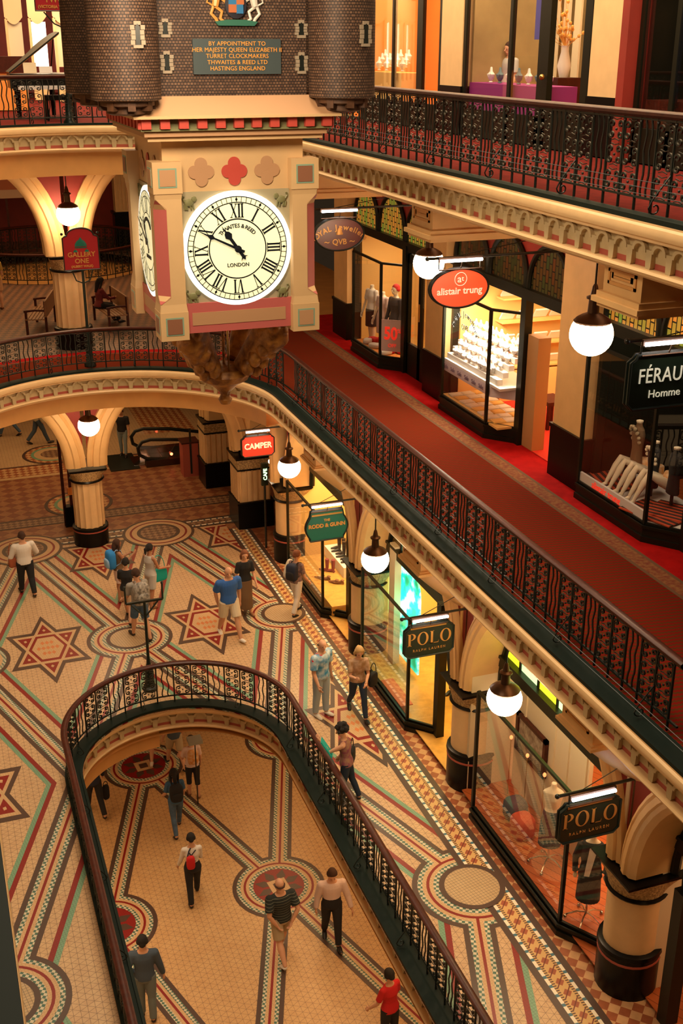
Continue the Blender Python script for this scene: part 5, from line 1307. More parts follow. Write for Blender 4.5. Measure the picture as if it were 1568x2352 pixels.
    for i, (f, a, e, a2) in enumerate(arms):
        sd = (-1, 1)[i]; sw = (.094 if fem else .108)*h*w; sh = tc(.262*h)+V3(sd*sw, 0, 0)
        d1 = V3(sd*math.sin(rad(a)), math.sin(rad(f))*math.cos(rad(a)), -math.cos(rad(f))*math.cos(rad(a))); g = f+e
        d2 = V3(sd*math.sin(rad(a2)), math.sin(rad(g))*math.cos(rad(a2)), -math.cos(rad(g))*math.cos(rad(a2)))
        el = sh+d1*.172*h; wr = el+d2*.150*h; ar = .8 if fem else 1
        B.ball(sh, .036*h*ar*w, 12); B.tube([tc(.26*h)+V3(sd*.05*h, 0, 0), sh], [.045*h*ar, .036*h*ar], 10)
        limb(B, [sh, sh.lerp(el, .45), el, el.lerp(wr, .3), wr], [.034*h*ar*w, .031*h*ar*w, .025*h*ar, .025*h*ar, .016*h])
        if hands: hand(B, wr, d2, sd, s)
        out['wrist%d' % i] = wr; out['hand%d' % i] = wr+d2*.09*s; out['sh%d' % i] = sh
        if top and sleeve != 'none':
            T.ball(sh, .044*h*ar*w, 12); T.tube([tc(.255*h)+V3(sd*.05*h, 0, 0), sh], [.050*h*ar, .043*h*ar], 10)
            if sleeve == 'short': T.tube([sh, sh.lerp(el, .75)], [.043*h*ar*w, .043*h*ar*w], 12)
            else: T.tube([sh, el, wr.lerp(el, .08)], [.043*h*ar*w, .035*h*ar*w, .027*h*ar], 12); T.ball(el, .035*h*ar*w, 10)
    # head
    if not headless:
        hy, hp_ = rad(head[0]), rad(head[1]); nk = tc(.345*h); hc = nk+V3(0, .012*h+.05*math.sin(hp_), .052*h)
        HM = Matrix.Translation(hc) @ Matrix.Rotation(hy, 4, 'Z') @ Matrix.Rotation(-hp_, 4, 'X')
        B.ball((0, 0, .008*h), .0465*h, 16, M=HM, sy=1.2, sz=1.25); B.ball((0, .022*h, -.032*h), .030*h, 12, M=HM, sz=1.05)
        B.tube([(0, .052*h, .008*h), (0, .066*h, -.012*h)], [.006*h, .010*h], 6, M=HM); B.ball((0, .064*h, -.012*h), .010*h, 6, M=HM)
        B.tube([(-.012*h, .050*h, -.032*h), (.012*h, .050*h, -.032*h)], .006*h, 6, M=HM)
        for sd in (-1, 1): B.ball((sd*.047*h, -.004*h, -.003*h), .013*h, 8, M=HM, sx=.45, sz=1.3)
        B.tube([nk+V3(0, 0, -.02*h), hc+V3(0, -.006*h, -.01*h)], [.031*h*(.88 if fem else 1)]*2, 10)
    P['_'] = 0; del P['_']
    remesh(B, voxel, 'body', skin, P)
    if not headless:
        e = MB()
        for sd in (-1, 1): e.ball((sd*.019*h, .0505*h, .006*h), .0055*h, 8, M=HM, sy=.6)
        e.build('eyes', M['ink'], P)
        if hair:
            H = MB(); hs = hairstyle
            if hs == 'fringe_bald': 
                for sd in (-1, 1): H.tube([(sd*.046*h, .015*h, .02*h), (sd*.050*h, -.02*h, .0), (sd*.03*h, -.052*h, -.012*h), (0, -.058*h, -.016*h)], [.005*h, .008*h, .010*h, .011*h], 8, M=HM)
            else:
                H.ball((0, -.012*h, .026*h), .052*h, 16, M=HM, sy=1.14, sz=1.08)
                for sd in (-1, 1): H.ball((sd*.036*h, -.012*h, .010*h), .024*h, 10, M=HM, sz=1.3, sy=1.5)
                H.ball((0, -.042*h, .0), .036*h, 12, M=HM)
                if hs in ('long', 'bob'):
                    L = .10 if hs == 'bob' else .19
                    H.tube([(0, -.03*h, .03*h), (0, -.050*h, -.03*h), (0, -.052*h, -L*h)], [.05*h, .05*h, .03*h], 12, M=HM, sq=.6)
                    for sd in (-1, 1): H.tube([(sd*.035*h, .0, .03*h), (sd*.052*h, -.01*h, -.02*h), (sd*.045*h, -.02*h, -L*h*.8)], [.022*h, .020*h, .013*h], 8, M=HM)
                if hs == 'curly':
                    random.seed(3)
                    for q in range(46):
                        a, b2 = random.uniform(0, 2*PI), random.uniform(-.25, 1.4); rr = .066*h
                        px, py, pz = rr*math.cos(b2)*math.cos(a), rr*math.cos(b2)*math.sin(a)*1.05-.018*h, rr*math.sin(b2)+.02*h
                        if py > .035*h and pz < .04*h: continue
                        H.ball((px, py, pz), .022*h, 6, M=HM)
                if hs == 'pony': H.tube([(0, -.055*h, .03*h), (0, -.085*h, .01*h), (0, -.085*h, -.08*h)], [.02*h, .024*h, .008*h], 8, M=HM)
            remesh(H, .010, 'hair', hair, P, 1)
    if top: remesh(T, .012, 'shirt', top, P, 2)
    if btm: remesh(Q, .012, {'skirt': 'skirt', 'midi': 'skirt', 'shorts': 'shorts'}.get(bottom, 'trousers'), btm, P, 2)
    if shoe: remesh(SH, .008, 'shoes', shoe, P, 1)
    out['tc'] = tc; out['h'] = h; out['obj'] = P; out['hz'] = hz
    return out
def at_person(o, pt):
    a = o['obj'].rotation_euler.z; L = o['obj'].location
    return (L.x+pt.x*math.cos(a)-pt.y*math.sin(a), L.y+pt.x*math.sin(a)+pt.y*math.cos(a), L.z+pt.z)
def rbox(mb, c, sx, sy, sz, r=.3, M4=None):
    """soft box: a superellipsoid"""
    n, k = 16, 10; vs = []
    sg = lambda v, p: math.copysign(abs(v)**p, v)
    for j in range(k+1):
        b = -PI/2+PI*j/k
        for i in range(n):
            a = 2*PI*i/n; vs.append((c[0]+sx*sg(math.cos(b), r)*sg(math.cos(a), r), c[1]+sy*sg(math.cos(b), r)*sg(math.sin(a), r), c[2]+sz*sg(math.sin(b), r)))
    mb.add(vs, [(j*n+i, j*n+(i+1) % n, (j+1)*n+(i+1) % n, (j+1)*n+i) for j in range(k) for i in range(n)], 0, M4)
def backpack(o, m, m2, label, s=1.0):
    c = o['tc'](.17*o['h'])+V3(0, -.135*s-.03, 0); t = thing('backpack', label, 'backpack', at_person(o, c), o['obj'].rotation_euler.z)
    b = MB(); rbox(b, (0, 0, 0), .15*s, .095*s, .22*s, .55); b.build('pack_body', m, t, smooth=1.5)
    b = MB(); rbox(b, (0, -.085*s, -.07*s), .115*s, .045*s, .11*s, .55); b.build('front_pocket', m2, t, smooth=1.5)
    for sd in (-1, 1):
        b = MB(); b.tube([(sd*.08*s, .06, .18*s), (sd*.085, .12, .23*s), (sd*.09, .24, .19*s), (sd*.10, .27, .06*s), (sd*.12, .20, -.09*s), (sd*.10*s, .07, -.15*s)], .016, 6, sq=.5); b.build('strap', m2, t)
    return t
def handbag(loc, rz, m, label, w=.16, h=.13, strap=.22, name='handbag'):
    t = thing(name, label, 'bag', loc, rz); b = MB(); rbox(b, (0, 0, -h), w, .05, h, .5); b.build('bag_body', m, t, smooth=1.5)
    b = MB(); b.tube([(w*.75*math.cos(PI*k/12), 0, -.01+strap*math.sin(PI*k/12)) for k in range(13)], .009, 6); b.build('handle', m, t); return t
# ---------------- people ----------------
HB_ = cl('black hair', (.012, .009, .008)); HBR = cl('brown hair', (.05, .02, .01)); HBL = cl('blonde hair', (.48, .30, .12)); HG = cl('grey hair', (.30, .26, .23)); HRD = cl('reddish hair', (.18, .06, .025))
c_wh = cl('white cotton', (.72, .68, .62)); c_bk = cl('black cotton', (.012, .012, .014)); c_bl = cl('royal blue cotton', (.03, .12, .42)); c_kh = cl('khaki cotton', (.42, .33, .20)); c_nv = cl('navy cotton', (.015, .022, .05))
c_dn = cl('blue denim', (.07, .13, .22), var=.3, vs=10); c_dd = cl('dark denim', (.015, .03, .06)); c_br = cl('brown cloth', (.16, .09, .04)); c_lg = cl('pale grey cloth', (.5, .48, .45)); c_pk = cl('pale pink cotton', (.68, .52, .48)); c_rd = cl('bright red cotton', (.55, .012, .015))
c_gy = cl('slate blue cloth', (.05, .075, .11)); c_tl = cl('teal cloth', (.0, .36, .32)); c_cam = cl('grey camouflage', (.45, .42, .38), var=.85, vs=16, col2=(.12, .11, .10)); c_haw = cl('blue flowered shirt', (.03, .25, .50), var=.9, vs=8, col2=(.55, .66, .70)); c_or = cl('orange print cloth', (.62, .25, .05), var=.7, vs=14, col2=(.7, .5, .3))
nt, b = nodes(c_haw); nz = nt.nodes.new('ShaderNodeTexNoise'); nz.inputs['Scale'].default_value = 6; tcn = nt.nodes.new('ShaderNodeTexCoord'); nt.links.new(tcn.outputs['Object'], nz.inputs['Vector'])
old = b.inputs['Base Color'].links[0].from_socket; nt.links.new(mixc(nt, math_n(nt, 'GREATER_THAN', nz.outputs['Fac'], .64), old, (.70, .02, .05)), b.inputs['Base Color'])
c_str = cl('dark striped jersey', (.015, .02, .018)); nt, b = nodes(c_str); s_ = xyz(nt)
nt.links.new(mixc(nt, math_n(nt, 'GREATER_THAN', math_n(nt, 'FRACT', math_n(nt, 'MULTIPLY', s_[2], 1/.055)), .86), (.014, .020, .018), (.16, .17, .13)), b.inputs['Base Color'])
s_wh = mat('white shoes', (.7, .66, .6), .5); s_bk = mat('black shoes', (.012, .01, .01), .4); s_br = mat('brown sandals', (.20, .08, .03), .6)
WK = ((22, 4), (-16, 22)); WK2 = ((-16, 22), (22, 4)); ST = ((3, 2), (-3, 3))
# ground floor, near to far
o = person('curly haired woman in dark jeans looking down by the railing of the ground floor void', 5.94, 16.2, 0, 60, 1.62, True, ((6, 4), (-12, 8)), ((60, 5, 75, -20), (5, 12, 20, 10)), 6, (10, 22), cl('purple print top', (.25, .06, .12), var=.8, vs=12, col2=(.35, .2, .12)), 'none', 'jeans', c_dd, s_bk, HB_, 'curly')
handbag(at_person(o, V3(.27, -.05, .98)), 1.0, c_bk, 'black square handbag hanging at the side of the curly haired woman', .15, .15)
fb = MB(); fb.box(-.13, .13, -.01, .01, -.17, .17); p = at_person(o, V3(-.14, .33, 1.22)); f_ = fb.build('folder', c_tl, smooth=None); f_.location = p; f_.rotation_euler = (-.6, .2, 1.2); tag(f_, 'turquoise folder held by the curly haired woman', 'folder')
person('man in a blue flowered shirt and pale jeans standing on the mosaic beside the border', 6.45, 19.1, 0, -150, 1.76, False, ((4, 3), (-3, 3)), ((-4, 10, 12, 6), (5, 10, 30, 6)), 1, (-25, 6), c_haw, 'short', 'trousers', cl('pale blue denim', (.36, .44, .50)), s_wh, HB_, 'fringe_bald', build=1.1)
o = person('blonde woman in a brown print top and dark jeans walking by the shop windows', 7.15, 18.85, 0, 175, 1.68, True, WK, ((15, 5, 55, -25), (20, 10, 90, -10)), 4, (0, 25), cl('brown print top', (.30, .17, .07), var=.7, vs=10, col2=(.5, .35, .25)), 'short', 'jeans', c_dd, s_bk, HBL, 'bob')
handbag(at_person(o, V3(-.30, .05, 1.0)), .5, c_bk, 'black handbag carried by the blonde woman', .12, .16)
o = person('balding man in a royal blue polo shirt and cream shorts walking across a star', 5.55, 23.0, 0, -170, 1.86, False, ((24, 3), (-14, 18)), ((-12, 10, 10, 4), (-28, 6, 25, -10)), 1, (-15, 10), c_bl, 'short', 'shorts', cl('cream cotton', (.68, .58, .42)), s_wh, HG, 'fringe_bald', build=1.14)
o = person('fair haired woman in a black top and long brown skirt beside the man in blue', 6.2, 24.0, 0, -175, 1.68, True, ((8, 2), (-5, 6)), ((12, 8, 20, 4), (5, 14, 35, 18)), 1, (-10, 8), c_bk, 'short', 'skirt', c_br, s_br, HRD, 'bob')
o = person('woman in white trousers with a navy backpack looking into the boot shop window', 7.35, 23.6, 0, -55, 1.66, True, ((14, 3), (-10, 12)), ((8, 8, 20, 4), (8, 8, 30, 4)), 3, (-20, 8), cl('flowery print top', (.35, .22, .18), var=.8, vs=16, col2=(.12, .08, .1)), 'short', 'trousers', c_wh, s_bk, HRD, 'short')
backpack(o, c_nv, c_bk, 'navy backpack worn by the woman in white trousers')
jk = MB(); rbox(jk, (0, 0, 0), .07, .10, .24, .6); j_ = jk.build('jacket', cl('cream cloth', (.6, .55, .42)), smooth=1.5); j_.location = at_person(o, V3(-.24, .02, 1.12)); j_.rotation_euler = (0, .35, .3); tag(j_, 'cream jacket slung over the left arm of the woman with the navy backpack', 'jacket')
o = person('young man in denim shorts standing on the central ring behind the empty sign frame', 3.6, 23.6, 0, 15, 1.76, False, ((16, 3), (-14, 10)), ((15, 8, 40, 4), (20, 8, 50, 4)), 5, (0, 10), cl('grey shirt', (.3, .28, .25)), 'short', 'shorts', c_dn, cl('dark brown shoes', (.04, .025, .015)), HBR, 'short')
backpack(o, c_cam, c_cam, 'grey camouflage backpack worn by the young man in denim shorts', 1.25)
person('dark haired person in a black top amid the group with backpacks', 3.5, 24.6, 0, -20, 1.64, True, WK, ((20, 8, 40, 4), (25, 10, 50, 0)), 3, (0, 4), c_bk, 'short', 'shorts', cl('tan cloth', (.5, .33, .2)), s_bk, HB_, 'short')
o = person('woman in a brown top and pale shorts with a bright blue backpack', 3.48, 25.7, 0, -75, 1.64, True, ST, ((20, 5, 90, -10), (30, 5, 100, -5)), 0, (10, 0), c_br, 'none', 'shorts', c_pk, s_br, HBR, 'long', skin=SKIN2)
backpack(o, cl('bright blue nylon', (.02, .22, .62)), cl('pale blue nylon', (.3, .5, .75)), 'bright blue striped backpack worn by the woman at the left of the group', 1.1)
o = person('woman in pale shorts on the right of the group, carrying a turquoise bag', 4.15, 25.1, 0, -60, 1.66, True, ((3, 2), (-6, 4)), ((10, 5, 55, -5), (20, 8, 60, 5)), 1, (0, 4), c_lg, 'none', 'shorts', c_lg, s_br, HB_, 'pony', skin=SKIN2)
handbag(at_person(o, V3(.10, .17, 1.0)), .3, c_tl, 'large turquoise shoulder bag of the woman right of the group', .23, .17, .36)
o = person('person in a white shirt and black trousers walking away at the far left', 1.37, 26.8, 0, 10, 1.70, False, ((14, 2), (-10, 14)), ((10, 20, 30, 4), (14, 24, 40, 0)), 2, (0, 4), c_wh, 'long', 'trousers', c_bk, s_bk, HBR, 'short', build=1.14)
handbag(at_person(o, V3(-.28, .06, 1.05)), .4, cl('rust leather', (.32, .08, .03)), 'rust brown shoulder bag of the person in the white shirt', .10, .13, .4)
person('person in a black shirt and pale jeans standing by the foot of the escalator', 5.4, 36.4, 0, 160, 1.66, False, ((5, 2), (-8, 6)), ((5, 8, 12, 4), (35, 30, 20, 25)), 0, (0, 8), c_bk, 'short', 'jeans', cl('washed denim', (.28, .36, .38)), s_bk, HBR, 'short')
person('person in jeans walking at the far left edge, seen below the cornice', 2.0, 39.8, 0, 60, 1.7, False, WK, ((5, 8, 20, 4), (5, 8, 20, 4)), 0, (0, 0), c_nv, 'long', 'jeans', c_dn, s_bk, HB_, 'short', hands=False)
person('person in dark trousers walking behind the far arch', 2.9, 38.6, 0, -80, 1.72, False, WK2, ((5, 8, 20, 4), (5, 8, 20, 4)), 0, (0, 0), c_kh, 'long', 'trousers', c_gy, s_bk, HB_, 'short', hands=False)
# lower floor
person('man in a dark striped shirt and khaki shorts, hands behind his back, lower floor', 4.86, 16.85, ZL, 5, 1.86, False, ((-18, 20), (20, 3)), ((-30, 12, 22, -30), (-30, 12, 22, -30)), 3, (0, 12), c_str, 'short', 'shorts', c_kh, s_wh, HBR, 'fringe_bald', build=1.12)
person('man in a pale pink shirt and black trousers on the lower floor walking towards us', 5.9, 16.9, ZL, 170, 1.84, False, ((16, 4), (-10, 14)), ((5, 18, 14, 14), (-8, 12, 12, 6)), 2, (0, 28), c_pk, 'long', 'trousers', c_bk, s_bk, HBR, 'short', tuck=True, build=1.05)
o = person('woman in a white shirt and black trousers with a red bag on the lower floor', 3.6, 18.95, ZL, -5, 1.68, True, ((-10, 8), (20, 3)), ((10, 14, 20, 10), (15, 5, 80, -10)), 3, (0, 14), c_wh, 'long', 'trousers', c_bk, s_bk, HB_, 'short', tuck=True)
t = thing('backpack', 'small red bag on the back of the woman in the white shirt', 'bag', at_person(o, V3(-.05, -.16, 1.12)), math.radians(-5)); b_ = MB(); rbox(b_, (0, 0, 0), .09, .06, .16, .6); b_.build('bag_body', c_rd, t, smooth=1.5)
b_ = MB(); b_.tube([(-.06, .03, .12), (-.02, .05, .25), (.02, .08, .3)], .014, 6); b_.tube([(.10, .04, -.02), (-.02, .07, .2)], .010, 6); b_.tube([(-.08, .05, -.0), (.12, .07, .24)], .010, 6); b_.build('strap', c_nv, t)
o = person('long haired woman in blue top and jeans with black backpack on the lower floor', 3.75, 21.3, ZL, 0, 1.68, True, ((-14, 16), (18, 3)), ((10, 10, 40, 4), (10, 10, 30, 4)), 3, (0, 10), cl('blue denim shirt', (.04, .11, .22)), 'short', 'jeans', c_dn, s_bk, HB_, 'long')
backpack(o, c_bk, c_bk, 'black backpack worn by the long haired woman on the lower floor')
o = person('person in pink top and black shorts, head hidden by a notice board, lower floor', 4.4, 22.5, ZL, 0, 1.66, True, ((4, 3), (-8, 8)), ((12, 12, 60, 8), (5, 10, 20, 4)), 0, (0, 0), c_pk, 'short', 'capri', c_bk, s_br, HBR, 'short')
backpack(o, c_or, c_or, 'small orange print backpack on the lower floor', .85)
person('person in white socks and shorts walking under the far edge of the lower floor opening', 3.72, 24.4, ZL, 160, 1.75, False, ((20, 3), (-20, 30)), ((5, 8, 20, 4), (5, 8, 20, 4)), 0, (0, 0), c_wh, 'short', 'shorts', c_wh, s_wh, HBR, 'short')
person('person with black shoes and white socks beside the far edge of the lower floor opening', 4.25, 23.8, ZL, 10, 1.75, False, WK, ((5, 8, 20, 4), (5, 8, 20, 4)), 0, (0, 0), c_gy, 'short', 'shorts', c_kh, s_bk, HBR, 'short')
person('dark haired man in slate blue shirt and grey jeans at the lower left', 2.1, 16.2, ZL, -10, 1.86, False, ((5, 3), (-5, 6)), ((-20, 20, 70, -35), (4, 14, 10, 10)), 2, (0, 5), c_gy, 'long', 'trousers', cl('grey jeans', (.13, .16, .16)), s_bk, HB_, 'short')
o = person('person in dark clothes with a black bag at the left edge of the void', 2.12, 22.6, ZL, 10, 1.70, False, WK, ((10, 8, 20, 4), (15, 14, 20, 8)), 0, (0, 5), c_nv, 'long', 'trousers', c_bk, s_bk, HB_, 'short')
handbag(at_person(o, V3(.30, .1, .62)), .4, c_bk, 'black bag carried low by the person in the dark suit', .08, .2, .1)
person('person in a bright red shirt at the bottom edge of the lower floor', 6.0, 14.1, ZL, 20, 1.74, True, ST, ((10, 14, 30, 8), (10, 12, 30, 4)), 2, (0, 10), c_rd, 'short', 'trousers', c_bk, s_bk, HB_, 'short')
# gallery one, far end
person('woman in a dark red top seated on the bench right of the far column', 4.35, 31.9, 5.5, -75, 1.64, True, ((85, 75), (80, 60)), ((30, 5, 50, -15), (35, 5, 55, -15)), 8, (0, 15), cl('dark red knit', (.16, .02, .02)), 'long', 'trousers', c_bk, s_bk, HB_, 'long', sit=.52, skin=SKIN2)
person('person in a mustard top at the far left edge of gallery one', 1.85, 34.8, 5.5, 20, 1.66, True, ST, ((5, 10, 20, 4), (5, 10, 20, 4)), 0, (0, 0), cl('mustard cloth', (.40, .25, .05)), 'short', 'shorts', cl('tan cloth 2', (.5, .28, .15)), s_br, HRD, 'short', hands=False)
# behind the glass on the top floor and in the middle polo shop
person('person in a pale shirt behind the glass of the top middle shop', 11.3, 21.7, Z2, 100, 1.7, False, ST, ((5, 8, 20, 4), (5, 8, 20, 4)), 0, (0, 10), c_lg, 'short', 'trousers', c_bk, s_bk, HBR, 'short', hands=False)
# ---------------- far end, all floors ----------------
e = MB(); e.box(-8, 14, 50, 50.2, 0, 5); struct(e.build('wall_far_1', M['orange'], smooth=None))
e = MB(); e.box(-8, 14, 47.5, 47.7, 5.5, 10.5); struct(e.build('wall_far_2', M['redwall'], smooth=None))
e = MB(); e.box(-8, 14, 46, 46.2, Z2, 17); struct(e.build('wall_far_3', M['redwall'], smooth=None))
e = MB(); e.box(-7, 14, 31.5, 50, 4.98, 5.05); struct(e.build('ceiling_far_1', M['orange'], smooth=None))
e = MB(); e.box(-7, 14, 31.5, 48, 10.5, 10.6); struct(e.build('ceiling_far_2', M['orange'], smooth=None))
for x, y, lb in ((7.4, 45.2, 'left'), (8.6, 41.5, 'right'), (2.0, 46.8, 'far left'), (-1.0, 46.8, 'leftmost')):
    t = thing('pilaster', '%s fluted cream pilaster with tall black base beyond the round opening of gallery one' % lb, 'pilaster', (x, y, 5.5)); a = MB(); a.box(-.42, .42, -.3, .3, 0, 1.25); a.box(-.47, .47, -.35, .35, 1.2, 1.3); a.build('base', M['black'], t, smooth=None)
    a = MB(); a.box(-.36, .36, -.25, .25, 1.3, 5)
    for k in range(-2, 3): a.box(k*.14-.04, k*.14+.04, -.28, -.25, 1.4, 4.2)
    a.build('shaft', M['cream2'], t, smooth=None)
# round opening in gallery one beyond the bench, seen by its railing
OC = Path(4.2, 3.05, 41.4, 41.4)
class Ring:
    def __init__(s, cx, cy, R): s.cx, s.cy, s.R = cx, cy, R
    def at(s, t, d=0): a = t/s.R; return (s.cx+(s.R+d)*math.cos(a), s.cy+(s.R+d)*math.sin(a), a)
    def L1(s): return 0
    def total(s): return 2*PI*s.R
    def ts(s, t0, t1, step=.3): n = max(2, int((t1-t0)/step)); return [t0+(t1-t0)*i/n for i in range(n+1)]
RG = Ring(4.2, 41.3, 3.1)
make_railing(RG, 5.52, .98, .2, 0, RG.total(), 'railing round the circular opening in the far floor of gallery one', braces=False)
# pale lit surround below the opening
M['lit_floor'] = mat('pale peach stone', (.75, .42, .20), .5)
# hanging signs of the galleries, on posts
def post_sign(x, y, z, zb, zt, w, label, lines, sxp=0):
    t = thing('post_sign', label, 'sign', (x, y, z)); h = zt-zb
    p = MB(); p.lathe([(.14, 0), (.14, .06), (.09, .12), (.07, .45), (.05, .55), (.035, .7), (.03, zb-z)], n=14); p.build('post', M['green'], t)
    pts = [(-w/2, zb-z), (w/2, zb-z), (w/2, zt-z-.22), (w/2-.06, zt-z-.18)]+[(.30*w/.8*math.cos(PI*k/14), zt-z-.17+.17*math.sin(PI*k/14)) for k in range(15)]+[(-w/2+.06, zt-z-.18), (-w/2, zt-z-.22)]
    b = MB(); b.prism([(a+sxp, c) for a, c in pts], -.025, .025, 'y'); b.build('board', M['sign_crimson'], t, smooth=None)
    r = MB(); r.tube([(a+sxp, -.03, c) for a, c in pts], .018, 6, closed=True)
    for sd in (-1, 1): r.ball((sxp+sd*(w/2), 0, zt-z-.13), .035, 8); r.tube([(0, 0, zb-z-.32), (sd*.16, 0, zb-z-.25), (sd*.24+sxp, 0, zb-z-.02)], .016, 6)
    r.build('frame', M['green'], t)
    d = MB(); T = Matrix.Translation((sxp, -.032, zt-z-.42)) @ Matrix.Diagonal((1, .12, 1, 1)); d.lathe([(.14, 0), (.13, .06), (.09, .12), (.03, .16), (.015, .2)], n=16, M=T); d.box(-.14, .14, -.01, .01, -.04, -.02, 0, T)
    for sd in (-1, 1): d.lathe([(.05, -.13), (.045, -.10), (.01, -.07)], n=10, c=(sd*.13, 0), M=T)
    d.build('dome_emblem', M['sign_teal'], t)
    lettering(t, [(a, sz, sxp, zz-z, {'bold': .003}) for a, sz, zz in lines], M['gold_l'], tr(y=-.031)); return t
M['sign_crimson'] = mat('crimson sign enamel', (.33, .006, .012), .4)
post_sign(3.43, 27.45, 5.5, 7.82, 8.78, .82, 'crimson gallery one sign with gold letters on a green post', [('GALLERY', .155, 8.17), ('ONE', .155, 8.02), ('(ALBERT WALK)', .07, 7.90)])
post_sign(3.4, 27.3, 11.05, 13.36, 14.3, .82, 'crimson gallery two sign cut by the top edge of the photo', [('TWO', .17, 13.58), ('(VICTORIA WALK)', .085, 13.44)], sxp=-.12)
# the empty sign frame on the ground floor
t = thing('sign_frame', 'empty dark green sign frame on a post by the void railing', 'sign frame', (3.36, 21.3, 0)); p = MB()
p.lathe([(.16, 0), (.16, .06), (.11, .10), (.09, .45), (.07, .55), (.05, .62), (.032, .8), (.03, 2.08)], n=14); p.build('post', M['green'], t)
f = MB(); f.box(-.38, .38, -.025, .025, 2.06, 2.10)
for sd in (-1, 1): f.tube([(sd*.38, 0, 2.08), (sd*.385, 0, 2.42)], .022, 6); f.ball((sd*.385, 0, 2.45), .035, 8); f.tube([(0, 0, 1.72), (sd*.12, 0, 1.86), (sd*.28, 0, 2.05)], .018, 6)
f.build('frame', M['green'], t)
# benches on gallery one
def bench(x, y, rz, label):
    t = thing('bench', label, 'bench', (x, y, 5.5), rz, None)
    for i in range(6): a = MB(); a.box(-.9, .9, -.26+i*.09, -.19+i*.09, .42, .45); a.build('seat_slat', M['slat'], t, smooth=None)
    a = MB(); a.box(-.9, .9, .27, .31, .50, .92, M=None); a.build('backrest', M['slat'], t, smooth=None)
    for sx in (-.82, .82):
        a = MB(); a.box(sx-.035, sx+.035, -.26, -.20, 0, .64); a.build('leg', M['wood'], t, smooth=None); a = MB(); a.box(sx-.035, sx+.035, .25, .31, 0, .92); a.build('leg', M['wood'], t, smooth=None)
        a = MB(); a.tube([(sx, -.28, .64), (sx, 0, .67), (sx, .27, .66)], .03, 6); a.build('armrest', M['wood'], t)
M['slat'] = mat('brown bench slats', (.25, .12, .05), .4)
bench(2.75, 31.9, -PI/2-.25, 'slatted timber bench left of the far column on gallery one'); bench(4.6, 31.7, -PI/2+.1, 'timber bench right of the far column, a woman sitting on it')
# framed poster at far left of gallery one
t = thing('poster', 'framed orange and white poster at the far left of gallery one', 'poster', (3.05, 44.6, 8.0)); a = MB(); a.box(-.62, .62, -.03, 0, -.5, .62); a.build('sheet', mat('pale poster paper', (.55, .38, .27), .6), t, smooth=None)
a = MB(); a.box(-.48, .48, -.04, -.03, -.2, .5); a.build('picture', mat('orange poster print', (.42, .12, .05), .6), t, smooth=None); a = MB(); a.box(-.04, .04, -.02, .02, -2.5, -.5); a.build('stand', M['wood'], t, smooth=None)
t = thing('spotlight', 'small bright spotlight under the upper beam left of the clock', 'spotlight', (5.85, 36.5, 10.3)); a = MB(); a.ball((0, 0, 0), .13, 10, sz=.6); a.build('lens', M['globe'], t); a = MB(); a.lathe([(.13, .02), (.10, .12), (.04, .2)], n=12); a.build('housing', M['bronze'], t)
# escalator -------------------------------------------------
t = thing('escalator', 'escalator with black rubber handrails going down at the far end of the ground floor', 'escalator', (0, 0, 0))
for i, y0 in enumerate((35.15, 36.35)):
    hp = [(8.6, y0, .42), (8.4, y0, .5), (7.0, y0, .80), (6.1, y0, .90), (5.82, y0, .84), (5.68, y0, .66), (5.72, y0, .42), (5.95, y0, .26), (6.6, y0, .18)]
    a = MB(); a.tube(hp, .06, 8); a.build('handrail', M['iron'], t)
    a = MB(); a.prism([(p[0], p[2]) for p in hp[2:]], y0-.02, y0+.02, 'y'); a.build('balustrade', M['glass'], t, smooth=None)
    a = MB(); a.box(5.9, 8.6, y0-.14, y0+.14, 0, .22); a.build('skirt', M['chrome'] if i else M['bronze'], t, smooth=None)
for k in range(6): a = MB(); a.box(6.2+k*.38, 6.55+k*.38, 35.3, 36.2, .02-.0*k, .05); a.build('step', M['iron'], t, smooth=None)
a = MB(); a.box(5.55, 6.15, 35.3, 36.2, .015, .03); a.build('comb_plate', M['chrome'], t, smooth=None)
a = MB(); a.box(6.9, 7.0, 35.3, 36.2, .3, .36); a.build('red_lamp', mat('small lit red lamp', (1, .2, .1), .4, emit=6, ecol=(1, .12, .05)), t, smooth=None) if False else None
a = MB(); a.ball((6.75, 35.1, .35), .05, 8); tag(a.build('signal_lamp', mat('small lit red lamp', (1, .2, .1), .4, emit=8, ecol=(1, .14, .05))), 'small glowing red lamp on the escalator side', 'signal lamp')
a = MB(); a.box(4.75, 5.7, 35.0, 36.6, .012, .022); tag(a.build('floor_mat', M['iron'], smooth=None), 'dark floor mat in front of the escalator', 'mat')
t = thing('display_case', 'dark red display case beside the escalator and the square pier', 'display case', (7.1, 34.0, 0)); a = MB(); a.box(-.25, .25, -.25, .25, 0, 1.1); a.build('cabinet', M['redband'], t, smooth=None); a = MB(); a.box(-.28, .28, -.28, .28, 1.1, 1.15); a.build('top', M['wood'], t, smooth=None)
a = MB(); a.box(-.03, .03, -.27, -.24, .1, 1.6); a.build('post', M['iron'], t, smooth=None)
# telephone post left of the far column
t = thing('information_post', 'dark twin post stand with an orange tray left of the fluted far column', 'stand', (2.93, 31.0, 0))
for sx in (-.1, .1): a = MB(); a.box(sx-.04, sx+.04, -.04, .04, 0, 2.6); a.build('post', M['wood'], t, smooth=None)
a = MB(); a.box(.02, .42, -.12, .0, .95, 1.15); a.build('tray', M['wall_or'], t, smooth=None); a = MB(); a.box(.05, .25, -.10, -.02, 1.75, 1.95); a.build('red_panel', M['sign_red'], t, smooth=None); a = MB(); a.box(-.12, .35, -.15, .1, 0, .6); a.build('base', M['black'], t, smooth=None)
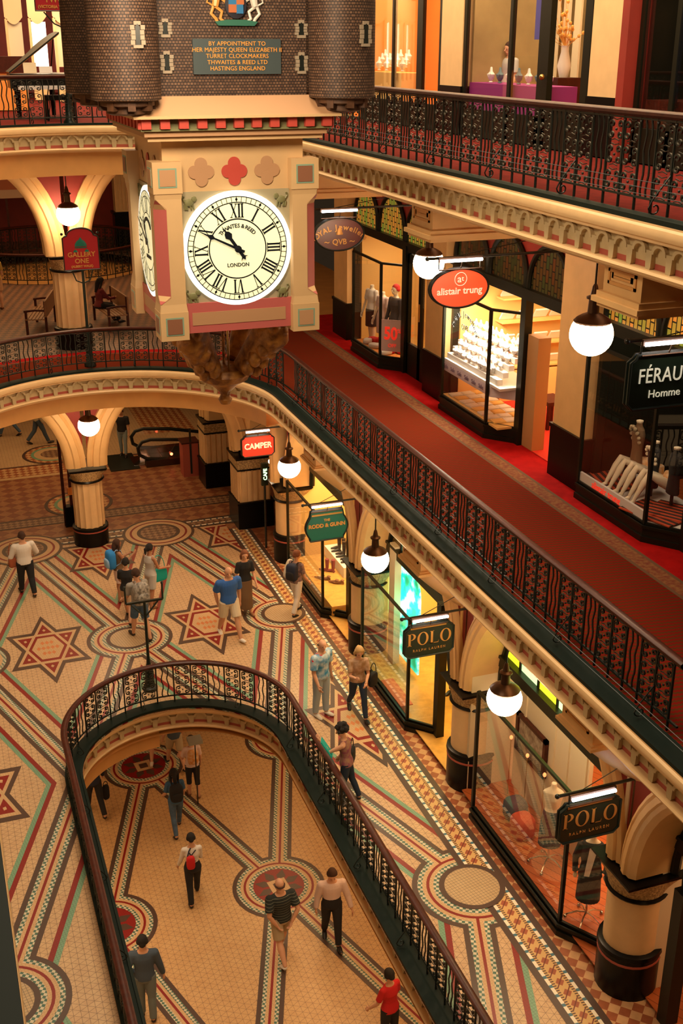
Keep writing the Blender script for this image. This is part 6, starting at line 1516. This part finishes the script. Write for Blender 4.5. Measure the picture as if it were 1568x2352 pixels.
# vertical green neon sign beside the boot shop
t = thing('neon_sign', 'narrow vertical dark sign with green white letters under the camper sign', 'sign', (7.76, 27.6, 2.15)); a = MB(); a.box(-.09, .09, -.05, .05, -.32, .30); a.build('board', M['sign_dk'], t, smooth=None)
lettering(t, [('CAFE', .14, 0, 0, {'bold': .003})], mat('lit green white letters', (.8, 1, .7), .4, emit=2.5, ecol=(.6, 1, .5)), Matrix.Translation((.01, -.055, 0)) @ FRONT @ Matrix.Rotation(PI/2, 4, 'Z'))
a = MB(); a.tube([(0, .0, -.32), (0, 0, -2.15)], .03, 6); a.build('post', M['iron'], t); a = MB(); a.ball((.17, 0, .33), .06, 10); a.build('small_lamp', M['globe'], t)
# red and black door group between the pier and the slim column
t = thing('shop_door', 'dark timber door frames with a red panel between the square pier and the slim column', 'door', (8.3, 28.0, 0)); a = MB()
for y in (-.7, -.2, .3): a.box(-.05, .05, y-.05, y+.05, 0, 3.3)
a.box(-.05, .05, -.7, .3, 3.2, 3.3); a.build('frame', M['dkwood'], t, smooth=None); a = MB(); a.box(-.03, .03, -.65, -.2, .25, .95); a.build('red_panel', M['wall_red'], t, smooth=None); a = MB(); a.box(-.02, .02, -.2, .3, .1, 3.2); a.build('pane', M['glass'], t, smooth=None)
# grand piano at the top left -----------------------------------
t = thing('grand_piano', 'black grand piano with raised lid at the top left, behind the uppermost railing', 'piano', (3.15, 30.4, Z2))
shape = [(-.75, -.75), (.75, -.75), (.78, .2), (.70, .75), (.45, 1.0), (.2, .95), (0, .55), (-.35, .3), (-.75, .15)]
a = MB(); a.prism(shape, .68, 1.0, 'z'); a.build('case', M['black'], t, smooth=None)
a = MB(); T = Matrix.Translation((-.75, 0, 1.02)) @ Matrix.Rotation(-.62, 4, 'Y'); a.prism([(x+.75, y) for x, y in shape], 0, .03, 'z', 0, T); a.prism([(x*.97+.75, y*.97) for x, y in shape], -.015, 0, 'z', 1, T); a.build('lid', [M['iron'], M['gold_l']], t, smooth=None)
a = MB(); a.box(-.6, .6, -.95, -.75, .66, .74); a.build('keyboard', M['white'], t, smooth=None); a = MB(); a.tube([(.3, .2, 1.0), (.42, .2, 1.75)], .015, 6); a.build('lid_prop', M['black'], t)
for x, y in ((-.6, -.6), (.6, -.6), (.35, .7)): a = MB(); a.tube([(x, y, 0), (x, y, .68)], [.05, .075], 8); a.build('leg', M['black'], t)
for x, c_, lb in ((-.28, 'wall_cream', 'pale green sheet of music standing on the black piano, left one'), (.08, 'white', 'bright white sheet of music standing on the black piano, right one')):
    a = MB(); a.box(-.15, .15, -.01, .01, 0, .24 if x < 0 else .15); o = a.build('sheet_music', M[c_], smooth=None); o.location = (3.15+x, 29.6, Z2+1.02); o.rotation_euler = (-.3, 0, 0); tag(o, lb, 'sheet music')
t = thing('piano_stool', 'black padded stool before the grand piano', 'stool', (3.4, 28.9, Z2)); a = MB(); a.box(-.35, .35, -.18, .18, .45, .56); a.build('seat', M['black'], t, smooth=None)
for sx in (-.3, .3):
    for sy in (-.14, .14): a = MB(); a.box(sx-.025, sx+.025, sy-.025, sy+.025, 0, .45); a.build('leg', M['black'], t, smooth=None)
# lit shop fronts behind the piano
M['awning'] = mat('cream scalloped pelmet', (.80, .55, .30), .6); M['glow'] = mat('lit white shop sign', (1, .95, .85), .5, emit=2.2, ecol=(1, .93, .75))
for i in range(7):
    x = 3.6+i*.62; y = 41.0-i*1.1
    t = thing('lit_shop_bay', '%s from the left of the receding lit shop bays behind the piano' % ['first', 'second', 'third', 'fourth', 'fifth', 'sixth', 'seventh'][i], 'shop bay', (x, y, Z2)) 
    a = MB(); a.box(-.25, .25, -.05, .05, 0, .5); a.box(-.28, -.20, -.06, .06, 0, 2.4); a.build('frame', M['cream2'], t, smooth=None)
    a = MB(); a.prism([(-.28, 3.1), (.28, 3.1), (.28, 2.45)]+[(.28-.56*k/8, 2.45-.22*math.sin(PI*k/8)) for k in range(1, 9)], -.06, -.0, 'y'); a.build('pelmet', M['awning'], t, smooth=None)
    a = MB(); rbox(a, (0, -.1, 3.5), .24, .05, .26, .4); a.build('sign_panel', M['glow'], t, smooth=1.5)
    a = MB(); a.box(-.2, .25, .05, .08, 1.0, 2.3); a.build('lit_window', M['glow'] if i % 2 else M['wall_cream'], t, smooth=None)
area('far_shop_light', (5.5, 37, 15), 3, 380, (1, .78, .5), sy=6)

# ---------------- merchandise ----------------
M['mannequin'] = mat('white mannequin plaster', (.78, .68, .50), .35)
def bust(x, y, z, rz, s, m, label, grp): 
    b = MB(); b.lathe([(.05*s, 0), (.06*s, .01*s), (.03*s, .03*s), (.085*s, .08*s), (.10*s, .14*s), (.04*s, .19*s), (.03*s, .25*s), (.02*s, .26*s)], n=12, sy=.55); b.tube([(.06*s*math.cos(a), -.045*s, .15*s+.05*s*math.sin(a)) for a in [PI+PI*k/8 for k in range(9)]], .006*s, 4)
    o = b.build('jewellery_bust', m); o.location = (x, y, z); o.rotation_euler = (0, 0, rz); tag(o, label, 'jewellery bust', grp); return o
proto = None; random.seed(5)
j0 = bust(10.2, 19.6, 6.72, -PI/2-.3, 1.0, M['white'], 'white necklace bust in the bright jewellery window', 'necklace busts in the bright jewellery window')
for i in range(5):
    for j in range(9):
        if i == 0 and j == 0: continue
        o = j0.copy(); C.objects.link(o); o.location = (10.17+i*.12, 19.45+j*.23+random.uniform(-.04, .04), 6.72+i*.13+(.0 if i else 0)); o.rotation_euler = (0, 0, -PI/2-.3+random.uniform(-.2, .2)); k_ = random.uniform(.8, 1.15); o.scale = (k_*1.5, k_, k_*.8)
t = thing('display_counter', 'stepped cream display counter inside the bright jewellery window', 'counter', (0, 0, 0))
for i in range(5): a = MB(); a.box(10.10+i*.12, 10.10+(i+1)*.12, 19.2, 21.5, 6.60+i*.13, 6.71+i*.13); a.build('step', M['white'], t, smooth=None)
a = MB(); a.box(10.04, 10.9, 18.95, 21.5, 6.55, 6.60); a.build('shelf', M['white'], t, smooth=None)
a = MB(); a.box(10.03, 10.9, 18.95, 21.5, 5.78, 5.82); a.build('lower_shelf', M['wall_gold'], t, smooth=None)
a = MB(); a.box(10.04, 10.05, 19.35, 21.5, 6.34, 6.55); a.prism([(10.04, 19.35), (10.05, 19.36), (10.45, 18.9), (10.44, 18.89)], 6.34, 6.55, 'z'); o = a.build('sale_strip', mat('lilac white sale strip', (.62, .55, .60), .6), t, smooth=None)
SIDE = Matrix.Rotation(-PI/2, 4, 'Z') @ FRONT
for k in range(6): pass
lettering(o, [('Sale', .13, -1.9+k*.33, 0, {}) for k in range(6)], mat('grey script', (.18, .15, .22), .5), Matrix.Translation((10.033, 21.35-1.9-.05, 6.44)) @ SIDE @ Matrix.Translation((1.9, 0, 0)) if False else Matrix.Translation((10.033, 19.5, 6.44)) @ SIDE)
lettering(t, [('ROYAL Jewellers', .17, -.6, 0, {'arc': .62, 'k': .85}), ('QVB', .15, -.6, -.26, {})], M['ink'], Matrix.Translation((9.993, 19.9, 7.72)) @ SIDE, 'window_lettering')
for i in range(3):
    for j in range(8):
        a = MB(); a.box(-.13, .13, -.11, .11, 0, .03); a.box(-.10, .10, -.08, .08, .03, .035); o = a.build('jewellery_tray', M['white'] if (i+j) % 3 else M['wall_gold'], smooth=None); o.location = (10.22+i*.27, 19.3+j*.28, 5.83); o.rotation_euler = (0, 0, random.uniform(-.2, .2)); tag(o, 'pale jewellery tray on the lower shelf of the bright window', 'tray', 'trays on the lower shelf of the jewellery window')
# clothes window
wm = M['mannequin']
person('headless mannequin in a white top, left in the small clothes window', 10.45, 26.8, 5.6, 110, 1.72, True, ST, ((5, 10, 15, 4), (5, 10, 15, 4)), 0, (0, 0), c_wh, 'short', 'midi', c_bk, None, None, 'short', wm, True, 'mannequin', 'mannequin', headless=True)
person('headless mannequin in a pink print top, middle of the small clothes window', 10.45, 26.05, 5.6, 110, 1.68, True, ST, ((5, 10, 15, 4), (5, 10, 15, 4)), 0, (0, 0), c_pk, 'short', 'midi', cl('pale skirt', (.6, .45, .4)), None, None, 'short', wm, True, 'mannequin', 'mannequin', headless=True)
person('mannequin with a red beret and grey jacket in the small clothes window', 10.5, 25.35, 5.6, 110, 1.80, True, ST, ((5, 10, 15, 4), (5, 10, 15, 4)), 0, (0, 0), cl('grey jacket', (.06, .05, .05)), 'long', 'midi', c_bk, None, cl('red felt', (.5, .01, .01)), 'short', wm, True, 'mannequin', 'mannequin')
t = thing('sale_poster', 'pale poster with large red 50 in the small clothes window', 'poster', (10.02, 24.75, 6.36)); a = MB(); a.box(-.25, .25, -.005, .005, -.42, .34); a.build('sheet', mat('pale pink paper', (.6, .42, .38), .6), t, smooth=None); t.rotation_euler = (0, 0, math.radians(-38)); t.location = (10.17, 24.78, 6.36)
lettering(t, [('50', .42, -.02, .0, {'bold': .012, 'sx': .8}), ('%', .15, .19, .08, {}), ('OFF', .12, .02, -.28, {})], M['sign_red'], Matrix.Translation((0, -.012, 0)) @ FRONT)
for i in range(9):
    a = MB(); rbox(a, (0, 0, 0), .16, .11, .06, .6); o = a.build('folded_garment', c_rd if i % 3 else c_wh, smooth=1.5); o.location = (10.15+(i % 3)*.2, 25.1+(i//3)*.6+(i % 2)*.1, 5.85); o.rotation_euler = (0, 0, i*.7); tag(o, 'folded red or white garment on the floor of the small clothes window', 'garment', 'folded garments in the small clothes window')
a = MB(); a.prism([(10.02, 25.03), (10.36, 24.62), (10.9, 24.62), (10.9, 26.8), (10.02, 26.8)], 5.5, 5.79, 'z'); tag(a.build('window_platform', M['wall_or'], smooth=None), 'raised platform inside the small clothes window', 'platform')
# right window of gallery one: seated leg mannequins
a = MB(); a.prism([(10.1, 14.0), (10.45, 13.55), (11.2, 13.55), (11.2, 15.9), (10.1, 15.9)], 5.5, 5.80, 'z'); t = a.build('window_platform', M['white'], smooth=None); tag(t, 'white platform with red lettering in the dark window at the right edge', 'platform')
lettering(t, [('alistair trung', .17, 0, 0, {'bold': .001})], M['sign_red'], Matrix.Translation((10.052, 15.1, 5.88)) @ SIDE)
wp = MB(); wp.box(10.056, 10.10, 13.98, 15.93, 5.79, 5.97); wp.build('white_strip', M['white'], t, smooth=None)
c_stripe = cl('striped red and black textile', (.45, .06, .02)); nt, b = nodes(c_stripe); s_ = xyz(nt)
nt.links.new(mixc(nt, math_n(nt, 'GREATER_THAN', math_n(nt, 'FRACT', math_n(nt, 'ADD', math_n(nt, 'MULTIPLY', s_[0], 1/.12), 50)), .45), (.50, .07, .02), (.03, .015, .01)), b.inputs['Base Color'])
for i, (x, y, rz) in enumerate(((10.45, 14.2, .3), (10.75, 14.0, .55), (10.5, 15.7, -.2))): a = MB(); a.box(-.35, .35, -.5, .5, 0, .02); o = a.build('striped_textile', c_stripe, smooth=None); o.location = (x, y, 5.82+i*.015); o.rotation_euler = (0, 0, rz); tag(o, ['striped red and black cloth in front on the white platform', 'striped red and black cloth at the right on the white platform', 'striped cloth behind the white mannequin legs'][i], 'cloth')
for i, (x, y) in enumerate(((10.62, 15.35), (10.62, 15.0), (10.62, 14.65))):
    t = thing('half_mannequin', ['pair of white mannequin legs, leftmost of the three pairs', 'pair of white mannequin legs, middle of the three pairs', 'pair of white mannequin legs, rightmost of the three pairs'][i], 'mannequin legs', (x, y, 5.83), math.radians(80))
    for sd in (-1, 1):
        a = MB(); hp = V3(sd*.08, -.25, .30); kn = V3(sd*.09, .12, .50); an = V3(sd*.09, .32, .10)
        limb(a, [hp, hp.lerp(kn, .5), kn, kn.lerp(an, .35), an], [.085, .075, .055, .058, .035]); a.tube([an, an+V3(0, .02, -.06), an+V3(0, .16, -.08)], [.035, .04, .02], 8); remesh(a, .012, 'leg', wm, t)
    a = MB(); loft(a, [((0, -.38, .22), .13, .09), ((0, -.28, .36), .16, .11), ((0, -.30, .48), .12, .09)], 14); a.build('orange_band', c_or, t, smooth=1.5)
for i, (x, y, zz) in enumerate(((10.75, 15.35, 6.75), (10.75, 14.85, 6.55), (10.8, 14.35, 6.6))):
    t = thing('torso_form', ['dark draped torso form at the left behind the white legs', 'dark torso form with a white flower garland behind the white legs', 'dark torso form at the right behind the white legs'][i], 'torso form', (x, y, zz), math.radians(80)); a = MB(); loft(a, [((0, 0, -.55), .15, .10), ((0, 0, -.25), .12, .08), ((0, 0, 0), .17, .10), ((0, 0, .1), .15, .07), ((0, 0, .14), .06, .05), ((0, 0, .22), .05, .05)], 16); remesh(a, .02, 'torso', c_br if i == 0 else c_bk, t)
    a = MB(); a.lathe([(.055, .20), (.06, .23), (0, .25)], n=12); a.build('neck_cap', M['mannequin'], t); a = MB(); a.tube([(0, 0, -.55), (0, 0, 5.83-zz)], .03, 8); a.build('stand', M['iron'], t)
    if i < 2:
        g = MB()
        for k in range(12): g.ball((.15*math.cos(k*PI/6), .06+.05*math.sin(k*PI/6), .02+.16*math.sin(k*PI/6)-.05), .035, 7)
        g.build('garland', M['mannequin'] if i else c_kh, t, smooth=1.5)
# polo window mannequins on wheeled stands
def stand_mannequin(x, y, face, label, torso, skirt, jacket=None, sash=False):
    t = thing('dress_form', label, 'mannequin', (x, y, .12), math.radians(face))
    st = MB(); st.tube([(0, 0, .12), (0, 0, .9)], .018, 8); st.build('pole', M['chrome'], t)
    for k in range(5):
        a = MB(); an = 2*PI*k/5; a.tube([(0, 0, .16), (.14*math.cos(an), .14*math.sin(an), .15), (.30*math.cos(an), .30*math.sin(an), .07)], .014, 6); a.ball((.31*math.cos(an), .31*math.sin(an), .035), .034, 8); a.build('wheeled_foot', M['chrome'], t)
    a = MB(); loft(a, [((0, 0, .85), .13, .10), ((0, 0, .98), .15, .11), ((0, 0, 1.15), .115, .085), ((0, 0, 1.32), .15, .11), ((0, 0, 1.45), .17, .09), ((0, 0, 1.50), .10, .06), ((0, 0, 1.53), .05, .05), ((0, 0, 1.62), .045, .045)], 18); remesh(a, .014, 'torso', torso, t)
    a = MB(); loft(a, [((0, 0, .42), .19, .15), ((0, 0, .7), .18, .14), ((0, 0, .98), .165, .125), ((0, 0, 1.10), .13, .10)], 18); remesh(a, .014, 'skirt', skirt, t)
    if jacket:
        a = MB(); loft(a, [((0, 0, .86), .19, .14), ((0, 0, 1.1), .15, .115), ((0, 0, 1.35), .185, .13), ((0, 0, 1.47), .16, .09), ((0, 0, 1.5), .09, .06)], 18)
        for sd in (-1, 1): a.tube([(sd*.17, 0, 1.44), (sd*.24, .01, 1.2), (sd*.23, .05, .95)], [.055, .05, .045], 10)
        remesh(a, .014, 'jacket', jacket, t)
        a = MB(); a.add([(-.07, .125, 1.47), (.05, .125, 1.45), (.10, .155, .95), (.02, .15, .95)], [(0, 1, 2, 3)]); o = a.build('white_shirt_front', M['white'], t, smooth=None)
        bt = MB(); bt.ball((-.10, .135, 1.33), .03, 8, sy=.4); bt.build('brooch', M['brass'], t)
        for sd in (-1, 1): hnd = MB(); hnd.ball((sd*.225, .07, .90), .035, 8, sz=1.5); hnd.build('hand', wm, t)
stand_mannequin(8.36, 12.0, 150, 'black jacketed mannequin with a white shirt front on a wheeled chrome stand', wm, c_bk, c_bk)
stand_mannequin(8.45, 13.35, 150, 'cream mannequin torso in a grey blue skirt, behind the lower polo sign', M['mannequin'], cl('grey blue tweed', (.07, .09, .10), var=.5, vs=30))
for i, (x, y, c_) in enumerate(((8.4, 14.15, c_rd), (8.5, 14.6, c_gy))):
    a = MB(); rbox(a, (0, 0, .22), .2, .2, .22, .6); o = a.build('pouffe', cl('orange red cloth', (.60, .08, .03)) if i == 0 else c_, smooth=1.5); o.location = (x, y, .12); tag(o, ['orange red draped pouffe on the floor of the polo window', 'dark grey draped stand beside the orange red pouffe'][i], 'pouffe')
for i, (x, y) in enumerate(((8.72, 14.1), (8.72, 14.7), (8.72, 15.3))):
    t = thing('candle_lamp', 'small orange shaded lamp inside the polo shop', 'lamp', (x, y, 1.33), 0, 'small lamps in the polo shop'); a = MB(); a.ball((0, 0, 0), .032, 10, sz=1.3); a.build('lamp_shade', mat('amber lamp shade', (1, .4, .1), .4, emit=2.0, ecol=(1, .30, .10)), t); a = MB(); a.tube([(0, 0, -.05), (.0, 0, -1.2)], .008, 5); a.build('stem', M['brass'], t)
# middle shop: suited figures and panel
person('headless mannequin in a dark suit near the turquoise screen', 9.25, 18.75, .1, 120, 1.8, False, ST, ((5, 8, 20, 4), (5, 8, 20, 4)), 0, (0, 0), c_bk, 'long', 'trousers', c_bk, s_bk, None, 'short', wm, False, 'mannequin', 'mannequin', headless=True)
a = MB(); a.prism([(-.55, .1), (.55, .1), (.55, 1.9)]+[(.55*math.cos(PI*k/10), 1.9+.5*math.sin(PI*k/10)) for k in range(11)]+[(-.55, 1.9)], -.03, .03, 'y'); o = a.build('standing_screen', M['wall_cream'], smooth=None); o.location = (8.75, 18.2, .1); o.rotation_euler = (0, 0, 1.1); tag(o, 'round topped pale folding screen behind the middle polo sign', 'screen')
a = MB(); a.box(9.2, 9.5, 17.7, 18.5, .1, .9); tag(a.build('display_table', M['wood'], smooth=None), 'small dark display table in the middle polo shop', 'table')
a = MB(); a.box(8.55, 8.7, 20.4, 20.7, .1, 2.9); tag(a.build('window_column', M['wall_cream'], smooth=None), 'pale inner post left of the turquoise screen', 'post')
# boots and shoes
def boot(x, y, z, rz, h, m, label, grp=None):
    t = MB(); t.tube([(0, -.05, h), (0, -.05, .10), (0, -.04, .05), (0, .05, .035), (0, .15, .03)], [.055, .042, .040, .038, .022], 10); t.box(-.03, .03, -.09, -.05, 0, .04); t.ball((0, .155, .03), .024, 8)
    o = t.build('boot', m); o.location = (x, y, z); o.rotation_euler = (0, 0, rz); tag(o, label, 'boot', grp); return o
s_pur = mat('plum suede', (.22, .04, .05), .7)
boot(8.55, 24.95, .35, .8, .34, s_pur, 'plum tall boot standing in the boot shop window, left of its pair'); boot(8.68, 24.85, .35, .8, .34, s_pur, 'plum tall boot standing in the boot shop window, right of its pair')
for i, (x, y) in enumerate(((8.3, 24.55), (8.42, 24.45), (8.55, 24.2), (8.66, 24.12))): boot(x, y, .35, .9+.3*(i % 2), .09, s_br, 'flat brown sandal in the front of the boot shop window', 'flat sandals in the boot shop window')
for i in range(6): boot(9.05+.05*(i % 2), 24.7+i*.18, .62, PI/2, .42, s_bk, 'tall black boot in the row on the white block', 'tall black boots in a row')
a = MB(); a.box(8.85, 9.3, 24.4, 25.9, .1, .62); tag(a.build('display_block', M['white'], smooth=None), 'white display block carrying the row of black boots', 'display block')
a = MB(); a.box(8.05, 9.4, 23.0, 26.0, .1, .345); tag(a.build('window_platform', M['boards_y'], smooth=None), 'golden boarded platform inside the boot shop window', 'platform')
# top floor displays
shapes = [('vase', [(.06, 0), (.10, .08), (.11, .16), (.05, .26), (.06, .30)]), ('carafe', [(.07, 0), (.09, .05), (.04, .2), (.03, .34), (.045, .36)]), ('bowl', [(.04, 0), (.05, .02), (.13, .12), (.14, .13)])]
def shelf_set(x, y0, y1, z, n, mats, where, grp):
    t = thing('glass_shelf', 'glass shelf '+where, 'shelf'); a = MB(); a.box(x-.16, x+.16, y0, y1, z-.03, z); a.build('shelf_board', M['wall_gold'], t, smooth=None)
    for i in range(n):
        nm_, pr = shapes[i % 3]; a = MB(); a.lathe(pr, n=12); o = a.build(nm_, M[mats[i % len(mats)]]); o.location = (x, y0+(i+.5)*(y1-y0)/n, z); tag(o, 'small %s %s' % (nm_, where), nm_, grp)
M['gilt'] = mat('gilt glass', (.8, .45, .12), .25, metal=.3); M['clear'] = mat('pale crystal', (.8, .75, .65), .15)
for k, z in enumerate((12.6, 13.3, 14.0)):
    shelf_set(12.1, 23.3, 25.3, z, 6, ['clear', 'gilt'], 'in the orange lit left shop on the top floor, %s row' % ['lowest', 'middle', 'upper'][k], 'glassware of the left top shop %d' % k)
    shelf_set(12.2, 17.4, 18.6, z, 4, ['gilt', 'clear'], 'in the amber recess right of the black door, %s row' % ['lowest', 'middle', 'upper'][k], 'glassware of the amber recess %d' % k)
jb = None
for i in range(12):
    o = bust(10.65+.14*(i % 3), 25.6+.16*i, 12.15+.08*(i % 3), -PI/2, 1.15, M['white'], 'white necklace bust behind the top left shop glass', 'necklace busts of the top left shop')
a = MB(); a.box(10.5, 11.1, 25.3, 27.6, Z2, 12.12); tag(a.build('display_plinth', M['wall_gold'], smooth=None), 'tan display counter behind the top left shop glass', 'plinth')
for i in range(7): bust(10.75, 19.1+.38*i, Z2+.98, -PI/2, 1.1, cl('blue grey display', (.12, .18, .2)) if i % 2 else M['white'], 'necklace stand on the purple display plinth', 'necklace stands on the purple plinth')
t = thing('flower_vase', 'tall vase with a gilt flower arrangement in the top middle shop', 'vase', (11.6, 20.1, Z2)); a = MB(); a.box(-.25, .25, -.25, .25, 0, 1.1); a.build('pedestal', M['wood'], t, smooth=None); a = MB(); a.lathe([(.08, 1.1), (.13, 1.3), (.06, 1.6), (.08, 1.65)], n=14); a.build('vase_body', M['clear'], t)
a = MB(); random.seed(2)
for k in range(40): v = Vector((random.gauss(0, .13), random.gauss(0, .13), 1.75+abs(random.gauss(0, .3)))); a.ball(v, .035, 6); a.tube([(0, 0, 1.6), v], .005, 3)
a.build('flowers', M['gilt'], t)
hw = MB(); hw.box(-.01, .01, -.1, .1, -.4, .4); o = hw.build('hanging_banner', cl('blue violet banner', (.10, .10, .40)), smooth=None); o.location = (10.9, 19.9, 13.2); tag(o, 'small blue violet banner hanging in the top middle shop', 'banner')
# right top shop: garments and a big blue pole
a = MB(); a.tube([(10.75, 14.55, Z2+.6), (10.7, 14.5, Z2+2.6)], .09, 10); tag(a.build('blue_post', mat('bright blue cloth', (.02, .10, .55), .6)), 'tall bright blue rolled cloth in the top right shop window', 'roll')
for i, (y, c_) in enumerate(((15.2, c_or), (14.1, c_rd), (13.6, c_haw), (15.5, c_br))): a = MB(); loft(a, [((0, 0, -.7), .18, .1), ((0, 0, -.3), .16, .09), ((0, 0, 0), .2, .1), ((0, 0, .1), .08, .05)], 14); o = a.build('hanging_garment', c_, smooth=1.5); o.location = (11.2, y, Z2+2.1); tag(o, ['orange print garment in the top right shop', 'red garment in the top right shop', 'blue print garment in the top right shop', 'brown garment in the top right shop'][i], 'garment')
a = MB(); a.box(10.5, 11.3, 13.0, 15.7, Z2, Z2+.9); tag(a.build('display_plinth', M['wood'], smooth=None), 'dark display plinth behind the top right shop glass', 'plinth')
# small sign on a post and kiosk counter on the lower floor under the far edge
t = thing('notice_stand', 'small grey notice board on a stand hiding the head of the person in pink', 'notice', (4.42, 22.15, ZL)); a = MB(); a.tube([(0, 0, 0), (0, 0, 1.75)], .015, 6); a.build('post', M['iron'], t); a = MB(); a.box(-.16, .16, -.14, .14, 1.72, 1.80); a.build('board', M['lit_grey'] if 'lit_grey' in M else mat('grey board', (.3, .32, .28), .5), t, smooth=None)
a = MB(); a.box(5.2, 9.2, 42.0, 42.3, 0, .85); tag(a.build('low_parapet', M['black'], smooth=None), 'low black parapet beyond the escalator at the far end of the ground floor', 'parapet')
t = thing('counter', 'brown counter with an orange front behind the piano at the top left', 'counter', (1.9, 34, Z2)); a = MB(); a.box(-1.2, 1.35, -.3, .3, .95, 1.35); a.build('top_box', M['wood'], t, smooth=None)
a = MB(); a.box(-1.1, 1.25, -.25, .25, 0, .95); a.build('orange_front', M['wall_or'], t, smooth=None)
t = thing('curtain', 'pale hanging curtain strips inside the top middle shop', 'curtain', (12.3, 20.9, Z2))
for k in range(3): a = MB(); a.box(-.02, .02, -.12+k*.42, .12+k*.42, .9, 4.3); a.build('strip', M['wall_cream'], t, smooth=None)
